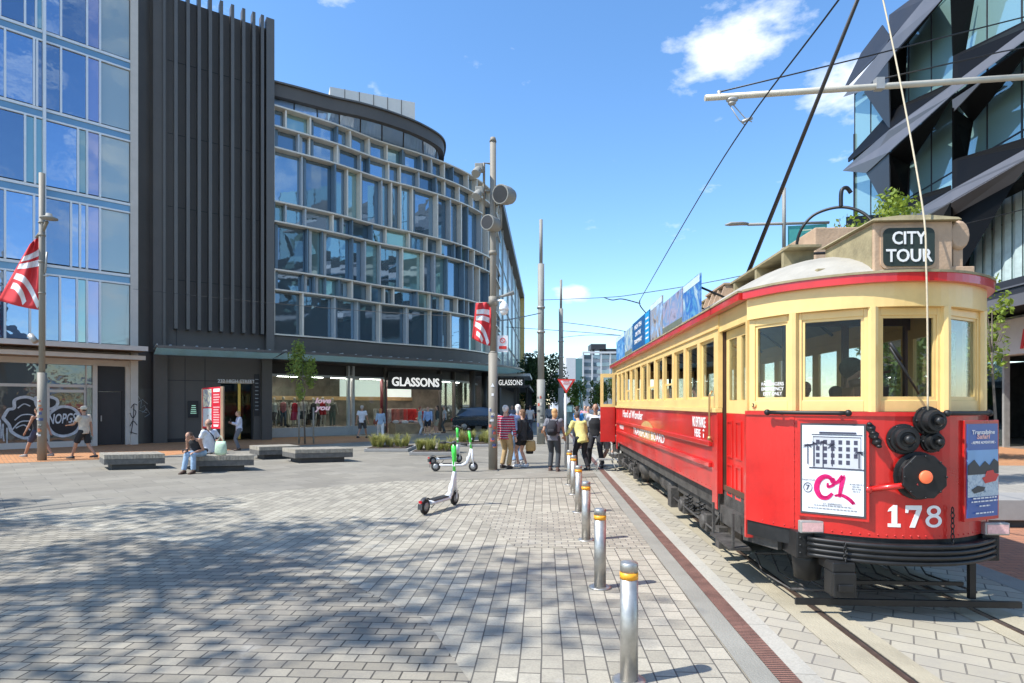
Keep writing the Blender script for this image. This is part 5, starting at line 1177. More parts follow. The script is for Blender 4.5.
# poster boards
def poster(A, B, z0, z1, name, border, lab):
    A = Vector(A); B = Vector(B); d = (B-A).normalized(); n = Vector((d.y, -d.x)); 
    mb = MB(); mb.seg(A-d*.025, B+d*.025, z0-.03, z1+.03, .03); fr_ = mb.build(name, M_red, tr, bevel=.004); fr_['label'] = lab
    mb = MB(); mb.seg(A, B, z0, z1, .006, -.006); sh = mb.build('poster_sheet', border, fr_)
    return A, d, Vector((n.x, n.y, 0)), (B-A).length, fr_
pA = P(800.5, 404, 5.20); pB = P(866, 404, 4.92)
A, d, n, wl, f = poster((pA.x, pA.y), (pB.x, pB.y), .86, 1.635, 'poster_board', mat('dark_poster_frame', (.06, .06, .065), .4), 'white poster with a sketched building and pink lettering')
d3 = Vector((d.x, d.y, 0)); 
def pp_(u, v, o): return Vector((A.x, A.y, 0))+d3*wl*u+n*o+Vector((0, 0, .86+.775*v))
def prect(mb, u0, u1, v0, v1, o=.0105, th=.002): mb.slab([pp_(u0, v0, o), pp_(u1, v0, o), pp_(u1, v1, o), pp_(u0, v1, o)], n, th)
mb = MB(); prect(mb, .03, .97, .02, .98, .0085); mb.build('poster_paper', mat('poster_paper', (.72, .74, .76), .25, var=.02, coat=.5), f)
mb = MB(); prect(mb, .20, .93, .52, .86); mb.build('sketched_facade', mat('sketch_grey', (.50, .51, .53), .5), f)
M_ink = mat('sketch_ink', (.05, .05, .08), .6); mb = MB(); o = .0125
for k in range(4):
    for j in range(6):
        if (k, j) in ((0, 5),): continue
        u = .25+j*.115; v = .56+k*.072; prect(mb, u, u+.055, v, v+.045, o)
prect(mb, .14, .97, .505, .518, o); prect(mb, .20, .93, .85, .858, o); prect(mb, .18, .95, .875, .883, o); prect(mb, .925, .93, .52, .86, o); prect(mb, .20, .205, .52, .86, o); prect(mb, .30, .86, .89, .91, o)
mb.build('sketch_lines', M_ink, f)
mb = MB(); rngp = random.Random(4)
for u, v0, v1 in ((.12, .55, .76), (.22, .53, .78), (.36, .52, .80), (.50, .54, .77), (.9, .53, .70)):
    prect(mb, u-.008, u+.008, v0, v1, .0145)
    for k in range(13):
        a = rngp.uniform(-.5, 3.7); r_ = rngp.uniform(.05, .085); c0 = pp_(u, v1, .0145); c1 = pp_(u+math.cos(a)*r_, v1+math.sin(a)*r_*.6-.02, .0145); s_ = (c1-c0).normalized(); sd_ = n.cross(s_)*.005; mb.slab([c0-sd_, c1-sd_*.3, c1+sd_*.3, c0+sd_], n, .001)
mb.build('sketched_palms', M_ink, f)
M_pk = mat('magenta_lettering', (.75, .01, .17), .35)
mb = MB()
def pstroke(pts, wd):
    q = catmull([Vector((a, b, 0)) for a, b in pts], 7); m = len(q)
    for i in range(m-1):
        a = pp_(q[i].x, q[i].y, .0125); b = pp_(q[i+1].x, q[i+1].y, .0125); s_ = (b-a).normalized(); w0 = wd*(.55+.55*math.sin(PI*(i+.5)/m)); sd_ = n.cross(s_)*w0; mb.slab([a-sd_-s_*.003, b-sd_+s_*.003, b+sd_+s_*.003, a+sd_-s_*.003], n, .0015+.00005*i)
pstroke([(.50, .36), (.47, .41), (.38, .42), (.29, .37), (.26, .28), (.32, .20), (.42, .19), (.50, .24)], .020)
pstroke([(.46, .39), (.52, .40), (.52, .34), (.44, .31), (.43, .35)], .011)
pstroke([(.52, .34), (.60, .38), (.665, .43), (.63, .30), (.61, .21)], .016); pstroke([(.54, .22), (.64, .23), (.74, .20), (.82, .15), (.78, .19)], .013)
mb.build('magenta_script', M_pk, f)
mb = MB(); 
for i in range(20):
    a0, a1 = 2*PI*i/20, 2*PI*(i+1)/20; q = [pp_(.12+r_*math.cos(a)*1.3, .29+r_*math.sin(a), .0125) for r_, a in ((.055, a0), (.055, a1), (.048, a1), (.048, a0))]; mb.slab(q, n, .001)
mb.build('number_ring', M_ink, f)
text('poster_number', '7', pp_(.12, .29, .013), d3, up, .03, .045, M_ink, f, .001, .01)
text('poster_small_print', 'TRAM STOP', pp_(.13, .375, .013), d3, up, .10, .012, M_ink, f, .001)
text('poster_small_print', 'C1 ESPRESSO', pp_(.5, .125, .013), d3, up, .14, .014, M_ink, f, .001)
mb = MB(); M_ink2 = mat('faint_ink', (.30, .30, .32), .6)
for v, u0, u1 in ((.098, .22, .80), (.065, .12, .88), (.35, .76, .96), (.325, .80, .92), (.30, .79, .93), (.275, .81, .91)):
    u = u0
    while u < u1: w_ = rngp.uniform(.02, .05); prect(mb, u, min(u1, u+w_), v, v+.011, .0125, .001); u += w_+.012
mb.build('poster_small_print', M_ink2, f)
pA = P(966.5, 404, 4.93); pB = P(997, 404, 5.08)
A, d, n, wl, f2 = poster((pA.x, pA.y), (pB.x, pB.y), .86, 1.635, 'poster_board', mat('blue_poster', (.03, .10, .34), .3, coat=.4), 'blue poster with a mountain lake and a red boat'); d3 = Vector((d.x, d.y, 0))
mb = MB(); prect(mb, 0, 1, .42, .72, .0085); mb.build('picture_sky', mat('poster_sky', (.20, .38, .62), .3), f2)
mb = MB(); prect(mb, 0, 1, .22, .48, .0105); mb.build('picture_lake', pictmat('poster_lake', [(.25, .35, .45), (.5, .58, .62), (.12, .2, .3)], 22, 4, 1), f2)
mb = MB(); mb.slab([pp_(u, v, .013) for u, v in ((0, .46), (1, .46), (1, .58), (.85, .62), (.7, .55), (.55, .60), (.38, .54), (.2, .62), (0, .56))], n, .002); mb.build('picture_hills', mat('poster_hills', (.04, .045, .05), .5), f2)
mb = MB(); mb.slab([pp_(u, v, .015) for u, v in ((.45, .42), (.55, .36), (.9, .38), (1., .45), (.8, .47))], n, .002); mb.slab([pp_(u, v, .017) for u, v in ((.55, .44), (.85, .45), (.8, .5), (.6, .49))], n, .002); mb.build('picture_boat', mat('poster_red', (.6, .03, .03), .4), f2)
mb = MB(); mb.slab([pp_(u, v, .015) for u, v in ((.1, .30), (.2, .26), (.5, .28), (.55, .32), (.3, .34))], n, .002); mb.build('picture_small_boat', mat('poster_hills', (.04, .045, .05)), f2)
text('poster_title', 'Tranzalpine', pp_(.5, .905, .0125), d3, up, wl*.74, .045, M_wh, f2, .001, .02, .1); text('poster_title', 'Safari', pp_(.5, .865, .0125), d3, up, wl*.42, .04, mat('poster_pink', (.8, .45, .40), .4), f2, .001, .02, .1)
text('poster_words', '- ALPINE ADVENTURE -', pp_(.5, .80, .0125), d3, up, wl*.8, .022, M_wh, f2, .001, .02)
mb = MB()
for v, u0, u1 in ((.20, .14, .90), (.165, .08, .94), (.115, .34, .68), (.04, .22, .80)):
    u = u0
    while u < u1: w_ = rngp.uniform(.05, .12); prect(mb, u, min(u1, u+w_), v, v+.014, .020, .001); u += w_+.03
mb.build('poster_small_print', M_wh, f2)
# bumper, its end blocks, steps and rear-end copy
for flip in (False, True):
    fy = mir if flip else (lambda y: y)
    bp = [(x, y) for x, y in arc if -.74 <= x <= .78]
    rows_band(bp, .50, .66, .02, .10, M_iron, 'bumper', flip)
    for z in (.515, .56, .605, .65):
        pts = []
        for i, (x, y) in enumerate(bp):
            dd_ = (Vector(bp[min(i+1, len(bp)-1)])-Vector(bp[max(i-1, 0)])).normalized(); q = Vector((x, y))+Vector((dd_.y, -dd_.x))*.11; pts.append((TX+q.x, fy(q.y), z))
        mb = MB(); mb.tube(pts, .018, 8); mb.build('bumper_rib', M_iron, tr)
    for sx in (-1, 1):
        mb = MB(); x = TX+sx*.77; ya, yb = sorted((fy(5.28), fy(5.60))); mb.box(x-.07, x+.07, ya, yb, .47, .70); e = mb.build('bumper_end', M_iron, tr, bevel=.01)
        mb = MB(); 
        for z in (.52, .585, .65):
            for u in (-.04, .04): mb.ball((x+u, fy(5.28), z), .012, .012, .012, 6, 4)
        mb.build('bolts', M_iron, e)
        mb = MB(); x2 = TX+(.80 if sx > 0 else -.72); mb.box(x2-.10, x2+.10, fy(5.28)-.03, fy(5.28)+.03, .695, .80); lm = mb.build('reflector_lamp', M_steel, tr, bevel=.008)
        mb = MB(); yy = fy(5.28)+(-.031 if not flip else .031); mb.box(x2-.085, x2+.085, min(yy, yy-.006*(1 if not flip else -1)), max(yy, yy-.006*(1 if not flip else -1)), .71, .785); mb.build('lens', mat('pale_pink_lens', (.75, .45, .42), .25, var=.15, vs=30), lm)
        # side sill from the bumper to the door
        mb = MB(); mb.seg((TX+sx*.86, fy(5.6)), (TX+sx*1.04, fy(6.0)), .47, .66, .05, -.025 ); mb.box(TX+sx*1.02-.03, TX+sx*1.02+.03, min(fy(6.0), fy(6.8)), max(fy(6.0), fy(6.8)), .5, .68); mb.build('side_sill', M_under, tr)
        # door step
        mb = MB(); ya, yb = sorted((fy(6.0), fy(6.72))); xx = TX+sx*1.06; mb.box(xx-.12, xx+.08, ya, yb, .36, .385); mb.box(xx-.1, xx-.08, ya, ya+.04, .385, .72); mb.box(xx-.1, xx-.08, yb-.04, yb, .385, .72); mb.build('door_step', M_under, tr)
    # coupling with chain
    mb = MB(); cx_ = TX-.56; y_ = fy(5.10); s = -1 if not flip else 1
    mb.box(cx_-.09, cx_+.09, y_-.06, y_+.2, .42, .50); mb.box(cx_-.09, cx_+.09, y_-.08, y_-.04, .22, .42); mb.box(cx_-.09, cx_-.06, y_-.04, y_+.1, .22, .42); mb.box(cx_+.06, cx_+.09, y_-.04, y_+.1, .22, .42); mb.box(cx_-.06, cx_+.06, y_-.10, y_-.079, .27, .33)
    mb.build('coupling', M_iron, tr, bevel=.008)
    mb = MB(); mb.lathe((TX-.66, fy(5.5), .22), (0, 0, 1), [(0, .02), (.03, .11), (.2, .125), (.25, .125)], 16); mb.build('gong', M_iron, tr)
    for (xx, z0_, z1_) in ((TX+.28, .66, .96), (TX-.47, .42, .66)):
        mb = MB(); p, n_, d_ = fr(xx-TX, .12 if z0_ < .5 else .035); k_ = 7
        for i in range(k_):
            z = z0_+(z1_-z0_)*(i+.5)/k_; hz = (z1_-z0_)/k_*.62; a = Vector((1, 0, 0)) if i % 2 else Vector((0, 1, 0)); c_ = Vector((p.x, fy(p.y), z))
            mb.tube([c_+a*.013*math.cos(2*PI*j/8)+Vector((0, 0, hz*math.sin(2*PI*j/8))) for j in range(9)], .005, 4, cap=False)
        mb.build('chain', M_iron, tr)
    # lifeguard tray and bar
    mb = MB(); mb.box(TX-.87, TX+.98, fy(5.24)-.015, fy(5.24)+.015, .09, .145); lg = mb.build('lifeguard_bar', M_iron, tr, bevel=.003)
    mb = MB(); mb.box(TX-.55, TX+.55, fy(5.30)-.012, fy(5.30)+.012, .255, .285); mb.build('upper_bar', M_iron, lg)
    for xx in (TX-.52, TX+.62): mb = MB(); mb.box(xx-.025, xx+.025, fy(5.30)-.02, fy(5.30)+.02, .145, .52); mb.build('hanger', M_iron, lg)
    mb = MB()
    for k in range(11): mb.tube([(TX-.8+k*.16, fy(5.5), .14), (TX-.8+k*.16, fy(6.2), .10), (TX-.8+k*.16, fy(6.4), .24)], .010, 4)
    mb.tube([(TX-.8, fy(5.5), .14), (TX+.8, fy(5.5), .14)], .015, 5); mb.tube([(TX-.8, fy(6.4), .24), (TX+.8, fy(6.4), .24)], .015, 5)
    mb.build('wire_tray', M_under, lg)
    # bogie
    bg_ = None; yc = fy(8.25)
    mb = MB(); mb.box(TX-.95, TX+.95, yc-.15, yc+.15, .42, .62); mb.box(TX-.5, TX+.5, yc-.5, yc+.5, .3, .6)
    bg_ = mb.build('bogie', M_under, tr)
    for sx in (-1, 1):
        mb = MB(); x = TX+sx*.90; mb.box(x-.04, x+.04, yc-1.15, yc+1.15, .46, .60); mb.box(x-.03, x+.03, yc-.9, yc+.9, .25, .31)
        for yy in (-.75, -.3, .3, .75): mb.box(x-.035, x+.035, yc+yy-.04, yc+yy+.04, .25, .55)
        mb.build('bogie_frame', M_under, bg_, bevel=.008)
        for yy in (-.6, .6):
            mb = MB(); mb.lathe((TX+sx*.66, yc+yy, .33), (sx, 0, 0), [(-.04, .35), (-.01, .35), (0, .31), (.06, .30), (.065, .2), (.05, .1), (.12, .09)], 28); mb.build('wheel', mat('wheel_steel', (.10, .09, .085), .4, .6, var=.3), bg_)
            mb = MB(); x = TX+sx*.93; mb.box(x-.08, x+.08, yc+yy-.12, yc+yy+.12, .22, .44); mb.lathe((x, yc+yy, .33), (sx, 0, 0), [(.07, .1), (.11, .09), (.115, .05)], 12); mb.build('axle_box', M_under, bg_, bevel=.015)
            mb = MB(); x = TX+sx*.96
            for q in range(2):
                cy = yc+yy*.5+(.1 if q else -.1); mb.tube([(x+.04*math.cos(a), cy+.04*math.sin(a), .32+.2*a/(PI*8)) for a in [PI*i/4 for i in range(33)]], .011, 4)
            mb.build('coil_spring', M_iron, bg_)
    for sx in (-1, 1):
        mb = MB(); mb.box(TX+sx*.98-.05, TX+sx*.98+.05, yc-1.35, yc-1.2, .16, .40); mb.box(TX+sx*.98-.06, TX+sx*.98+.06, yc+1.15, yc+1.4, .2, .5)
        mb.tube([(TX+sx*1.0, yc-1.4, .3), (TX+sx*1.0, yc+1.4, .36)], .016, 5); mb.tube([(TX+sx*1.0, yc-1.3, .55), (TX+sx*1.0, yc-.9, .22)], .02, 5)
        mb.build('brake_rigging', M_under, bg_)
mb = MB(); mb.box(TX-1.0, TX+1.0, 6.0, mir(6.0), .60, .84); mb.build('underframe', M_under, tr)
for (y, r_, l_) in ((10.4, .17, .9), (11.7, .15, .7), (12.9, .18, .8)):
    mb = MB(); mb.lathe((TX-.78, y-l_/2, .44), (0, 1, 0), [(0, .05), (.04, r_), (l_-.04, r_), (l_, .05)], 18); mb.box(TX-.82, TX-.74, y-l_*.3, y-l_*.3+.04, .44, .62); mb.build('air_reservoir', M_under, tr)
mb = MB(); mb.box(TX+.5, TX+.95, 10.2, 12.6, .28, .6); mb.box(TX-.3, TX+.3, 10, 13, .3, .6); mb.build('equipment_case', M_under, tr)
# interior
mb = MB(); mb.box(TX-1.01, TX+1.01, 5.9, mir(5.9), .845, .90); mb.build('floor', M_int, tr)
for y in (6.80, mir(6.80)-.05):
    mb = MB(); wall_open(mb, (TX-1.01, y), (TX+1.01, y), .9, 2.85, [(.06, .66, 1.6, 2.66), (.72, 1.30, .9, 2.66), (1.36, 1.96, 1.6, 2.66)], .05); mb.build('bulkhead', M_int, tr)
for k in range(9):
    for sx in (-1, 1):
        y = 7.4+k*.95; mb = MB(); mb.box(TX+sx*.62-.38, TX+sx*.62+.38, y, y+.42, 1.25, 1.33); mb.box(TX+sx*.62-.38, TX+sx*.62+.38, y+.40, y+.46, 1.33, 1.85); mb.box(TX+sx*.62-.3, TX+sx*.62+.3, y+.1, y+.3, .9, 1.25); mb.build('seat', M_int, tr, bevel=.01)
mb = MB(); mb.box(TX-.25, TX+.05, 5.50, 5.72, .9, 1.95); mb.lathe((TX-.1, 5.6, 1.95), (0, 0, 1), [(0, .13), (.06, .14), (.08, .1)], 14); mb.tube([(TX-.1, 5.6, 2.03), (TX-.1, 5.6, 2.07), (TX+.06, 5.5, 2.09)], .012, 5); mb.build('controller', M_int, tr)
mb = MB(); mb.tube([(TX-.18, 5.07, 2.27), (TX+.05, 5.07, 1.88)], [.014, .008], 6); mb.tube([(TX-.19, 5.05, 2.30), (TX-.1, 5.05, 2.16)], .014, 5); mb.build('windscreen_wiper', M_iron, tr)
mb = MB(); mb.box(TX+.5, TX+.56, 5.6, 5.66, .9, 2.8); mb.build('stanchion', M_iron, tr)
# ============================================================ STREET FURNITURE
M_stain = mat('brushed_stainless', (.46, .44, .40), .42, .8, var=.22, vs=9)
M_stop = mat('grey_bollard_cap', (.22, .22, .22), .35, .7)
M_or = mat('amber_reflective_band', (.90, .38, .02), .4)
def bollard():
    t = thing('bollard', 'stainless steel bollard with amber band, nearest the camera', 'bollard', (0, 0, 0), 0, 'bollards along the tram track')
    mb = MB(); mb.lathe((0, 0, .012), (0, 0, 1), [(0, .058), (.66, .058)], 28); mb.lathe((0, 0, .715), (0, 0, 1), [(0, .058), (.055, .058), (.062, .052), (.064, .0)], 28); mb.build('post', M_stain, t)
    mb = MB(); mb.lathe((0, 0, .672), (0, 0, 1), [(0, .0595), (.043, .0595)], 28); mb.build('amber_band', M_or, t)
    mb = MB(); mb.lathe((0, 0, .004), (0, 0, 1), [(0, .11), (.012, .11), (.016, .09), (.017, .058)], 28); mb.build('base_flange', M_stain, t)
    return t
b0 = bollard(); bl = [(629, 683, 'nearest the camera'), (600, 589, 'second from the camera'), (586, 541.5, 'third from the camera'), (578.5, 513.5, 'fourth from the camera'), (573.5, 495.5, 'fifth from the camera, behind the fourth'), (569.5, 486, 'farthest of the row beside the stooping walker')]
for k, (px, py, lab) in enumerate(bl):
    o = b0 if k == 0 else copy_tree(b0); g = G(px, py-1); o.location = (g.x, g.y, 0); o['label'] = 'stainless steel bollard with amber band, '+lab
    o.rotation_euler.z = k*.7
# ---- benches of timber slabs on dark bases
M_bt = mat('weathered_bench_timber', (.30, .27, .215), .8, var=.3, vs=9, bump=.4); M_bd = mat('dark_bench_base', (.055, .055, .055), .7, var=.25, vs=3); M_bm = mat('dark_bench_timber', (.115, .11, .10), .75, var=.3, vs=9, bump=.3)
def bench(px0, px1, pyb, depth, lab, ang=0):
    a, b = G(px0, pyb), G(px1, pyb-1.6); w_ = (b-a).length/2; d = (b-a).normalized(); ay = Vector((-.68, .73, 0)); cc_ = (a+b)/2+ay*(depth/2)
    t = thing('bench', lab, 'bench', (cc_.x, cc_.y, 0), 0, 'low timber block benches on the plaza')
    def pl(x0, x1, y0, y1): return [tuple((cc_+d*x+ay*y).to_2d()) for x, y in ((x0, y0), (x1, y0), (x1, y1), (x0, y1))]
    h = depth/2
    mb = MB(); mb.prism(pl(-w_+.2, w_-.2, -h+.14, h-.14), .004, .15); mb.build('base', M_bd, t)
    mb = MB(); mb.prism(pl(-w_, w_, -h, h), .15, .30); mb.build('lower_tier', M_bm, t, bevel=.006)
    mb = MB(); n = int(2*w_/.075)
    for i in range(n):
        x = -w_+(i+.5)*2*w_/n; q = w_/n-.004; mb.prism(pl(x-q, x+q, -h-.01, h+.01), .303, .42+.002*(i % 2))
    mb.build('seat', M_bt, t); return cc_, d, ay, w_
B1 = bench(104, 165, 470.5, 1.1, 'low timber block bench nearest the left lamp mast')
B2 = bench(192, 254, 472.5, 1.1, 'low timber block bench with seated couple and green bag')
B3 = bench(259, 300, 460, 1.0, 'low timber block bench behind, between the couple and the sapling')
B4 = bench(295, 353, 463.5, 1.1, 'low timber block bench on the right, in front of the sapling')
# ---- sapling with stakes
g = G(305, 444); tree('sapling', 'slender young street tree held between two stakes before the dress shop', (g.x, g.y, 0), 4.4, (g.x-.1, g.y, 3.05), (.58, .55, 1.55), 1500, .13, leafmat('fresh_green_leaves', (.16, .25, .04), (.34, .40, .09), .4), M_bark, .045, None, 44, 5, 16)
for px in (299, 313.5): g2 = G(px, 444); mb = MB(); mb.tube([(g2.x, g2.y, 0), (g2.x, g2.y, 1.65)], .04, 8); tag(mb.build('tree_stake', M_bt), ('left' if px < 305 else 'right')+' timber stake beside the slender sapling', 'stake', 'stakes of the sapling')
# ---- grass beds
M_grass = leafmat('dry_green_grass', (.20, .23, .05), (.50, .46, .17), .4); M_soil = mat('dark_mulch', (.07, .05, .035), .95, var=.4, vs=15, bump=.6); M_kerb = mat('bed_kerb_stone', (.30, .29, .27), .8)
def grassbed(px0, px1, py, depth, lab, seed, h=.55):
    rng = random.Random(seed); a, b = G(px0, py), G(px1, py); d = (b-a).normalized(); n = Vector((-d.y, d.x, 0)); w_ = (b-a).length; c = (a+b)/2+n*depth/2
    t = thing('grass_bed', lab, 'plants', (c.x, c.y, 0), 0, 'tussock grass beds on the plaza')
    mb = MB(); mb.obox((c.x, c.y), d[:2], n[:2], w_/2, depth/2, .005, .12); mb.build('kerb', M_kerb, t, bevel=.01)
    mb = MB(); mb.obox((c.x, c.y), d[:2], n[:2], w_/2-.1, depth/2-.1, .12, .15); mb.build('mulch', M_soil, t)
    mb = MB()
    for k in range(int(w_*11)):
        q = c+d*rng.uniform(-w_/2+.15, w_/2-.15)+n*rng.uniform(-depth/2+.12, depth/2-.12)*.8; hh = h*1.15*rng.uniform(.55, 1.1)
        for i in range(80):
            a_ = rng.uniform(0, 6.28); lean = rng.uniform(.1, 1.0); dr = Vector((math.cos(a_), math.sin(a_), 0)); s_ = Vector((-dr.y, dr.x, 0))*.007; r0 = q+dr*.05*rng.random()+Vector((0, 0, .13)); L_ = hh*rng.uniform(.6, 1.1)
            p1 = r0+dr*lean*L_*.35+Vector((0, 0, L_*.65)); p2 = r0+dr*lean*L_*1.1+Vector((0, 0, L_*(1-.35*lean)))
            mb.add([r0-s_, r0+s_, p1+s_, p1-s_, p2], [(0, 1, 2, 3), (3, 2, 4)])
    mb.build('tussocks', M_grass, t, fixn=False)
grassbed(364, 408, 452, 2.0, 'tussock grass bed left of the scooters, nearest the sapling', 1)
grassbed(409, 455, 455.5, 1.6, 'tussock grass bed directly behind the two parked scooters', 2, .5)
grassbed(452, 492, 447, 1.8, 'tussock grass bed at the foot of the central mast', 3)
# ---- masts
M_pole = mat('taupe_painted_mast', (.25, .225, .18), .6, 0, var=.06, vs=2); M_poleg = mat('grey_mast', (.27, .265, .235), .6, 0, var=.08, vs=2)
M_flag = mat('red_banner_cloth', (.62, .035, .04), .7, var=.1, vs=2); M_flagw = mat('white_banner_stripe', (.78, .76, .75), .7)
def cyl(mb, x, y, z0, z1, r0, r1=None, n=14): mb.lathe((x, y, z0), (0, 0, 1), [(0, r0), (z1-z0, r1 or r0)], n)
def flagmesh(D, px, top, bot, leftx, curve_):     # hanging banner: hoist along the mast at px, fly edge free
    pass
def banner(D, quad_, stripes, t, nm='banner'):
    # quad_ corners in picture px (hoist top, hoist bottom, fly bottom, fly top); surface undulates in depth
    ht, hb, fbm, ft = quad_; NU, NV = 14, 18
    def S_(u, v, o=0):
        a = (ht[0]+(hb[0]-ht[0])*v, ht[1]+(hb[1]-ht[1])*v); b = (ft[0]+(fbm[0]-ft[0])*v, ft[1]+(fbm[1]-ft[1])*v)
        sag = math.sin(PI*u)*1.2*v; wob = .16*math.sin(u*6+v*2.2)*u+.05*math.sin(u*13-v*4)
        return P(a[0]+(b[0]-a[0])*u, a[1]+(b[1]-a[1])*u+sag, D+wob+o)
    vs = [S_(i/NU, j/NV) for j in range(NV+1) for i in range(NU+1)]
    mb = MB(); mb.add(vs, [(j*(NU+1)+i, j*(NU+1)+i+1, (j+1)*(NU+1)+i+1, (j+1)*(NU+1)+i) for j in range(NV) for i in range(NU)], 0, True)
    b = mb.build(nm, M_flag, t, fixn=False); sm_ = b.modifiers.new('solid', 'SOLIDIFY'); sm_.thickness = .008; sm_.offset = 0
    for st in stripes:
        q = catmull([Vector((u, v, 0)) for u, v in st[1]], 6); w = st[0]
        for side in (-1, 1):
            vs = []; 
            for i, p in enumerate(q):
                d = (q[min(i+1, len(q)-1)]-q[max(i-1, 0)]).normalized(); nn_ = Vector((-d.y, d.x, 0))*w
                for k in range(4): r_ = p+nn_*(k/3*2-1); vs.append(S_(max(0, min(1, r_.x)), max(0, min(1, r_.y)), side*.012))
            mb = MB(); mb.add(vs, [(4*i+k, 4*i+k+1, 4*i+k+5, 4*i+k+4) for i in range(len(q)-1) for k in range(3)], 0, True); mb.build('white_stripe', M_flagw, b, fixn=False)
    return b
def stickers(mb_parent, x, y, r, zs, seed):
    rng = random.Random(seed); cols = [(.5, .5, .5), (.45, .10, .06), (.08, .10, .22), (.5, .47, .4), (.05, .05, .05), (.5, .2, .08)]
    for k, (z, h) in enumerate(zs):
        for w_ in range(2):
            q = rng.randrange(6); c = cols[q]; a0 = R(rng.uniform(-150, -80)); a1 = a0+rng.uniform(.35, .9); mb = MB(); vs = []; z0 = z+rng.uniform(-.03, .05); hh = h*rng.uniform(.35, .75)
            for i in range(5):
                a = a0+(a1-a0)*i/4; rr = r+.003+.0015*(2*k+w_)
                vs += [(x+rr*math.cos(a), y+rr*math.sin(a), z0), (x+rr*math.cos(a), y+rr*math.sin(a), z0+hh)]
            mb.add(vs, [(2*i, 2*i+2, 2*i+3, 2*i+1) for i in range(4)]); mb.build('sticker', mat('sticker_%d' % q, c, .6, var=.85, vs=38), mb_parent, fixn=False)
g = G(42, 460.5); t = thing('lamp_mast', 'tall taupe lamp mast with a red striped banner, at the left edge', 'street lamp', (g.x, g.y, 0)); D = 19.1; r_ = (42-CX)/F
mb = MB(); cyl(mb, g.x, g.y, 0, 2.8, .125); cyl(mb, g.x, g.y, 2.8, 9.15, .085); mb.build('mast', M_pole, t, fixn=True)
mb = MB(); 
mb.tube([P(42, 233, D), P(45, 226, D), P(47, 222, D-.2)], .05, 8); mb.tube([P(36, 238, D), P(43, 229, D)], .04, 6); mb.build('bracket', M_pole, t)
for zz in (5.3, 6.3, 7.15, 7.55): mb = MB(); cyl(mb, g.x, g.y, zz, zz+.05, .10); mb.build('collar', M_pole, t)
mb = MB(); mb.lathe(P(49, 220, D-.3), (0, 0, 1), [(0, .05), (.03, .24), (.06, .24), (.12, .1), (.2, .08)], 18); mb.build('lamp_head', M_poleg, t)
mb = MB(); mb.tube([P(45, 273, D), P(47, 252, D)], .03, 6); mb.tube([P(42, 275, D), P(48, 276, D)], .03, 6); mb.build('camera_bracket', M_steel, t)
mb = MB(); mb.tube([P(30, 335, D), P(36, 342, D)], .09, 10); mb.build('floodlight', M_steel, t)
banner(D, ((39, 236), (39.5, 310), (-2, 300), (30, 244)), [(.045, [(.0, .22), (.5, .25), (.95, .27)]), (.045, [(0, .36), (.5, .38), (.95, .40)]), (.05, [(.02, .95), (.25, .74), (.55, .6), (.9, .56)]), (.05, [(.38, .94), (.5, .82), (.7, .73), (.85, .72)])], t)
stickers(t, g.x, g.y, .125, [(1.9-.16*k, .12) for k in range(8)], 1)
g = G(493, 469.5); t = thing('lamp_mast', 'tall taupe mast at the plaza centre carrying drum floodlights, cameras and a banner', 'street lamp', (g.x, g.y, 0)); D = 16.5
mb = MB(); cyl(mb, g.x, g.y, 0, 3.2, .125); cyl(mb, g.x, g.y, 3.2, 3.25, .125, .085); cyl(mb, g.x, g.y, 3.25, 9.0, .085); cyl(mb, g.x, g.y, 9.0, 9.12, .10, .07); mb.build('mast', M_pole, t)
mb = MB(); mb.tube([P(492, 164, D), P(484, 163, D), P(484, 228, D)], .035, 8); mb.tube([P(484, 191, D), P(493, 191, D)], .03, 6); mb.tube([P(493, 205, D), P(501, 205, D), P(501, 228, D), P(493, 229, D)], .035, 8); mb.build('floodlight_bracket', M_pole, t)
def flood(px, py, px2, py2, r, rim=True):
    a, b = P(px, py, D-.35), P(px2, py2, D+.1); ax = (b-a).normalized(); L_ = (b-a).length; mb = MB()
    mb.lathe(a, ax, [(0, r*1.02), (.02, r*1.05), (L_*.7, r), (L_*.75, r*.9), (L_, r*.85)], 20); o = mb.build('floodlight', M_poleg, t)
    mb = MB(); mb.lathe(a-ax*.004, ax, [(0, r*.9), (.003, r*.9)], 20); mb.build('dark_lens', M_black, o)
    mb = MB()
    for k in range(8): q = a+ax*(L_*.8); mb.lathe(q, ax, [(0, .0), (.01, .0)], 4)
    return o
flood(500, 194, 510, 196.5, .25); flood(487, 222, 497, 226, .20)
for (x, y) in ((479.5, 168), (480, 191)):
    mb = MB(); c_ = P(x, y, D-.1); mb.box(c_.x-.12, c_.x+.10, c_.y-.12, c_.y+.12, c_.z-.1, c_.z+.1); mb.tube([c_, P(x-4, y+6, D-.3)], [.09, .13], 10); mb.build('spotlight', M_poleg, t, bevel=.02)
mb = MB(); c_ = P(504, 309, D-.1); mb.lathe(c_, (0, 0, -1), [(-.22, .03), (-.12, .11), (-.02, .13), (.04, .13)], 16); mb.ball(c_-Vector((0, 0, .06)), .11); mb.tube([P(493, 300.5, D), P(504, 300.5, D-.1), c_+Vector((0, 0, .15))], .03, 6); mb.build('dome_camera', M_letter, t)
mb = MB(); mb.tube([P(493, 298, D), P(503, 296, D), P(514, 292.5, D)], [.03, .035, .06], 8); mb.build('lamp_arm', M_poleg, t)
mb = MB(); cyl(mb, g.x, g.y, 4.5, 4.75, .12); cyl(mb, g.x, g.y, 5.9, 6.0, .11); mb.tube([P(493, 303, D), P(478, 303, D)], .025, 6); mb.build('banner_arm', M_pole, t)
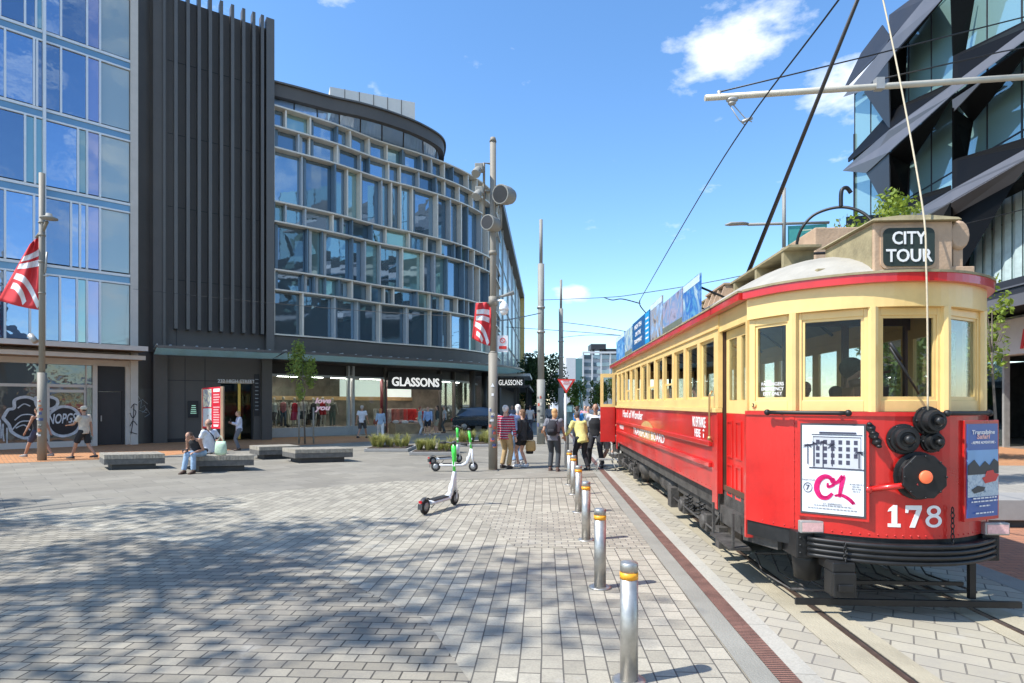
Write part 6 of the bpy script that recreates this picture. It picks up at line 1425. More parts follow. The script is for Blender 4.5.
banner(D-.05, ((491, 302), (491, 346), (472, 338), (476, 303)), [(.06, [(.1, .24), (.5, .22), (.9, .25)]), (.06, [(.1, .42), (.5, .38), (.9, .42)]), (.07, [(.15, .97), (.35, .74), (.6, .62), (.92, .58)]), (.06, [(.45, .94), (.6, .84), (.8, .80)])], t)
a_, b_ = P(497.5, 352, D), P(508, 335.5, D); mb = MB(); mb.slab([P(497.5, 352, D), P(508, 352, D), P(508, 335.5, D), P(497.5, 335.5, D)], (0, -1, 0), .02); sgn_ = mb.build('sign_plate', mat('white_sign', (.72, .72, .72), .5), t)
c_ = P(502.6, 340.5, D-.01); mb = MB(); 
for i in range(20):
    a0, a1 = 2*PI*i/20, 2*PI*(i+1)/20; mb.slab([c_+Vector((r*math.cos(a), 0, r*math.sin(a))) for r, a in ((.075, a0), (.075, a1), (.055, a1), (.055, a0))], (0, -1, 0), .004)
mb.slab([c_+Vector((-.045, -.002, .05)), c_+Vector((-.055, -.002, .04)), c_+Vector((.045, -.002, -.05)), c_+Vector((.055, -.002, -.04))], (0, -1, 0), .003); mb.build('red_symbol', mat('sign_red', (.62, .03, .02), .5), sgn_)
mb = MB(); q = [P(499, 349, D-.012), P(506.5, 349, D-.012), P(506.5, 346, D-.012), P(499, 346, D-.012)]; mb.slab(q, (0, -1, 0), .004); mb.build('red_panel', mat('sign_red', (.62, .03, .02)), sgn_)
stickers(t, g.x, g.y, .125, [(1.62-.17*k, .13) for k in range(7)], 2)
mb = MB(); c_ = Vector((g.x, g.y-.127, 2.27)); mb.add([c_+Vector((-.05, 0, 0)), c_+Vector((.05, 0, 0)), c_+Vector((0, 0, .1))], [(0, 1, 2)]); mb.add([c_+Vector((-.03, 0, -.25)), c_+Vector((.03, 0, -.25)), c_+Vector((.03, 0, -.18)), c_+Vector((-.03, 0, -.18))], [(0, 1, 2, 3)]); mb.build('pole_symbol', M_letter, t, fixn=False)
def wiremast(px, base, zt, r, lab, zs):
    g = G(px, base); t = thing('wire_mast', lab, 'pole', (g.x, g.y, 0)); mb = MB(); cyl(mb, g.x, g.y, 0, zs[0], r); cyl(mb, g.x, g.y, zs[0], zs[1], r*.78); cyl(mb, g.x, g.y, zs[1], zt, r*.42); mb.build('mast', M_poleg, t)
    mb = MB(); cyl(mb, g.x, g.y, 5.0, 5.08, r*1.0); cyl(mb, g.x, g.y, 6.1, 6.18, r*1.0); mb.build('collar', M_steel, t); return g, t
w1, t1 = wiremast(541, 444, 10.1, .19, 'thick grey overhead wire mast, nearer of the two beyond the central mast', (2.9, 8.1))
stickers(t1, w1.x, w1.y, .19, [(2.0-.3*k, .22) for k in range(6)], 3)
w2, t2 = wiremast(561, 430, 10.4, .20, 'slim grey overhead wire mast, behind the give way sign', (2.9, 8.4))
# give way sign
g = G(565.5, 468); t = thing('give_way_sign', 'red and white GIVE WAY triangle on a pale post', 'road sign', (g.x, g.y, 0)); D = 16.85
mb = MB(); cyl(mb, g.x, g.y, 0, 2.1, .035); mb.build('post', mat('pale_post', (.55, .56, .56), .5, .2), t)
tri = [(557.3, 379), (575.6, 379), (566.2, 393.5)]
def tri_(k, o): cx_, cy_ = 566.4, 383.8; return [P(cx_+(x-cx_)*k, cy_+(y-cy_)*k, D-.05-o) for x, y in tri]
mb = MB(); mb.slab(tri_(1, 0), (0, -1, 0), .01); sg = mb.build('sign_plate', mat('sign_red', (.62, .03, .02)), t); mb = MB(); mb.slab(tri_(.66, .004), (0, -1, 0), .004); mb.build('white_field', mat('white_sign', (.72, .72, .72)), sg)
c_ = P(566.4, 382.6, D-.06); text('sign_words', 'GIVE\nWAY', c_, (1, 0, 0), (0, 0, 1), .2, .12, MATS['sign_red'], sg, .003, .01)
# small board on the same post
g = G(568, 452); t = thing('notice_board', 'small dark notice board on a leg beside the stooping walker', 'sign', (g.x, g.y, 0)); D = 22
mb = MB(); mb.slab([P(565, 424, D), P(573, 424, D), P(573, 405, D), P(565, 405, D)], (0, -1, 0), .04); bd = mb.build('board', mat('teal_notice', (.06, .11, .12), .4), t); mb = MB(); mb.slab([P(566, 412, D-.05), P(572, 412, D-.05), P(572, 406.5, D-.05), P(566, 406.5, D-.05)], (0, -1, 0), .01); mb.build('paper', mat('teal_paper', (.2, .36, .38), .5, var=.4, vs=12), bd)
mb = MB(); mb.box(g.x-.03, g.x+.03, g.y-.0, g.y+.05, 0, 1.2); mb.build('leg', M_iron, t)
# street lamp with teal banner behind the tram
a_ = P(784, 404, 20); t = thing('street_lamp', 'grey street lamp with a long level arm and teal banner behind the tram', 'street lamp', (a_.x, a_.y, 0))
mb = MB(); cyl(mb, a_.x, a_.y, 0, 7.0, .10); cyl(mb, a_.x, a_.y, 7.0, 9.0, .06); mb.build('mast', M_poleg, t)
mb = MB(); mb.tube([P(748, 224.5, 20), P(829, 222.5, 20)], .05, 8); mb.build('arm', M_poleg, t)
mb = MB(); mb.tube([P(725, 225, 20), P(730, 224, 20), P(742, 223.5, 20), P(748, 224, 20)], [(.03, .02), (.14, .06), (.12, .06), (.05, .05)], 10); mb.build('lamp_head', M_poleg, t)
mb = MB(); mb.slab([P(788, 268, 20), P(827, 266, 20), P(827, 224, 20), P(788, 226, 20)], (0, -1, 0), .02); bn = mb.build('banner', mat('teal_banner_cloth', (.07, .36, .33), .6, var=.12, vs=1), t)
mb = MB()
for k, y in enumerate((243, 250.5, 258)): mb.slab([P(791, y+3.5, 19.97), P(815, y+1.5, 19.97), P(815, y-1.5, 19.97), P(791, y+.5, 19.97)], (0, -1, 0), .004)
mb.slab([P(816, 229.5, 19.97), P(825, 229, 19.97), P(825, 227, 19.97), P(816, 227.5, 19.97)], (0, -1, 0), .004); mb.slab([P(800, 231, 19.97), P(812, 230, 19.97), P(812, 229, 19.97), P(800, 230, 19.97)], (0, -1, 0), .004)
mb.build('pale_stripe', mat('pale_banner_stripe', (.60, .68, .50), .6), bn)
# tram wire mast with bracket arm
D = 9.05; pA = P(705, 98, D); pB = P(1100, 72, D); t = thing('bracket_mast', 'pale tubular bracket arm reaching over the tram to hold the wire', 'pole', (pB.x, pB.y, 0))
mb = MB(); cyl(mb, pB.x, pB.y, 0, pB.z+.8, .14); mb.build('mast', M_poleg, t)
M_arm = mat('cream_tube', (.58, .53, .42), .4, .2); mb = MB(); mb.tube([pA, P(880, 86.5, D), pB], .045, 12); am = mb.build('arm', M_arm, t)
mb = MB(); c_ = P(732, 100, D); mb.ball(c_, .09, .06, .04); mb.ball(c_+Vector((0, 0, -.05)), .06, .05, .03); mb.tube([c_+Vector((0, 0, -.05)), P(745, 118, D), P(752, 122, D)], .008, 5); mb.tube([c_+Vector((-.05, 0, -.05)), P(739, 120, D), P(745, 125, D)], .008, 5); mb.tube([P(742, 122, D), P(752, 118, D)], .025, 6); mb.build('insulator', M_steel, am); mb = MB(); mb.tube([P(720, 97, D), P(719, 91, D)], .03, 6); mb.build('insulator', M_steel, am); mb = MB(); c_ = P(879, 82, D); mb.box(c_.x-.06, c_.x+.06, c_.y-.05, c_.y+.05, c_.z-.12, c_.z+.05); mb.build('wire_clamp', M_steel, am)
mb = MB(); mb.tube([P(719, 92, D), P(860, 58, D), P(1100, -2, D+.4)], .011, 5); mb.tube([P(881, 79, D), P(1000, 52, D+.2), P(1100, 33, D+.4)], .011, 5); mb.build('stay_wire', M_iron, am)
def wire(pts, r, lab, nm='overhead_wire'): mb = MB(); mb.tube([tuple(v) for v in catmull([Vector(p) for p in pts], 6)], r, 5); return tag(mb.build(nm, M_iron), lab, 'wire')
wire([(3.08, 2.0, 6.02), (3.07, 6.2, 6.0), tuple(P(745, 125, 9.05)), tuple(P(690, 213, 13.0)), tuple(P(640, 300, 20.3))], .011, 'trolley contact wire running over the tram', 'contact_wire')
wire([P(640, 300, 20.3), P(639.5, 303, 20.3), P(641, 307, 20.3), P(646, 313, 21)], .02, 'short hooked end of the contact wire above the roof boards')
wire([tuple(P(541, 300, 26.7)), tuple(P(604, 297.5, 24)), tuple(P(640, 293.5, 20.3)), tuple(P(745, 275, 18)), tuple(P(960, 225, 16)), tuple(P(1060, 200, 16))], .012, 'long span wire from the thick mast across above the tram')
wire([P(604, 297.5, 24), P(612, 300, 23), P(622, 299, 22), P(640, 303.5, 20.3)], .02, 'curved insulated pull off beside the hooked wire end')
wire([P(561, 322, 41), P(600, 327, 38), P(631, 332.5, 34)], .02, 'upper of three thin span wires beyond the slim mast')
wire([P(506, 327, 45), P(580, 332, 42), P(640, 337, 34)], .02, 'lowest thin span wire running left behind both masts')
wire([P(561, 337.5, 41), P(590, 335, 38), P(640, 336, 34)], .015, 'short thin wire curving from the slim mast')
wire([P(493, 321.5, 16.5), P(515, 318.5, 21), P(541, 313, 26.7)], .02, 'wire strung between the central mast and the thick mast')
wire([P(133, 289, 26.3), P(200, 296, 23), P(270, 303, 20.5), P(380, 312, 18), P(493, 318, 16.5)], .007, 'thin wire from the glass office block to the central mast')
# ---- red information kiosk
t_ = G(213, 451); t = thing('information_totem', 'red information panel with photo and text columns beside the doorway', 'sign', (t_.x, t_.y, 0)); D = 23.2
pq = [P(202.5, 428, D+.6), P(221, 429, D-.3), P(221, 386.5, D-.3), P(202.5, 388, D+.6)]; nn_ = (pq[1]-pq[0]).cross(pq[3]-pq[0]).normalized(); 
mb = MB(); mb.slab(pq, nn_, .1); pan = mb.build('panel', mat('totem_red', (.60, .02, .04), .4), t)
def tq(u0, u1, v0, v1, o=.006): f = lambda u, v: pq[0].lerp(pq[1], u).lerp(pq[3].lerp(pq[2], u), v)+nn_*o; return [f(u0, v0), f(u1, v0), f(u1, v1), f(u0, v1)]
mb = MB(); mb.slab(tq(.04, .5, .52, .96), nn_, .004); mb.build('map_picture', pictmat('totem_map', [(.2, .3, .25), (.75, .72, .5), (.15, .2, .3), (.7, .6, .3)], 5, 9, 1), pan)
mb = MB(); mb.slab(tq(.04, .5, .04, .49), nn_, .004); mb.build('photo_picture', pictmat('totem_photo', [(.45, .6, .6), (.6, .65, .66), (.12, .16, .16)], 3, 5, 1), pan)
mb = MB(); rng = random.Random(3); M_pt = mat('totem_print', (.78, .42, .42), .5)
for k in range(13):
    if k == 8: continue
    v = .08+k*.06; mb.slab(tq(.60, .60+rng.uniform(.28, .34), v, v+.028), nn_, .003)
mb.build('text_lines', M_pt, pan); mb = MB(); mb.slab(tq(.60, .94, .88, .96), nn_, .003); mb.slab(tq(.62, .86, .05, .09, .009), nn_, .003); mb.build('heading', M_letter, pan)
mb = MB(); e = P(222.3, 404, D-.35); mb.box(e.x-.05, e.x+.05, e.y-.05, e.y+.05, 0, 2.47); e = P(203, 404, D+.65); mb.box(e.x-.04, e.x+.04, e.y-.04, e.y+.04, 0, 2.4); mb.build('post', M_tan, t)
# ---- rental scooters
M_green = mat('bright_green_plastic', (.06, .66, .07), .35, coat=.3); M_scw = mat('white_scooter_frame', (.72, .73, .72), .3, coat=.4); M_rub = mat('black_rubber', (.02, .02, .02), .75); M_sg2 = mat('dark_grey_plastic', (.05, .05, .052), .5)
def scooter():
    t = thing('electric_scooter', 'x', 'scooter', (0, 0, 0), 0, 'rental electric scooters parked on the plaza', local=True); K = dict(local=True)
    for x, nm in ((-.50, 'rear_wheel'), (.50, 'front_wheel')):
        mb = MB(); mb.lathe((x, -.028, .125), (0, 1, 0), [(0, .09), (.005, .118), (.028, .125), (.051, .118), (.056, .09)], 26); w_ = mb.build(nm, M_rub, t)
        mb = MB(); mb.lathe((x, -.031, .125), (0, 1, 0), [(0, .035), (.003, .072), (.059, .072), (.062, .035)], 20); mb.build('hub', mat('wheel_hub', (.30, .31, .31), .4, .5), w_)
    mb = MB(); mb.tube([(-.40, 0, .17), (-.30, 0, .165), (.22, 0, .165), (.30, 0, .19)], [(.05, .03), (.085, .04), (.085, .04), (.05, .04)], 12, side=(0, 1, 0)); mb.build('deck', M_scw, t)
    mb = MB(); mb.box(-.32, .18, -.07, .07, .203, .215); mb.build('grip_mat', M_rub, t, bevel=.004)
    mb = MB(); mb.tube([(.24, 0, .17), (.34, 0, .24), (.40, 0, .42), (.44, 0, .60)], [(.06, .05), (.05, .05), (.035, .04), (.03, .035)], 12, side=(0, 1, 0)); mb.tube([(.32, 0, .22), (.36, 0, .40)], [(.055, .03), (.04, .03)], 8, side=(0, 1, 0)); mb.build('neck', M_scw, t)
    mb = MB(); mb.tube([(.46, 0, .60), (.475, 0, .38), (.50, 0, .24)], [(.035, .03), (.035, .035), (.06, .03)], 10, side=(0, 1, 0)); mb.box(.485, .515, -.048, -.036, .12, .27); mb.box(.485, .515, .036, .048, .12, .27); mb.build('fork', M_scw, t)
    mb = MB(); mb.tube([(.447, 0, .56), (.41, 0, .82), (.38, 0, 1.08)], [.028, .026, .024], 12); mb.build('stem', M_green, t)
    mb = MB(); mb.tube([(.43, 0, .78), (.385, 0, 1.06)], [(.04, .035), (.05, .04)], 10, side=(0, 1, 0)); mb.build('green_pod', M_green, t)
    mb = MB(); mb.tube([(.36, -.26, 1.10), (.375, -.12, 1.115), (.38, 0, 1.10), (.375, .12, 1.115), (.36, .26, 1.10)], .014, 8); mb.ball((.385, 0, 1.12), .05, .045, .03); hb = mb.build('handlebar', M_sg2, t)
    for s_ in (-1, 1):
        mb = MB(); mb.tube([(.363, s_*.15, 1.108), (.358, s_*.27, 1.10)], .019, 8); mb.tube([(.38, s_*.14, 1.10), (.41, s_*.2, 1.085), (.40, s_*.25, 1.08)], .006, 5); mb.build('grip', M_rub, hb)
    mb = MB(); mb.box(.40, .42, -.03, .03, .70, .78); mb.tube([(.47, 0, .86), (.45, 0, .86)], .03, 10); mb.build('headlight', M_scw, t)
    for x0, s_ in ((-.50, -1), (.50, 1)):
        vs = []; 
        for i in range(9):
            a = R(35+i*13) if s_ < 0 else R(60+i*10); vs += [(x0+.145*math.cos(a)*1, -.035, .125+.145*math.sin(a)), (x0+.145*math.cos(a), .035, .125+.145*math.sin(a))]
        if s_ < 0: vs = [(2*x0-v[0], v[1], v[2]) for v in vs]
        mb = MB(); mb.add(vs, [(2*i, 2*i+1, 2*i+3, 2*i+2) for i in range(8)], 0, True); o = mb.build('mudguard', M_sg2, t, fixn=False); sm_ = o.modifiers.new('s', 'SOLIDIFY'); sm_.thickness = .006
    mb = MB(); mb.box(-.665, -.64, -.025, .025, .20, .24); mb.build('tail_light', mat('tail_red', (.55, .01, .02), .3), t)
    mb = MB(); mb.box(-.66, -.655, -.04, .04, .10, .19); mb.build('number_plate', M_sg2, t)
    mb = MB(); mb.tube([(-.02, .05, .14), (-.05, .15, .01)], .009, 6); mb.build('kickstand', M_sg2, t)
    mb = MB(); mb.tube([(.45, .03, 1.08), (.5, .04, .9), (.47, .03, .6), (.49, .04, .3)], .005, 5); mb.build('cable', M_rub, t)
    return t
s0 = scooter()
def place(o, pxr, pyr, pxf, pyf, tilt, lab, scl=1.0):
    a, b = G(pxr, pyr), G(pxf, pyf); c = (a+b)/2; d = (b-a); o.location = (c.x, c.y, .006); o.rotation_euler = (tilt, 0, math.atan2(d.y, d.x)); o.scale = (scl,)*3; o['label'] = lab
place(s0, 424, 515, 455, 505, .05, 'white and green electric scooter standing alone nearest the camera')
place(copy_tree(s0), 434, 471.5, 475, 471.5, -.05, 'white and green electric scooter in front of the grass bed, nearer of the pair')
place(copy_tree(s0), 429, 465.5, 462, 462.5, .06, 'white and green electric scooter behind the other one by the grass bed')
# ---- folding step stool at the tram's rear door
g = G(606, 471); t = thing('step_stool', 'small folding step stool set by the rear tram door', 'stool', (g.x, g.y, 0)); mb = MB(); mb.box(g.x-.2, g.x+.2, g.y-.15, g.y+.15, .30, .33); mb.build('step', M_steel, t); 
for sx in (-1, 1):
    for sy in (-1, 1): mb = MB(); mb.tube([(g.x+sx*.15, g.y+sy*.1, .30), (g.x+sx*.28, g.y+sy*.16, .0)], .014, 6); mb.build('leg', M_steel, t)
# ---- parked dark car beyond the shop corner
def car(px, D, yaw, lab):
    c = P(px, 404, D); t = thing('parked_car', lab, 'car', (c.x, c.y, 0), yaw, None, local=True); m = mat('dark_blue_car_paint', (.015, .03, .045), .25, .2, coat=.8)
    pr = [(-2.1, .35), (-2.15, .75), (-1.95, .95), (-1.2, 1.0), (-.6, 1.05), (.9, 1.05), (1.5, .95), (2.1, .8), (2.2, .45), (2.1, .32)]
    mb = MB(); k = len(pr); vs = [(x, y*.86 if i in (0, 9) else y*.9, z) for y in (-1, 1) for i, (x, z) in enumerate(pr)]; mb.add(vs, [tuple(range(k)), tuple(range(k, 2*k))[::-1]]+[(i, k+i, k+(i+1) % k, (i+1) % k) for i in range(k)]); mb.build('body', m, t, bevel=.06, local=True)
    cb = [(-1.9, 1.0), (-1.55, 1.5), (-.2, 1.58), (.45, 1.5), (1.15, 1.0)]; mb = MB(); k = len(cb); vs = [(x, y*(.84 if z < 1.1 else .66), z) for y in (-1, 1) for x, z in cb]; mb.add(vs, [tuple(range(k)), tuple(range(k, 2*k))[::-1]]+[(i, k+i, k+(i+1) % k, (i+1) % k) for i in range(k)]); mb.build('windows', mirror_glass('car_glass', (.02, .025, .03), (.6, .7, .8), .10, .1, .0), t, local=True)
    mb = MB(); mb.box(-1.5, .4, -.64, .64, 1.55, 1.60); mb.build('roof', m, t, bevel=.02, local=True)
    for x in (-1.35, 1.4):
        for y in (-.84, .84): mb = MB(); mb.lathe((x, y-.09, .32), (0, 1, 0), [(0, .2), (.01, .31), (.17, .31), (.18, .2)], 22); w_ = mb.build('wheel', M_rub, t, local=True); mb = MB(); mb.lathe((x, y-.1, .32), (0, 1, 0), [(0, .05), (.005, .19), (.195, .19), (.2, .05)], 12); mb.build('rim', M_steel, w_, local=True)
    for y in (-.65, .65): mb = MB(); mb.box(-2.19, -2.12, y-.16, y+.16, .68, .82); mb.build('tail_light', mat('tail_red', (.55, .01, .02)), t, bevel=.01, local=True); mb = MB(); mb.box(2.1, 2.2, y-.18, y+.18, .6, .74); mb.build('headlight', M_letter, t, bevel=.01, local=True)
    return t
car(484, 40.5, R(8), 'dark blue car parked beyond the dress shop corner')
car(535, 62, R(80), 'dark car standing far down the side street behind the thick mast')
# ---- grey seat block and kerb on the right of the tram
a_ = P(1000, 404, 8.3); t = thing('seating_block', 'long grey stone seating block right of the tram front', 'bench', (6.9, 8.3, 0)); mb = MB(); mb.box(5.95, 12, 9.0, 9.75, .12, .42); mb.build('seat', M_kerb, t, bevel=.01); mb = MB(); mb.box(6.05, 11.9, 9.1, 9.65, .006, .12); mb.build('base', M_bd, t)
# ---- stock in the dress shop: display table with folded clothes
def shopq(s, o): q = Cp(s, o); return q
s_ = Cs(398); q = Cp(s_, RC+.9); t = thing('display_table', 'wooden crate table heaped with folded clothes under the shop sign', 'table', (q.x, q.y, 0)); d_ = (Cp(s_+.3, 0)-Cp(s_-.3, 0)).normalized(); n_ = (d_.y, -d_.x)
mb = MB(); mb.obox(q, d_, n_, .95, .4, 0, .62); mb.build('table_body', mat('crate_wood', (.34, .24, .14), .7, var=.3), t, bevel=.01)
rng = random.Random(5); cols_ = [(.55, .5, .46), (.5, .3, .26), (.6, .58, .55), (.3, .3, .32), (.58, .4, .34)]; gn_ = ['beige', 'dusty rose', 'off white', 'grey', 'salmon']
for k in range(5):
    qq = q+d_*(-.7+.35*k); mb = MB(); mb.ball((qq.x, qq.y+rng.uniform(-.2, .2), .66+.08*rng.random()), .22, .18, .07+.06*rng.random(), 10, 6); o = mb.build('folded_garment', mat('garment_%d' % (k % 5), cols_[k % 5], .9)); tag(o, gn_[k]+' crumpled garment in the heap on the crate table', 'clothing', 'garments heaped on the crate table')
for k, (px, col) in enumerate(((404, (.35, .1, .08)), (424, (.5, .03, .03)), (413, (.25, .12, .1)), (446, (.2, .22, .25)), (394, (.42, .4, .38)))):
    s_ = Cs(px); q = Cp(s_, RC-1.6); d_ = (Cp(s_+.3, 0)-Cp(s_-.3, 0)).normalized(); n_ = (d_.y, -d_.x); t = thing('clothes_rack', ['rust red', 'bright red', 'brown', 'slate grey', 'pale'][k]+' garments on a rack inside the dress shop', 'clothes rack', (q.x, q.y, 0))
    mb = MB(); mb.tube([(q.x-d_.x*.6, q.y-d_.y*.6, .03), (q.x-d_.x*.6, q.y-d_.y*.6, 1.5), (q.x+d_.x*.6, q.y+d_.y*.6, 1.5), (q.x+d_.x*.6, q.y+d_.y*.6, .03)], .02, 6); mb.build('rail', M_steel, t)
    mb = MB()
    for i in range(11): c_ = q+d_*(-.5+i*.1); mb.obox(c_, d_, n_, .03, .2, .55+.1*rng.random(), 1.46)
    mb.build('garments', mat('garments_%d' % k, col, .9, var=.35, vs=6), t, bevel=.01)
# second rack line behind the mannequins
for k in range(3):
    s_ = 1.2+k*1.6; q = Cp(s_, RC-2.3); d_ = (Cp(s_+.3, 0)-Cp(s_-.3, 0)).normalized(); n_ = (d_.y, -d_.x); t = thing('clothes_rack', ['dark green', 'cream', 'black'][k]+' garments on a rack behind the window mannequins', 'clothes rack', (q.x, q.y, 0))
    mb = MB(); mb.tube([(q.x-d_.x*.6, q.y-d_.y*.6, .03), (q.x-d_.x*.6, q.y-d_.y*.6, 1.5), (q.x+d_.x*.6, q.y+d_.y*.6, 1.5), (q.x+d_.x*.6, q.y+d_.y*.6, .03)], .02, 6); mb.build('rail', M_steel, t)
    mb = MB()
    for i in range(11): c_ = q+d_*(-.5+i*.1); mb.obox(c_, d_, n_, .03, .2, .55+.1*rng.random(), 1.46)
    mb.build('garments', mat('garmentr_%d' % k, [(.05, .07, .05), (.5, .47, .4), (.03, .03, .03)][k], .9, var=.35, vs=6), t, bevel=.01)
s_ = Cs(323); q = Cp(s_, RC+.03); d_ = (Cp(s_+.3, 0)-Cp(s_-.3, 0)).normalized(); text('window_words', 'love\nyou', (q.x, q.y, 1.75), (d_.x, d_.y, 0), (0, 0, 1), 1.0, .8, emit('pink_white_neon', (.75, .55, .66), .25), gb, .02, .035, .3)
# ============================================================ PEOPLE
SK = mat('skin_light', (.56, .33, .23), .55, var=.06, vs=6); SK2 = mat('skin_tan', (.42, .23, .15), .55, var=.06, vs=6)
EYE = mat('eye_dark', (.03, .02, .02), .3)
def remesh(mb, vox, smooth=3, name='m'):
    me = mb.mesh(name, True); o = bpy.data.objects.new('tmp', me); COL.objects.link(o)
    r = o.modifiers.new('r', 'REMESH'); r.mode = 'VOXEL'; r.voxel_size = vox; r.use_smooth_shade = True
    s = o.modifiers.new('s', 'SMOOTH'); s.iterations = smooth; s.factor = .5
    dg = bpy.context.evaluated_depsgraph_get(); me2 = bpy.data.meshes.new_from_object(o.evaluated_get(dg)); me2.name = name
    bpy.data.objects.remove(o)
    for p in me2.polygons: p.use_smooth = True
    return me2
def ik(a, b, l1, l2, pole):
    a = Vector(a); b = Vector(b); d = b-a; L_ = d.length
    if L_ > (l1+l2)*.998: b = a+d.normalized()*(l1+l2)*.998; d = b-a; L_ = d.length
    x = (l1*l1-l2*l2+L_*L_)/(2*L_); h = math.sqrt(max(0, l1*l1-x*x)); u = d/L_; p = Vector(pole)-u*Vector(pole).dot(u); p.normalize(); return a+u*x+p*h, b
FM = mat('cloth_default', (.3, .3, .3), .9)
_cm = {}
def cloth(col, var=.18):
    k = 'cloth_%d_%d_%d' % tuple(int(c*255) for c in col); return mat(k, col, .88, var=var, vs=7, bump=.35, bs=14)
def person(lab, loc, face, h=1.72, top=(.6, .6, .6), bottom=(.1, .1, .1), shoe=(.05, .05, .05), hair='short', haircol=(.05, .035, .025), skin=None, lean=0, feet=((-.1, .02), (.1, -.02)), hands=((-.3, .05, .82), (.3, .05, .82)),
           legs='long', sleeves='short', pelvis=None, head=0, cat='person', topstripe=None, female=False, name='person', group=None, vest=None, headtilt=0, detail=True, torso_long=0):
    """figure built facing +Y locally, X to its right; face = heading (deg, 0 = +Y, 90 = -X)"""
    skin = skin or SK; t = thing(name, lab, cat, loc, 0, group, local=True); t.rotation_euler = (0, 0, R(face)); sc = h/1.75; t.scale = (sc,)*3
    Xs = (1, 0, 0); pz = pelvis if pelvis else .93; py = 0
    la = R(lean); pel = Vector((0, py, pz))
    def T(x, y, z):       # torso space -> leaned
        return pel+Vector((x, y*math.cos(la)+z*math.sin(la), -y*math.sin(la)+z*math.cos(la)))
    sw = .175 if female else .20
    neck = T(0, 0, .53); chin = T(0, .01, .60); hd = T(0, .02, .685)+Vector((0, .03*headtilt, -.03*headtilt)); fd = Vector((math.sin(R(head)), math.cos(R(head)), 0)); fr_ = Vector((fd.y, -fd.x, 0))
    hip = [pel+Vector((s*.095, 0, -.02)) for s in (-1, 1)]
    foot = []; knee = []
    for i, f in enumerate(feet):
        fz = f[2] if len(f) > 2 else .09; k_, a_ = ik(hip[i], (f[0], f[1], fz), .44, .43, (0, 1, .05)); knee.append(k_); foot.append(a_)
    sh = [T(s*sw, 0, .46) for s in (-1, 1)]; elb = []; hnd = []
    for i, q in enumerate(hands): e_, w_ = ik(sh[i], q, .29, .25, ((-1, 1)[i]*.5, -1, -.6)); elb.append(e_); hnd.append(w_)
    b = MB()
    # torso and neck
    tw = 1.0 if not female else .9
    b.tube([T(0, 0, -.10), T(0, 0, 0), T(0, 0, .12), T(0, .01, .28), T(0, 0, .42), T(0, 0, .49)], [(.13, .09), (.165*(1.04 if female else 1), .115), (.14*tw, .10), (.165*tw, .12), (.165*tw, .10), (.07, .06)], 14, side=Xs)
    b.tube([T(0, 0, .45), neck, chin, T(0, .02, .66)], [.065, .055, .05, .045], 10)
    for i in (0, 1):
        b.tube([T((-1, 1)[i]*.09, 0, .44), sh[i], sh[i].lerp(elb[i], .5), elb[i], elb[i].lerp(hnd[i], .35), hnd[i]], [.06, .055, .045, .038, .038, .025], 10)
        b.ball(sh[i], .057); b.ball(elb[i], .038)
        b.tube([hip[i], hip[i].lerp(knee[i], .4), knee[i], knee[i].lerp(foot[i], .3), knee[i].lerp(foot[i], .7), foot[i]], [.09, .08, .055, .056, .042, .036], 10); b.ball(knee[i], .055); b.ball(hip[i], .09)
        fdv = Vector((0, 1, 0)); b.tube([foot[i]+Vector((0, -.05, -.045)), foot[i]+Vector((0, .03, -.045)), foot[i]+Vector((0, .15, -.06))], [(.032, .035), (.04, .035), (.035, .02)], 10, side=Xs)
        # palm, four unequal bent fingers and a thumb
        hd_ = (hnd[i]-elb[i]).normalized(); sd = Vector((1, 0, 0))-hd_*hd_.x; sd = sd.normalized() if sd.length > .1 else Vector((0, 1, 0)); pn = hd_.cross(sd)
        b.tube([hnd[i], hnd[i]+hd_*.05, hnd[i]+hd_*.09], [(.026, .02), (.018, .040), (.015, .038)], 8, side=tuple(pn if abs(pn.y) < .99 else pn))
        for k, fl in enumerate((.062, .075, .07, .055)):
            o_ = sd*(-.03+.02*k); a0 = hnd[i]+hd_*.082+o_; b.tube([a0, a0+hd_*fl*.5+pn*.006, a0+hd_*fl*.85+pn*.026], [.0095, .009, .0075], 6)
        a0 = hnd[i]+hd_*.03+sd*(.032 if i == 0 else -.032); b.tube([a0, a0+hd_*.03+sd*(.02 if i == 0 else -.02), a0+hd_*.062+sd*(.022 if i == 0 else -.022)], [.013, .011, .008], 6)
    # head with jaw, nose, ears
    b.ball(hd+Vector((0, 0, .02)), .078, .095, .10); b.ball(hd+fd*.025+Vector((0, 0, -.05)), .055, .062, .058); b.ball(hd+fd*.097+Vector((0, 0, -.012)), .014, .018, .02, 8, 6)
    for s in (-1, 1): b.ball(hd+fr_*s*.08+Vector((0, 0, -.005)), .012, .02, .028, 8, 6)
    me = remesh(b, .0125 if detail else .02, 2, 'body'); link_mesh('body', me, skin, t, local=True)
    if cat != 'mannequin':
        b = MB()
        for s in (-1, 1): b.ball(hd+fd*.088+fr_*s*.032+Vector((0, 0, .012)), .011, .008, .007, 8, 5)
        b.build('eyes', EYE, t, local=True); b = MB(); b.ball(hd+fd*.092+Vector((0, 0, -.055)), .024, .008, .006, 8, 5); b.build('mouth', mat('lip', (.35, .12, .10), .5), t, local=True)
    # shirt
    b = MB(); g_ = .018
    bot = -.10-torso_long
    b.tube([T(0, 0, bot), T(0, 0, 0), T(0, 0, .12), T(0, .01, .28), T(0, 0, .42), T(0, 0, .495)], [(.175, .128), (.185*(1.02 if female else 1), .135), (.165*tw, .125), (.185*tw, .14), (.18*tw, .122), (.078, .07)], 16, side=Xs)
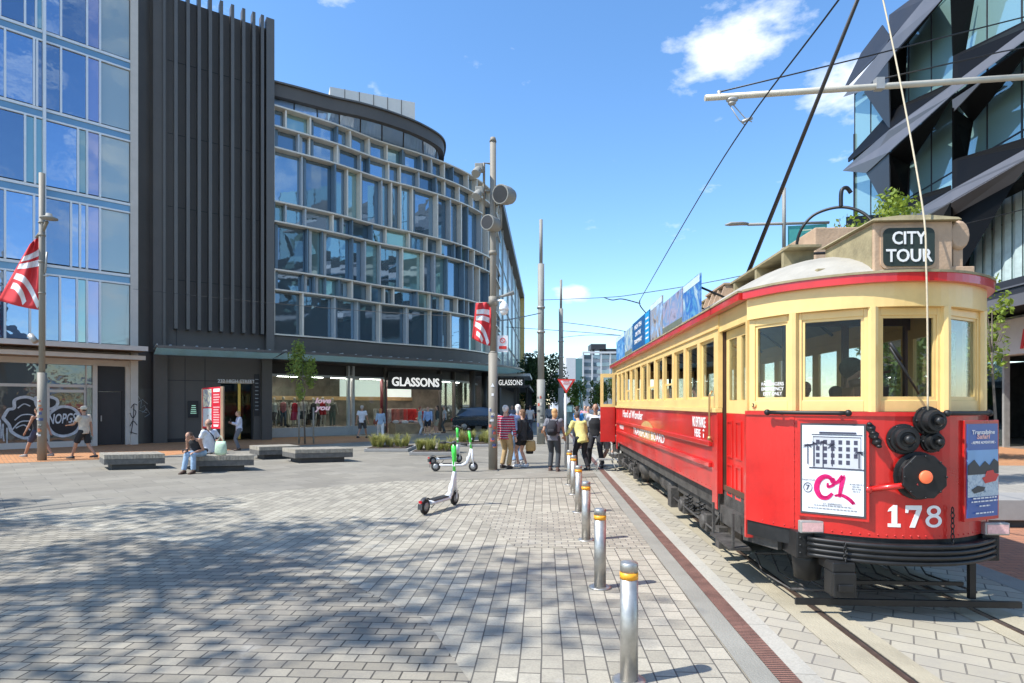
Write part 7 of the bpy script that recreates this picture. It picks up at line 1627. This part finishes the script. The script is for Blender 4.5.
    for i in (0, 1):
        if sleeves != 'none':
            e = elb[i] if sleeves == 'long' else sh[i].lerp(elb[i], .62); pts = [T((-1, 1)[i]*.08, 0, .43), sh[i], sh[i].lerp(elb[i], .4)]; rad = [.075, .074, .066]
            if sleeves == 'long': pts += [elb[i], elb[i].lerp(hnd[i], .5), elb[i].lerp(hnd[i], .93)]; rad += [.056, .052, .042]; b.ball(elb[i], .055)
            else: pts += [e]; rad += [.064]
            b.tube(pts, rad, 12); b.ball(sh[i], .072)
        else: b.ball(T((-1, 1)[i]*.10, 0, .44), .05)
    me = remesh(b, .016, 3, 'shirt'); tm = cloth(top)
    if topstripe:
        tm = bpy.data.materials.new('striped_knit'); tm.use_nodes = True; tt = tm.node_tree; pb = tt.nodes['Principled BSDF']; pb.inputs['Roughness'].default_value = .9; tcx = tt.nodes.new('ShaderNodeTexCoord'); sp = tt.nodes.new('ShaderNodeSeparateXYZ'); tt.links.new(tcx.outputs['Object'], sp.inputs[0])
        m1 = tt.nodes.new('ShaderNodeMath'); m1.operation = 'MULTIPLY'; m1.inputs[1].default_value = 15; tt.links.new(sp.outputs['Z'], m1.inputs[0]); m2 = tt.nodes.new('ShaderNodeMath'); m2.operation = 'FRACT'; tt.links.new(m1.outputs[0], m2.inputs[0])
        rp = tt.nodes.new('ShaderNodeValToRGB'); rp.color_ramp.interpolation = 'CONSTANT'; rp.color_ramp.elements[0].color = (*top, 1); rp.color_ramp.elements[1].position = .55; rp.color_ramp.elements[1].color = (*topstripe, 1); x = rp.color_ramp.elements.new(.75); x.color = (.03, .025, .06, 1); tt.links.new(m2.outputs[0], rp.inputs[0]); tt.links.new(rp.outputs[0], pb.inputs['Base Color'])
    link_mesh('shirt', me, tm, t, local=True)
    if vest:
        b = MB(); b.tube([T(0, 0, -.06), T(0, 0, .12), T(0, .01, .28), T(0, 0, .43)], [(.196, .148), (.18, .14), (.20, .155), (.15, .135)], 16, side=Xs); link_mesh('vest', remesh(b, .018, 2, 'vest'), cloth(vest), t, local=True)
    # trousers, shorts or skirt
    b = MB()
    if legs == 'skirt':
        b.tube([pel+Vector((0, 0, .06)), pel+Vector((0, 0, -.1)), pel+Vector((0, .02, -.48))], [(.16, .12), (.19, .15), (.24, .2)], 18, side=Xs)
    else:
        b.tube([T(0, 0, .07), T(0, 0, 0), pel+Vector((0, 0, -.09))], [(.155, .115), (.178, .13), (.12, .12)], 14, side=Xs)
        for i in (0, 1):
            b.ball(hip[i], .105)
            if legs == 'long': b.tube([hip[i], hip[i].lerp(knee[i], .5), knee[i], knee[i].lerp(foot[i], .5), knee[i].lerp(foot[i], .97)], [.105, .095, .075, .070, .068], 12); b.ball(knee[i], .074)
            else: e = hip[i].lerp(knee[i], .92 if legs == 'shorts' else .6); b.tube([hip[i], hip[i].lerp(knee[i], .5), e], [.106, .10, .095], 12)
    link_mesh('trousers' if legs == 'long' else ('shorts' if legs != 'skirt' else 'skirt'), remesh(b, .016, 3, 'legs'), cloth(bottom), t, local=True)
    for i in (0, 1):
        if shoe is None: break
        b = MB(); f = foot[i]; b.tube([f+Vector((0, -.075, -.04)), f+Vector((0, -.03, -.035)), f+Vector((0, .08, -.05)), f+Vector((0, .18, -.062)), f+Vector((0, .195, -.066))], [(.032, .035), (.042, .048), (.046, .038), (.038, .025), (.02, .012)], 12, side=Xs); b.tube([f+Vector((0, -.08, -.082)), f+Vector((0, .06, -.082)), f+Vector((0, .195, -.082))], [(.036, .010), (.047, .010), (.036, .010)], 12, side=Xs)
        b.build('shoe', mat('shoe_%d' % int(shoe[0]*100), shoe, .6), t, local=True)
    hm = mat('hair_%d_%d' % (int(haircol[0]*200), int(haircol[2]*200)), haircol, .8, var=.3, vs=25, bump=.8, bs=70); up = Vector((0, 0, 1))
    if hair in ('short', 'long', 'bob', 'bun', 'afro'):
        b = MB(); q = hd-fd*.018+up*.034
        b.ball(q, .086, .098, .092, 14, 10); b.ball(hd-fd*.045-up*.005, .075, .06, .075)
        if hair in ('long', 'bob'): L_ = .28 if hair == 'long' else .15; b.tube([hd-fd*.04+up*.03, hd-fd*.065-up*.06, hd-fd*.07-up*L_], [(.085, .06), (.085, .05), (.05, .03)], 12, side=tuple(fr_))
        if hair == 'bun': b.ball(hd-fd*.11+up*.06, .045)
        if hair == 'afro': b.ball(hd-fd*.02+up*.04, .125, .125, .12)
        link_mesh('hair', remesh(b, .014, 1, 'hair'), hm, t, local=True)
    elif hair == 'bald':
        b = MB(); b.tube([hd-fd*.03+fr_*.078-up*.01, hd-fd*.09-up*.0, hd-fd*.03-fr_*.078-up*.01], [.018, .026, .018], 8); b.build('hair', hm, t, local=True)
    if hair == 'cap':
        b = MB(); b.ball(hd+up*.045-fd*.01, .092, .105, .085, 14, 8); b.tube([hd+fd*.06+up*.05, hd+fd*.17+up*.035], [(.075, .012), (.05, .006)], 12, side=tuple(fr_)); b.build('cap', cloth((.62, .54, .40)), t, local=True); b = MB(); b.ball(hd-fd*.04-up*.0, .08, .06, .05); b.build('hair', hm, t, local=True)
    t['_j'] = 0; del t['_j']
    M4 = Matrix.Translation(Vector(loc)) @ Matrix.Rotation(R(face), 4, 'Z') @ Matrix.Scale(sc, 4)
    return t, dict(hand=[M4 @ v for v in hnd], sh=[M4 @ v for v in sh], T=lambda x, y, z: M4 @ T(x, y, z), M=M4, rot=R(face))
def at0(px, D): v = P(px, 404, D); return (v.x, v.y, .006)
def backpack(p, lab, col, s=1.0):
    T = p['T']; rx = Vector((math.cos(p['rot']), math.sin(p['rot']), 0)); c = [T(0, -.17, .05), T(0, -.2, .12), T(0, -.21, .30), T(0, -.17, .44)]
    b = MB(); b.tube(c, [(.11*s, .06*s), (.15*s, .10*s), (.145*s, .095*s), (.09*s, .05*s)], 12, side=tuple(rx)); o = tag(b.build('backpack', cloth(col)), lab, 'backpack')
    b = MB(); b.tube([T(0, -.30, .08), T(0, -.31, .14), T(0, -.29, .2)], [(.08, .02), (.10, .035), (.08, .02)], 10, side=tuple(rx)); b.build('pocket', cloth(col), o)
    for s_ in (-1, 1): b = MB(); b.tube([T(s_*.10, -.13, .42), T(s_*.12, -.02, .505), T(s_*.125, .12, .40), T(s_*.15, .12, .22), T(s_*.17, -.02, .12), T(s_*.12, -.14, .12)], .014, 6); b.build('strap', cloth(col), o)
def bag(c, lab, col, w=.14, d=.06, h=.28, strap=None, name='bag', rot=0):
    c = Vector(c); sd = (math.cos(rot), math.sin(rot), 0); b = MB(); b.tube([c+Vector((0, 0, -h/2)), c+Vector((0, 0, -h*.3)), c+Vector((0, 0, h*.25)), c+Vector((0, 0, h/2))], [(w*.8, d*.8), (w, d), (w*.92, d*.8), (w*.8, d*.35)], 12, side=sd); o = tag(b.build(name, cloth(col)), lab, 'bag')
    if strap: b = MB(); b.tube([c+Vector((w*.6*sd[0], w*.6*sd[1], h*.45)), strap, c+Vector((-w*.6*sd[0], -w*.6*sd[1], h*.45))], .01, 6); b.build('strap', cloth(col), o)
    return o
# headings: 0 = away from the camera (+Y), 90 = to the left, 180 = towards the camera, -90 = to the right
WK = ((-.1, .34), (.1, -.32, .13)); WK2 = ((-.1, -.30, .13), (.1, .32))
t, j = person('man in beige t-shirt, black shorts and cream cap walking left with a phone', at0(84, 19.6), 88, 1.74, (.56, .48, .38), (.02, .02, .022), (.06, .05, .045), 'cap', feet=WK, hands=((-.16, .40, 1.12), (.24, -.08, .84)), legs='shorts', skin=SK2)
b = MB(); h_ = j['hand'][0]; b.box(h_.x-.05, h_.x-.035, h_.y-.04, h_.y+.04, h_.z, h_.z+.15); tag(b.build('phone', M_black), 'dark phone held up by the man in the cream cap', 'phone')
person('person in black vest and navy shorts striding left behind the left mast', at0(38, 20.0), 88, 1.70, (.03, .03, .035), (.04, .05, .09), (.28, .26, .24), 'short', (.08, .05, .03), feet=((-.1, .40), (.1, -.42, .13)), hands=((-.28, .22, .86), (.28, -.2, .86)), legs='shorts', sleeves='none', skin=SK2)
# couple on the bench
cc_, d_, ay_, w_ = B2; q = cc_-d_*(w_-.22)-ay_*.42
t, j = person('woman in black top and blue jeans bent forward sitting on bench end', (q.x, q.y, .0), math.degrees(math.atan2(d_.y, d_.x))+160, 1.66, (.02, .02, .022), (.30, .42, .55), (.10, .06, .04), 'bun', (.10, .06, .04), lean=38, pelvis=.55, feet=((-.10, .45), (.14, .50)), hands=((-.12, .42, .58), (.16, .40, .62)), sleeves='none', female=True, head=0, skin=SK2, headtilt=2)
q2 = q+d_*.52+ay_*.05; bag((q2.x, q2.y, .62), 'pale green cloth bag standing on the bench beside the seated woman', (.48, .62, .46), .17, .10, .36, q2.to_3d()+Vector((0, 0, .95)), 'tote_bag')
h_ = j['hand'][1]; b = MB(); b.box(h_.x-.06, h_.x+.06, h_.y-.05, h_.y+.03, h_.z-.05, h_.z+.04); tag(b.build('camera', M_black, bevel=.01), 'small black camera in the hands of the seated woman', 'camera')
q = cc_-d_*(w_-.62)+ay_*.35
t, j = person('balding man in white t-shirt with a dark shoulder strap sitting behind her', (q.x, q.y, 0), math.degrees(math.atan2(d_.y, d_.x))+60, 1.80, (.66, .68, .72), (.05, .05, .06), (.04, .04, .04), 'bald', (.10, .08, .07), pelvis=.54, feet=((-.14, .45), (.14, .42)), hands=((-.14, .36, .70), (.32, .18, .72)), head=-8, skin=SK2)
b = MB(); T_ = j['T']; b.tube([T_(-.10, .12, .44), T_(-.02, .17, .30), T_(.14, .15, .05), T_(.19, 0, 0), T_(.12, -.15, .1), T_(-.03, -.15, .36), T_(-.10, -.04, .52), T_(-.10, .12, .44)], .014, 6); tag(b.build('shoulder_strap', cloth((.03, .03, .04))), 'dark strap across the white t-shirt of the sitting man', 'strap')
t, j = person('person in pale blue shirt and grey trousers looking at a phone by the doorway', at0(239, 23.3), 128, 1.56, (.52, .56, .66), (.13, .14, .16), (.1, .1, .1), 'short', (.42, .26, .12), feet=((-.11, .04), (.11, -.02)), hands=((-.04, .30, 1.22), (.10, .30, 1.18)), sleeves='long', headtilt=1)
h_ = j['hand'][0]; b = MB(); b.box(h_.x-.05, h_.x+.0, h_.y-.05, h_.y-.04, h_.z, h_.z+.15); tag(b.build('phone', M_black), 'dark phone held by the person in the pale blue shirt', 'phone')
# passers-by at the shop
person('man in white t-shirt and dark grey shorts seen from behind at the shop window', at0(362, 31.3), -10, 1.74, (.70, .71, .73), (.07, .07, .07), (.05, .05, .05), 'short', (.45, .42, .38), feet=WK2, hands=((-.30, -.05, .86), (.30, .12, .88)), legs='shorts', skin=SK2)
t, j = person('woman in denim jacket and white trousers with brown shoulder bag', at0(380.5, 30.3), 20, 1.60, (.34, .45, .56), (.70, .69, .66), (.5, .48, .45), 'bob', (.50, .20, .08), feet=WK, hands=((-.26, .02, .82), (.26, .10, .84)), sleeves='long', female=True)
bag(j['T'](-.25, .02, .05), 'brown leather bag at the hip of the denim jacket woman', (.22, .07, .04), .14, .07, .24, j['T'](-.12, 0, .5), 'shoulder_bag')
person('person in light blue shirt and black shorts facing the camera outside the shop', at0(428, 34.6), 175, 1.66, (.30, .42, .62), (.02, .02, .025), (.45, .45, .45), 'short', (.25, .15, .08), feet=((-.15, .08), (.15, 0)), hands=((-.26, .10, .86), (.26, .10, .86)), legs='shorts', sleeves='long')
person('person in dark jacket and khaki shorts turned sideways outside the shop', at0(437.5, 35.2), 95, 1.72, (.05, .06, .05), (.42, .38, .27), (.5, .5, .5), 'long', (.05, .03, .02), feet=((-.1, .08), (.1, -.06)), legs='shorts', sleeves='long')
person('person in teal top and pale wide trousers beside the clothes heap', at0(420, 35.0), -60, 1.66, (.30, .46, .46), (.62, .64, .66), (.4, .4, .4), 'short', (.3, .1, .06), feet=((-.1, .05), (.1, -.05)), sleeves='short', female=True)
person('person in red top stooping inside the shop doorway', at0(422, 39.2), 150, 1.65, (.45, .02, .025), (.05, .05, .05), (.1, .1, .1), 'long', (.05, .03, .02), lean=20, hands=((-.1, .4, 1.0), (.2, .35, .95)), sleeves='long')
person('person in grey patterned shirt inside the shop window right of the sign', at0(444.5, 37.3), 100, 1.72, (.40, .42, .43), (.07, .08, .08), (.1, .1, .1), 'short', (.25, .22, .18), sleeves='short')
for k, (px, D, c1_, c2_, fc, lab) in enumerate([(290, 37.5, (.30, .36, .45), (.05, .05, .07), 140, 'shopper in blue grey jacket reflected low among the mannequins'), (318, 38.2, (.04, .04, .04), (.04, .04, .04), 190, 'shopper in black between the mannequins'), (461, 43, (.5, .5, .52), (.1, .1, .12), 30, 'distant walker in pale grey under the second canopy'), (470, 45, (.1, .12, .16), (.1, .1, .12), 190, 'distant walker in navy under the second canopy')]):
    person(lab, at0(px, D), fc, 1.68, c1_, c2_, (.1, .1, .1), 'short', (.06, .04, .03), sleeves='long', detail=False)
# group by the mast
t, j = person('white haired man in red and white striped jumper and khaki trousers', at0(505.5, 16.75), -28, 1.78, (.42, .02, .06), (.42, .29, .14), (.06, .045, .04), 'short', (.68, .66, .62), feet=((-.14, .05), (.13, -.05)), hands=((-.30, .12, .84), (.27, .08, .86)), sleeves='long', topstripe=(.60, .55, .58), torso_long=.03)
person('white haired person in jeans standing behind the striped jumper', at0(518, 18.0), 20, 1.80, (.10, .14, .26), (.22, .34, .50), (.35, .35, .36), 'bob', (.70, .68, .64), sleeves='long', hands=((-.28, .05, .86), (.28, .05, .86)))
t, j = person('brown haired woman in black jacket, black shorts and white trainers', at0(522.5, 17.1), 62, 1.66, (.035, .035, .037), (.015, .015, .017), (.72, .72, .70), 'bob', (.20, .11, .06), feet=((-.08, .10), (.10, -.08)), hands=((-.18, .18, .98), (.20, .10, .95)), legs='hot', sleeves='long', female=True, torso_long=.04)
bag(j['T'](.18, -.12, .02), 'black shoulder bag hanging at the back of the black jacket', (.02, .02, .02), .13, .07, .28, j['T'](.10, -.05, .5), 'shoulder_bag')
c_ = j['T'](.22, -.16, -.30); bag(c_, 'tan woven bag hanging low beside the woman in black', (.52, .33, .13), .15, .09, .30, c_+Vector((0, 0, .35)), 'tote_bag'); c_ = j['T'](.26, -.10, -.47); bag(c_, 'small black purse just below the tan woven bag', (.02, .02, .02), .11, .07, .15, None, 'purse')
t, j = person('orange haired person in grey top and dark trousers leaning on a stick', at0(553.5, 16.1), -15, 1.70, (.17, .17, .19), (.045, .05, .055), (.16, .10, .08), 'bob', (.58, .33, .14), feet=((-.11, .05), (.12, -.04)), hands=((-.24, .12, .92), (.24, .32, .92)), sleeves='short', lean=7, skin=SK2, head=-25)
backpack(j, 'black backpack on the orange haired person with the stick', (.02, .02, .025)); h_ = j['hand'][1]; b = MB(); b.tube([h_+Vector((-.0, -.03, .02)), h_+Vector((0, .04, .03)), h_+Vector((-.14, -.12, -.0))*0+Vector((0, .05, 0))*0+h_*0+Vector((h_.x-.10, h_.y-.05, .006))], .011, 6); tag(b.build('walking_stick', M_steel), 'thin walking stick held by the orange haired person', 'stick')
person('grey haired person in pale yellow blouse and black trousers bending forward', at0(582, 16.3), 28, 1.66, (.66, .62, .22), (.015, .015, .017), (.03, .03, .03), 'short', (.09, .08, .075), feet=((-.13, .12), (.13, -.12)), hands=((-.34, .42, .96), (.26, .40, .90)), sleeves='long', lean=24, skin=SK, torso_long=.05)
person('bald man in black waistcoat over white shirt standing by the tram', at0(596, 17.0), 165, 1.82, (.60, .61, .66), (.03, .03, .033), (.02, .02, .02), 'bald', (.2, .18, .16), feet=((-.18, .05), (.2, .0)), hands=((-.22, .25, 1.0), (.42, .22, 1.15)), sleeves='long', vest=(.02, .02, .022), skin=SK2, lean=5)
person('bare legged person in white shirt stepping up beside the tram rear', at0(606.5, 17.0), -80, 1.78, (.66, .64, .68), (.30, .30, .31), (.45, .42, .40), 'short', (.25, .17, .10), feet=((-.1, -.15), (.1, .12, .42)), hands=((-.26, .2, 1.0), (.26, .3, 1.2)), legs='shorts', sleeves='short')
CR = [(577, 24, (.02, .16, .42), 0, 'man in bright blue shirt just left of the bald waistcoat man'), (588, 26, (.35, .34, .30), 190, 'person in grey behind the yellow blouse'), (585, 33, (.62, .30, .36), 170, 'person in pink further down the mall'), (603, 30, (.55, .5, .4), 185, 'person in beige just left of the tram rear'),
      (591, 38, (.55, .55, .58), 10, 'person in pale grey among the distant crowd'), (571, 40, (.3, .3, .2), 175, 'person in olive behind the notice board'), (597, 44, (.25, .3, .4), 5, 'person in slate blue among the distant crowd'), (549, 46, (.3, .3, .32), 180, 'person in dark grey far behind the thick mast'), (530, 38, (.55, .52, .5), 10, 'person in cream far behind the woman in black'), (512, 40, (.15, .16, .2), 180, 'person in navy far behind the striped jumper'), (579, 50, (.6, .6, .55), 0, 'person in white at the far end of the mall')]
for px, D, c_, fc, lab in CR: person(lab, at0(px, D), fc, 1.72, c_, (.08, .08, .1), (.1, .1, .1), 'short', (.10, .06, .04), sleeves='long' if px % 2 else 'short', detail=False, group='people further down the mall')
# driver and passengers in the tram
person('tram driver with round dark hair seen through the front window', (3.12, 6.25, .92), 195, 1.62, (.03, .03, .035), (.03, .03, .03), (.03, .03, .03), 'afro', (.02, .015, .012), sleeves='long', pelvis=.62, feet=((-.1, .3), (.1, .3)), hands=((-.1, .35, .95), (.2, .35, .95)), detail=False, skin=SK2)
for k, (sx, i, c_, lab) in enumerate([(-1, 2, (.6, .6, .62), 'passenger in white at the third tram seat'), (-1, 4, (.5, .25, .2), 'passenger in rust red at the fifth tram seat'), (-1, 6, (.62, .6, .6), 'passenger in cream at the seventh tram seat'), (1, 1, (.1, .12, .2), 'passenger in navy on the far side of the tram'), (1, 3, (.2, .2, .2), 'passenger in grey on the far side of the tram'), (-1, 7, (.6, .6, .64), 'passenger in pale shirt near the tram rear')]):
    person(lab, (TX+sx*.62, 7.4+i*.95+.2, .92), 180, 1.62, c_, (.08, .08, .1), (.05, .05, .05), ('short', 'bob')[k % 2], (.10+.3*(k % 3), .08+.25*(k % 3), .05+.2*(k % 3)), sleeves='short', pelvis=.48, feet=((-.1, .35), (.1, .35)), hands=((-.1, .3, .6), (.1, .3, .6)), detail=False)
# mannequins in the dress shop window
MN = mat('ivory_mannequin', (.55, .47, .40), .4)
for k, (px, c1_, c2_, lg, lab) in enumerate([(279, (.62, .6, .58), (.03, .025, .03), 'skirt', 'mannequin in white strap top and black skirt'), (288, (.62, .16, .18), (.05, .06, .09), 'long', 'mannequin in coral top'), (300, (.5, .02, .04), (.42, .03, .09), 'skirt', 'mannequin in long red patterned dress'), (309, (.6, .52, .48), (.05, .05, .05), 'skirt', 'mannequin in pale top and black skirt behind the sapling'), (320, (.05, .045, .05), (.03, .03, .03), 'skirt', 'mannequin in black dress behind the pink words'), (330, (.42, .02, .03), (.40, .02, .03), 'hot', 'mannequin in short red dress'), (340, (.13, .13, .11), (.10, .12, .10), 'long', 'mannequin in olive outfit at the right end')]):
    s_ = Cs(px); q = Cp(s_, RC-.75); v_ = person(lab, (q.x, q.y, .5 if k % 2 else .45), 200+8*(k % 3), 1.74, c1_, c2_, None, 'none', sleeves='none', legs=lg, hands=((-.30, .02, .85), (.30, .05 if k % 2 else .14, .88)), cat='mannequin', name='mannequin', group='mannequins in the dress shop window', skin=MN, female=True, detail=False)
mb = MB(); Cband(mb, .3, Cs(348), RC-1.3, RC-.15, .02, .48); tag(mb.build('window_plinth', M_palegrey), 'long pale plinth under the mannequins in the shop window', 'plinth')
